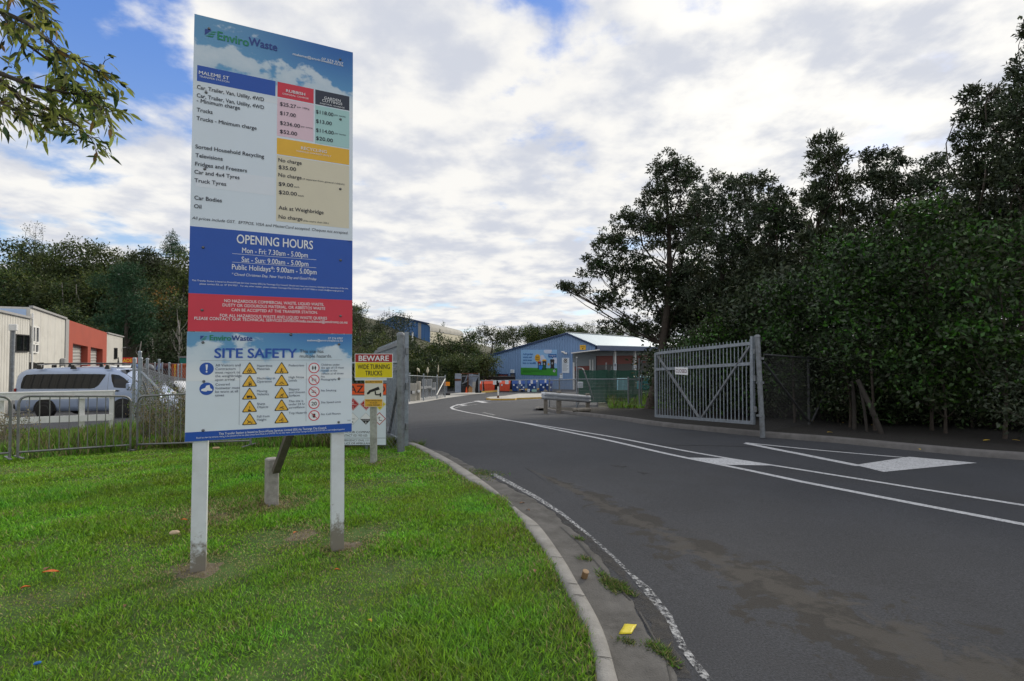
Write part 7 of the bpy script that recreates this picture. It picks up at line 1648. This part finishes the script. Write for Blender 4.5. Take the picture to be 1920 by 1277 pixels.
shrub('dark shrub low at the far right corner behind the mulch', 1935, 10.6, [(1900, 730, 30, 40), (1950, 720, 50, 60), (1880, 770, 30, 30), (1930, 790, 40, 26)], 29, mats=M2, pm=(.6, .3, .1), L=.10, W=.045)
STAKE = mat('old_stake', (.040, .035, .030), .9, var=.3, scale=8)
for i, (a, b, r_, lb) in enumerate((((1655, 806), (1608, 712), .060, 'grey leaning stake propped under the thicket'), ((1626, 790), (1612, 722), .035, 'thin pale stake behind the leaning grey stake'), ((1602, 790), (1598, 715), .05, 'upright dark stake left of the leaning grey stake'))):
    Y = 12.1 + .5 * i; p, q = at(*a, Y), at(*b, Y + .25); p[2] = min(p[2], G(Y)) - .1; e = MB(); e.tube([p, (p + q) / 2 + np.array([.02, 0, .01]), q], [r_, r_ * .95, r_ * .8], STAKE, 8); tag(e.build('stake'), lb, 'stake', 'stakes under the thicket')
# rows behind for depth and dark fill; nearer trees added to shade the ground
def proto(label, H, R_, seed, mats, pm, L, W, n_bl=9, per=26, k=9, narrow=1.0, trunk=.2):
    r = np.random.default_rng(seed); bl = []
    for i in range(n_bl):
        a = r.uniform(0, 6.28); q = R_ * .62 * math.sqrt(r.random()); z = H * (.42 + .46 * r.random()) if i else H * .84
        rr = R_ * (.36 + .22 * r.random()) * (1.15 - .45 * (z / H - .4)); bl.append(((q * math.cos(a) * narrow, q * math.sin(a) * narrow, z), (rr * narrow, rr * narrow, rr * .85)))
    for i in range(4): a = i * 1.57 + r.random(); bl.append(((R_ * .5 * math.cos(a) * narrow, R_ * .5 * math.sin(a) * narrow, H * .26), (R_ * .42, R_ * .42, H * .2)))
    return tree('tree', label, (0, 0, 0), bl, L, W, mats, pm, k, per, trunk, seed, spread=L * .9, inner=.5, twigs=2)
def place(p, x, y, z, s, rz, label, group, first):
    o = p if first else copy_tree(p)
    o.location = (x, y, z); o.rotation_euler = (0, 0, rz); o.scale = (s, s, s * random.uniform(.9, 1.12)); o['label'] = label; o['group'] = group; return o
pr = proto('x', 8.5, 3.2, 51, M1, [.5, .35, .15], .26, .11, per=34)
for i, (x, y, s) in enumerate(((9.0, 26, .95), (12.5, 24.5, 1.0), (15.5, 22.5, 1.0), (19, 21, 1.1), (22.5, 19.5, 1.1), (14, 29, 1.1), (19.5, 26.5, 1.1), (25, 25, 1.2), (26.5, 17, 1.2), (20.5, 15.5, .95), (30, 21, 1.2), (9.3, 17.5, .72), (12.6, 15.6, .72), (15.2, 13.6, .72), (17.5, 11.5, .8), (13.0, 19.0, .8), (10.4, 21.0, .8))):
    place(pr, x, y, float(G(y)) - .1, s, i * 1.3, 'dark tree in the second row behind the roadside thicket', 'trees in the second row of the thicket', i == 0)
ug = proto('x', 2.6, 1.9, 52, [LG, LA, LC], [.5, .4, .1], .16, .07, n_bl=7, per=80, trunk=.05)
ug.name = 'bush'
ug['category'] = 'bush'
for i, (x, y, s) in enumerate(((7.6, 21.0, 1.0), (9.8, 20, 1.1), (11.0, 18, 1.0), (13.2, 17, 1.1), (15.0, 15.5, 1.1), (16.5, 13.5, 1.1), (14.2, 19.5, 1.2), (17.5, 18, 1.2), (8.4, 24, 1.1), (12.0, 21.5, 1.2), (9.3, 14.9, .62), (10.6, 14.4, .66), (11.6, 13.2, .66), (12.6, 12.2, .66), (9.6, 16.3, .9), (11.4, 15.4, .9), (13.0, 14.2, .9), (14.2, 12.4, .9), (6.9, 18.2, .8), (8.1, 16.9, .8))):  # some bushes added only to block light coming through from behind
    o = place(ug, x, y, float(G(y)) - .1, s, i * 2.1, 'low dark bush in the shade behind the chain-link fence', 'low bushes under the thicket', i == 0); o.name = 'bush'

# ---- left hillside
def far(name, label, px, Y, lst, mats, pm, seed, L=.46, W=.22, per=15, k=10, trunk=.20, group='trees on the left hillside', **kw):
    return tree(name, label, gb(px, Y), PB(Y, lst, .9, .3, seed), L, W, mats, pm, k, per, trunk, seed, group, spread=kw.pop('spread', L * .8), twigs=kw.pop('twigs', 2), inner=kw.pop('inner', .5), **kw)
H1, H2, H3, H4 = [LE, LD, LG], [LG, LD, LE], [LFm, LG], [LD, LE, LG]
far('tree', 'deep green tree at the far left edge of the hillside', 6, 74, [(-4, 480, 36, 34), (8, 530, 40, 40), (-10, 580, 46, 40)], H2, [.6, .3, .1], 101)
far('tree', 'bushy tree below the sparse tall tree on the left skyline', 58, 94, [(58, 468, 26, 20), (40, 490, 26, 24), (75, 500, 30, 26), (55, 530, 36, 30)], H2, [.6, .2, .2], 102)
far('tree', 'sparse tall tree sticking up above the left skyline', 62, 97, [(50, 432, 10, 14), (66, 424, 9, 12), (80, 436, 7, 12), (62, 446, 16, 12), (75, 452, 9, 7)], [LA, LG], [.7, .3], 103, .32, .12, 7, 5, inner=.3, twigs=8)
far('tree', 'wide dome-shaped tree at the top of the left hillside', 150, 92, [(150, 478, 38, 28), (115, 492, 34, 30), (188, 490, 32, 30), (150, 520, 60, 40), (215, 510, 22, 28)], H1, [.55, .30, .15], 104)
far('tree', 'olive tree left of the dome-shaped tree', 92, 88, [(92, 496, 28, 24), (80, 530, 36, 34), (110, 545, 36, 34)], H1, [.6, .2, .2], 105)
far('poplar', 'narrow pointed poplar right of the dome-shaped tree', 222, 90, [(222, 474, 4, 10), (222, 488, 6, 12), (222, 505, 7, 14)], H4, [.7, .2, .1], 106, .3, .12)
far('tree', 'dark rugged tree between the poplar and the conifer', 262, 88, [(258, 484, 16, 14), (276, 478, 13, 12), (290, 484, 14, 14), (268, 505, 34, 28), (300, 510, 24, 26)], [LA, LE], [.7, .3], 107)
far('conifer', 'bluish triangular conifer on the skyline beside the notice board', 323, 95, [(323, 440, 3, 6), (323, 449, 8, 7), (322, 460, 14, 8), (324, 470, 20, 8), (332, 478, 22, 9)], H3, [.8, .2], 108, .30, .12, 60)
far('tree', 'yellow-green tree behind the notice board edge on the left hill', 345, 84, [(345, 500, 28, 30), (330, 530, 34, 34), (355, 560, 36, 36)], H4, [.4, .4, .2], 109)
far('tree', 'olive tree on the slope above the red section of the workshop', 168, 78, [(165, 540, 34, 30), (150, 575, 40, 34), (188, 570, 34, 34)], H1, [.4, .4, .2], 110)
far('tree', 'brownish thin-leaved tree low on the left slope', 105, 76, [(100, 560, 36, 34), (80, 590, 40, 30), (125, 590, 36, 30)], H1, [.6, .25, .15], 111)
far('tree', 'yellowish tree on the slope at the far left', 40, 78, [(38, 545, 32, 32), (25, 580, 40, 34), (58, 585, 34, 30)], H4, [.55, .3, .15], 112)
far('tree', 'autumn-tinted tree on the slope right of the big pine', 300, 74, [(300, 560, 26, 28), (318, 590, 28, 30), (295, 610, 30, 30)], [LE, LD, LAU], [.55, .25, .2], 113)
far('tree', 'dull green tree low down right of the big pine', 338, 70, [(340, 600, 26, 40), (320, 640, 30, 36), (352, 650, 26, 34)], [LA, LE], [.6, .4], 114)
far('shrub', 'rounded light green shrub above the workshop roof', 118, 66, [(110, 588, 22, 14), (130, 592, 20, 14), (95, 600, 22, 14)], H4, [.6, .2, .2], 115, .3, .15, 12)
far('pine', 'large dark green pine with layered clumps behind the workshop', 232, 62, [(237, 512, 26, 16), (205, 530, 24, 13), (250, 532, 20, 13), (226, 548, 20, 10), (248, 562, 22, 9), (215, 574, 24, 10), (262, 582, 26, 12), (235, 598, 28, 12), (205, 604, 26, 12), (270, 612, 24, 12), (240, 626, 30, 14), (275, 640, 20, 14), (215, 632, 22, 14), (290, 648, 12, 10)], H3, [.9, .1], 116, .42, .07, 60, 16, .3, spread=.28)
for i, (px, Y, lb, y0) in enumerate(((332, 58, 'pale bare-branched tree beside the notice board above the containers', 600), (113, 74, 'thin pale bare trunk on the slope above the workshop', 530), (140, 75, 'second thin bare trunk on the slope right of the first', 533), (262, 60, 'grey bare stem in the dark wood left of the pale bare tree', 640), (283, 61, 'slender grey bare stem nearest the pale bare tree', 635))):
    r = np.random.default_rng(130 + i); b = np.array(gb(px, Y)); tp = at(px + 3, y0, Y); t = thing('bare_tree', lb, 'tree', tuple(b), 0, 'bare stems on the left hillside'); e = MB(); pth = limb(b, tp, r, .03, 6); e.tube(pth, np.linspace(.16, .04, 7), BARKP, 6)
    for j in range(14 if i == 0 else 3):
        st = pth[2 + j % 4]; e.tube(limb(st, st + np.array([r.normal() * 1.1, r.normal() * .5, 1.0 + 2.0 * r.random()]), r, .12, 3), [.05, .035, .02, .01], BARKP, 4)
    e.build('trunk', t)
hp_ = [proto('x', 8.0, 3.4, 61, H1, [.55, .25, .2], .46, .22, per=16), proto('x', 9.5, 3.2, 62, H2, [.6, .2, .2], .46, .21, per=16), proto('x', 6.5, 3.4, 63, H4, [.45, .35, .2], .46, .22, per=16), proto('x', 7.5, 3.0, 64, [LA, LG], [.6, .4], .44, .19, per=16)]
hl = ['olive-brown tree in the close wood of the left hillside', 'deep green tree in the close wood of the left hillside', 'yellow-green tree in the close wood of the left hillside', 'grey-dark tree in the close wood of the left hillside']
used = [False] * 4
r = np.random.default_rng(99); pos = []
for _ in range(3000):
    x, y = r.uniform(-118, -1), r.uniform(59, 108)
    if x / y < -1.12 or x > -.27 * y + 4 and y < 66 or (x > -14 and y < 72): continue
    if -.80 < x / y < -.66 and y < 71: continue
    if all((x - a) ** 2 + (y - b) ** 2 > 4.1 ** 2 for a, b in pos): pos.append((x, y))
    if len(pos) > 190: break
for x, y in pos:
    q = int(r.integers(4)); sc_ = r.uniform(.6, .95) * (1 + .25 * sst(-x, 30, 70) * sst(y, 75, 95))
    if x > -34: sc_ *= .72
    if x < -60 and y < 68: sc_ *= .8
    place(hp_[q], x, y, float(G(y) + hill(x, y)) - .3, sc_, r.uniform(0, 6.28), hl[q], 'wood on the left hillside', not used[q]); used[q] = True
# ---- behind the yard
cg = 'trees behind the yard'
far('tree', 'ragged upright tree just right of the notice board above the blue roof slope', 672, 80, [(668, 585, 9, 12), (682, 580, 6, 10), (672, 605, 20, 20), (665, 632, 26, 22)], [LA, LE, LD], [.5, .3, .2], 201, .3, .12, 18, group=cg)
far('tree', 'big dark rounded tree in front of the dark blue warehouse', 735, 74, [(735, 612, 30, 24), (712, 622, 24, 24), (758, 618, 20, 26), (748, 598, 14, 12), (733, 645, 48, 24), (702, 650, 22, 20), (764, 648, 14, 24)], [LB, LA], [.7, .3], 202, .26, .10, 26, group=cg)
far('shrub', 'yellow-green shrub behind the left gate post', 716, 60, [(714, 652, 18, 18), (700, 668, 22, 18), (735, 668, 24, 18), (718, 632, 6, 10)], [LD, LE], [.8, .2], 203, .26, .12, 20, group=cg)
far('shrub', 'dull green shrub between the notice board and the yellow-green shrub', 672, 62, [(668, 650, 26, 18), (690, 675, 30, 20), (655, 675, 26, 20)], H2, [.6, .2, .2], 204, .28, .13, 16, group=cg)
for i, (px, Y, l_, m, pm, lb) in enumerate((
    (655, 100, [(650, 636, 24, 12), (668, 640, 24, 14), (640, 640, 20, 14)], H2, [.5, .3, .2], 'low green tree at the notice board edge before the left roof slope'),
    (690, 98, [(690, 640, 24, 14), (710, 645, 24, 16), (676, 652, 22, 14)], H1, [.5, .3, .2], 'low olive tree left of the big dark rounded tree'),
    (757, 97, [(757, 648, 20, 12), (772, 658, 18, 12), (745, 660, 22, 16)], H2, [.5, .3, .2], 'low green tree at the foot of the short white pole'),
    (800, 92, [(798, 662, 26, 18), (785, 680, 30, 22), (815, 685, 30, 24)], H2, [.5, .3, .2], 'green tree below the warehouse corner'),
    (824, 98, [(822, 640, 12, 14), (830, 655, 22, 16), (815, 664, 20, 14)], [LG, LD], [.75, .25], 'small conical green tree in front of the pale warehouse wall'),
    (850, 97, [(848, 648, 16, 12), (858, 660, 24, 18), (840, 672, 26, 16)], [LA, LE], [.5, .5], 'brownish tree in front of the warehouse side wall'),
    (890, 96, [(882, 634, 14, 14), (888, 642, 20, 18), (868, 658, 28, 22), (882, 670, 24, 22)], H2, [.5, .3, .2], 'broad tree left of the blue shed'),
    (780, 82, [(775, 690, 26, 22), (790, 705, 30, 20), (762, 668, 14, 18)], H4, [.5, .3, .2], 'yellow-flecked shrub behind the yard fence'),
    (840, 84, [(838, 690, 30, 22), (860, 700, 30, 22), (820, 702, 26, 20)], H2, [.5, .25, .25], 'mid-green bush behind the orange site sign'),
    (885, 86, [(878, 690, 24, 24), (892, 702, 14, 20), (866, 706, 26, 18)], [LG, LA], [.5, .5], 'dark bush behind the scrap hopper'),
    (920, 122, [(905, 626, 14, 14), (925, 634, 24, 20), (940, 640, 20, 18)], [LA, LE], [.6, .4], 'thin-topped tree behind the left eave of the blue shed'),
    (962, 126, [(955, 626, 16, 12), (970, 632, 24, 16), (950, 645, 26, 16)], H1, [.5, .3, .2], 'olive tree above the low roof of the blue shed'),
    (1000, 128, [(998, 624, 20, 14), (1015, 630, 22, 14), (985, 634, 20, 14)], H2, [.5, .3, .2], 'green tree behind the blue shed, above the billboard'),
    (1040, 130, [(1028, 618, 12, 10), (1045, 614, 14, 12), (1060, 622, 14, 12), (1040, 630, 28, 12)], H1, [.6, .25, .15], 'brown-olive twiggy tree behind the gable top'),
    (1092, 134, [(1082, 618, 14, 8), (1098, 616, 12, 9), (1090, 628, 26, 10)], [LA, LE], [.4, .6], 'brownish twiggy tree behind the pale roof'),
    (1150, 136, [(1145, 622, 22, 10), (1170, 624, 20, 10), (1130, 628, 18, 9)], H2, [.5, .2, .3], 'low tree behind the pale roof, left of the slender roadside tree'),
    (1215, 138, [(1205, 626, 24, 12), (1235, 630, 24, 12)], [LA, LG], [.5, .5], 'dark tree behind the pale roof beyond the slender roadside tree'))):
    far('tree' if 'bush' not in lb and 'shrub' not in lb else 'shrub', lb, px, Y, l_, m, pm, 210 + i, .40, .18, 18, group=cg)
far('conifer', 'small dark conifer standing above the pale roof ridge', 1112, 134, [(1112, 606, 2, 5), (1112, 613, 4, 5), (1112, 621, 6, 6)], H3, [.8, .2], 230, .3, .10, 16, group=cg)
far('conifer', 'tiny conifer tip above the warehouse roof', 831, 190, [(831, 608, 2, 4), (831, 614, 4, 4), (831, 622, 5, 6)], H3, [.8, .2], 231, .4, .15, 16, group=cg)
far('conifer', 'pair of conifer points behind the green tree above the billboard', 991, 132, [(987, 613, 3, 6), (996, 612, 3, 6), (990, 622, 10, 8)], H3, [.6, .4], 232, .3, .10, 16, group=cg)
pos = []
for _ in range(4000):
    x, y = r.uniform(-26, 95), r.uniform(84, 168)
    if x > -7 - (y - 88) * .1 and x < 36 and y < 122: continue
    if -28 < x < 6 and 121 < y < 176: continue
    if x < -5 and y > 99: continue
    if x > 36 and y < 95 - (x - 36) * .2: continue
    if all((x - a) ** 2 + (y - b) ** 2 > 5.0 ** 2 for a, b in pos): pos.append((x, y))
    if len(pos) > 130: break
for x, y in pos:
    q = int(r.integers(4)); place(hp_[q], x, y, float(G(y) + hill(x, y)) - .3, r.uniform(.55, .78) * (.8 if x < -2 else 1), r.uniform(0, 6.28), ('olive-brown', 'deep green', 'yellow-green', 'grey-dark')[q] + ' tree in the wood behind the yard and shed', 'wood behind the yard', False)
PL = mat('plume', lin(214, 206, 180), .8, var=.1)
for px, y0, y1, lb in ((802, 688, 700, 'pampas plume standing upright behind the yard fence'), (784, 690, 698, 'pampas plume bent over to the right behind the yard fence'), (822, 684, 698, 'thin pampas plume right of the upright one')):
    Y = 66; t = thing('pampas_plume', lb, 'plume', gb(px, Y), 0, 'pampas plumes behind the yard'); dx = 5 if px == 784 else .5; a, b = at(px - dx, y1 - (10 if px == 784 else 0) * 0, Y), at(px, y0, Y)
    if px == 784: a, b = at(782, 690, Y), at(787, 698, Y)
    e = MB(); e.tube([gb(px, Y), a], .03, WG2, 4); e.build('stem', t); e = MB(); e.tube([a, a * .6 + b * .4, b], [.05, .20 if px != 822 else .09, .03], PL, 6); e.build('head', t)

# dry shrubs behind the barriers
for i, (px, Y, h_, lb) in enumerate(((278, 11.7, 1.05, 'dry brown weed shrub behind the barrier at the fence brace'), (312, 11.6, 1.25, 'tallest dry weed shrub behind the barrier, nearest the notice board'), (342, 11.2, 1.15, 'dry weed shrub touching the edge of the notice board'), (8, 10.6, .75, 'dark dead weed behind the leftmost barrier'), (22, 10.9, .8, 'dead weed with seed heads at the gap between two barriers'))):
    r2 = np.random.default_rng(300 + i); b = np.array(gp(at(px, 700, Y)[0], Y)); t = thing('weed_shrub', lb, 'weed shrub', tuple(b), 0, 'dry weed shrubs behind the barriers'); e = MB(); tips = []
    for j in range(26 if i < 3 else 14):
        tp = b + np.array([r2.normal() * .24 * h_, r2.normal() * .24 * h_, h_ * r2.uniform(.5, 1.05)]); e.tube(limb(b + np.append(r2.normal(size=2) * .06, 0), tp, r2, .07, 3), [.008, .006, .005, .003], TIMBER, 4); tips += [b + (tp - b) * f for f in (.45, .65, .8, .92, 1)]
    e.build('stem', t); tips = np.array(tips) - b
    link('leaves', sprigs('leaves', tips, np.tile([0, 0, 1.0], (len(tips), 1)), 8 if i < 3 else 4, .06, .018, [WG3, WG2, WG1], [.5, .35, .15] if i < 3 else [.3, .7, 0], r2, .05, .5), t)

# ---- the overhanging bough at the top left
Yb = 4.3
t = thing('tree', 'tree whose leafy bough hangs across the top left of the sky', 'tree', (-7.2, 4.6, 0), 0)
r3 = np.random.default_rng(5); e = MB()
e.tube(limb((-7.2, 4.6, -.3), (-6.9, 4.5, 5.4), r3, .03, 6), [.26, .2, .19, .18, .16, .13, .09], BARK, 12)
bough = [[(-300, 120), (-120, 60), (0, 20), (55, 45), (110, 95), (160, 122), (195, 140)], [(-300, 150), (-100, 120), (0, 138), (60, 160), (110, 172), (155, 178), (205, 186)], [(-300, 190), (-120, 150), (0, 150), (28, 176), (75, 196), (112, 215), (145, 235), (172, 262)], [(-280, 60), (-100, 0), (10, -30), (60, -5), (90, 30)], [(0, 20), (40, 75), (100, 120), (140, 155), (180, 195), (205, 215)], [(28, 176), (60, 215), (90, 225)], [(-260, 210), (-80, 180), (-10, 190), (30, 205)]]
tips, outs = [], []
for bi_, pth in enumerate(bough):
    Y0 = Yb + (bi_ % 3 - 1) * .22; P = np.array([at(x, y, Y0 + .1 * math.sin(i * 1.3 + bi_)) for i, (x, y) in enumerate(pth)]); P = np.concatenate([np.stack([P[:-1] * (1 - f) + P[1:] * f for f in (0, .5)], 1).reshape(-1, 3), P[-1:]])
    n = len(P); r0 = .030 if bi_ < 3 else .014; e.tube(P, np.linspace(r0, .004, n), BARK, 6)
    if bi_ in (0, 1, 2, 3, 6): e.tube(limb((-6.93, 4.5, 4.0 - .25 * bi_), P[0], r3, .05, 4), np.linspace(.07, r0, 5), BARK, 8)
    for j in range(1, n):
        for s in range(5 if j > 2 else 3):
            st = P[j - 1] + (P[j] - P[j - 1]) * r3.random(); dr = (P[j] - P[j - 1]); dr /= np.linalg.norm(dr); q = dr * .6 + r3.normal(size=3) * .6; q[2] -= .12; q /= np.linalg.norm(q); ln = r3.uniform(.08, .22); en = st + q * ln; en[2] -= .04
            e.tube([st, st + q * ln * .5 + np.array([0, 0, .015]), en], [.004, .003, .002], BARK, 4)
            for f in (.45, .75, 1.0): tips.append(st + (en - st) * f); outs.append(q)
e.build('trunk', t)
tips, outs = np.array(tips), np.array(outs); kk = 2; T_ = np.repeat(tips, kk, 0); O_ = np.repeat(outs, kk, 0); m = len(T_)
D = O_ * .9 + r3.normal(size=(m, 3)) * .55; D[:, 2] -= .25
n_y = r3.random(m)
S_l = frame_dirs(D / np.linalg.norm(D, axis=1)[:, None], 5); D = D / np.linalg.norm(D, axis=1)[:, None]; Ln = (.098 * (.55 + .65 * r3.random(m)))[:, None]; Wn = (.029 * (.7 + .5 * r3.random(m)))[:, None]; Un = np.cross(S_l, D)
B0 = T_ - np.array([-7.2, 4.6, 0]) + r3.normal(size=(m, 3)) * .010; V6 = np.empty((m, 6, 3))
for q_, (f, s_) in enumerate(((0, 0), (.30, .46), (.66, .40), (1.0, 0), (.66, -.40), (.30, -.46))):
    V6[:, q_] = B0 + D * Ln * f + S_l * Wn * s_ + Un * Wn * (.28 * abs(s_)); V6[:, q_, 2] -= (.22 * f * f * Ln)[:, 0]
me = np_mesh('leaves', V6.reshape(-1, 3), np.arange(m * 6).reshape(m, 6), [LH, LG, LAU], np.where(n_y < .03, 2, np.where(n_y < .3, 1, 0)))
link('leaves', me, t)
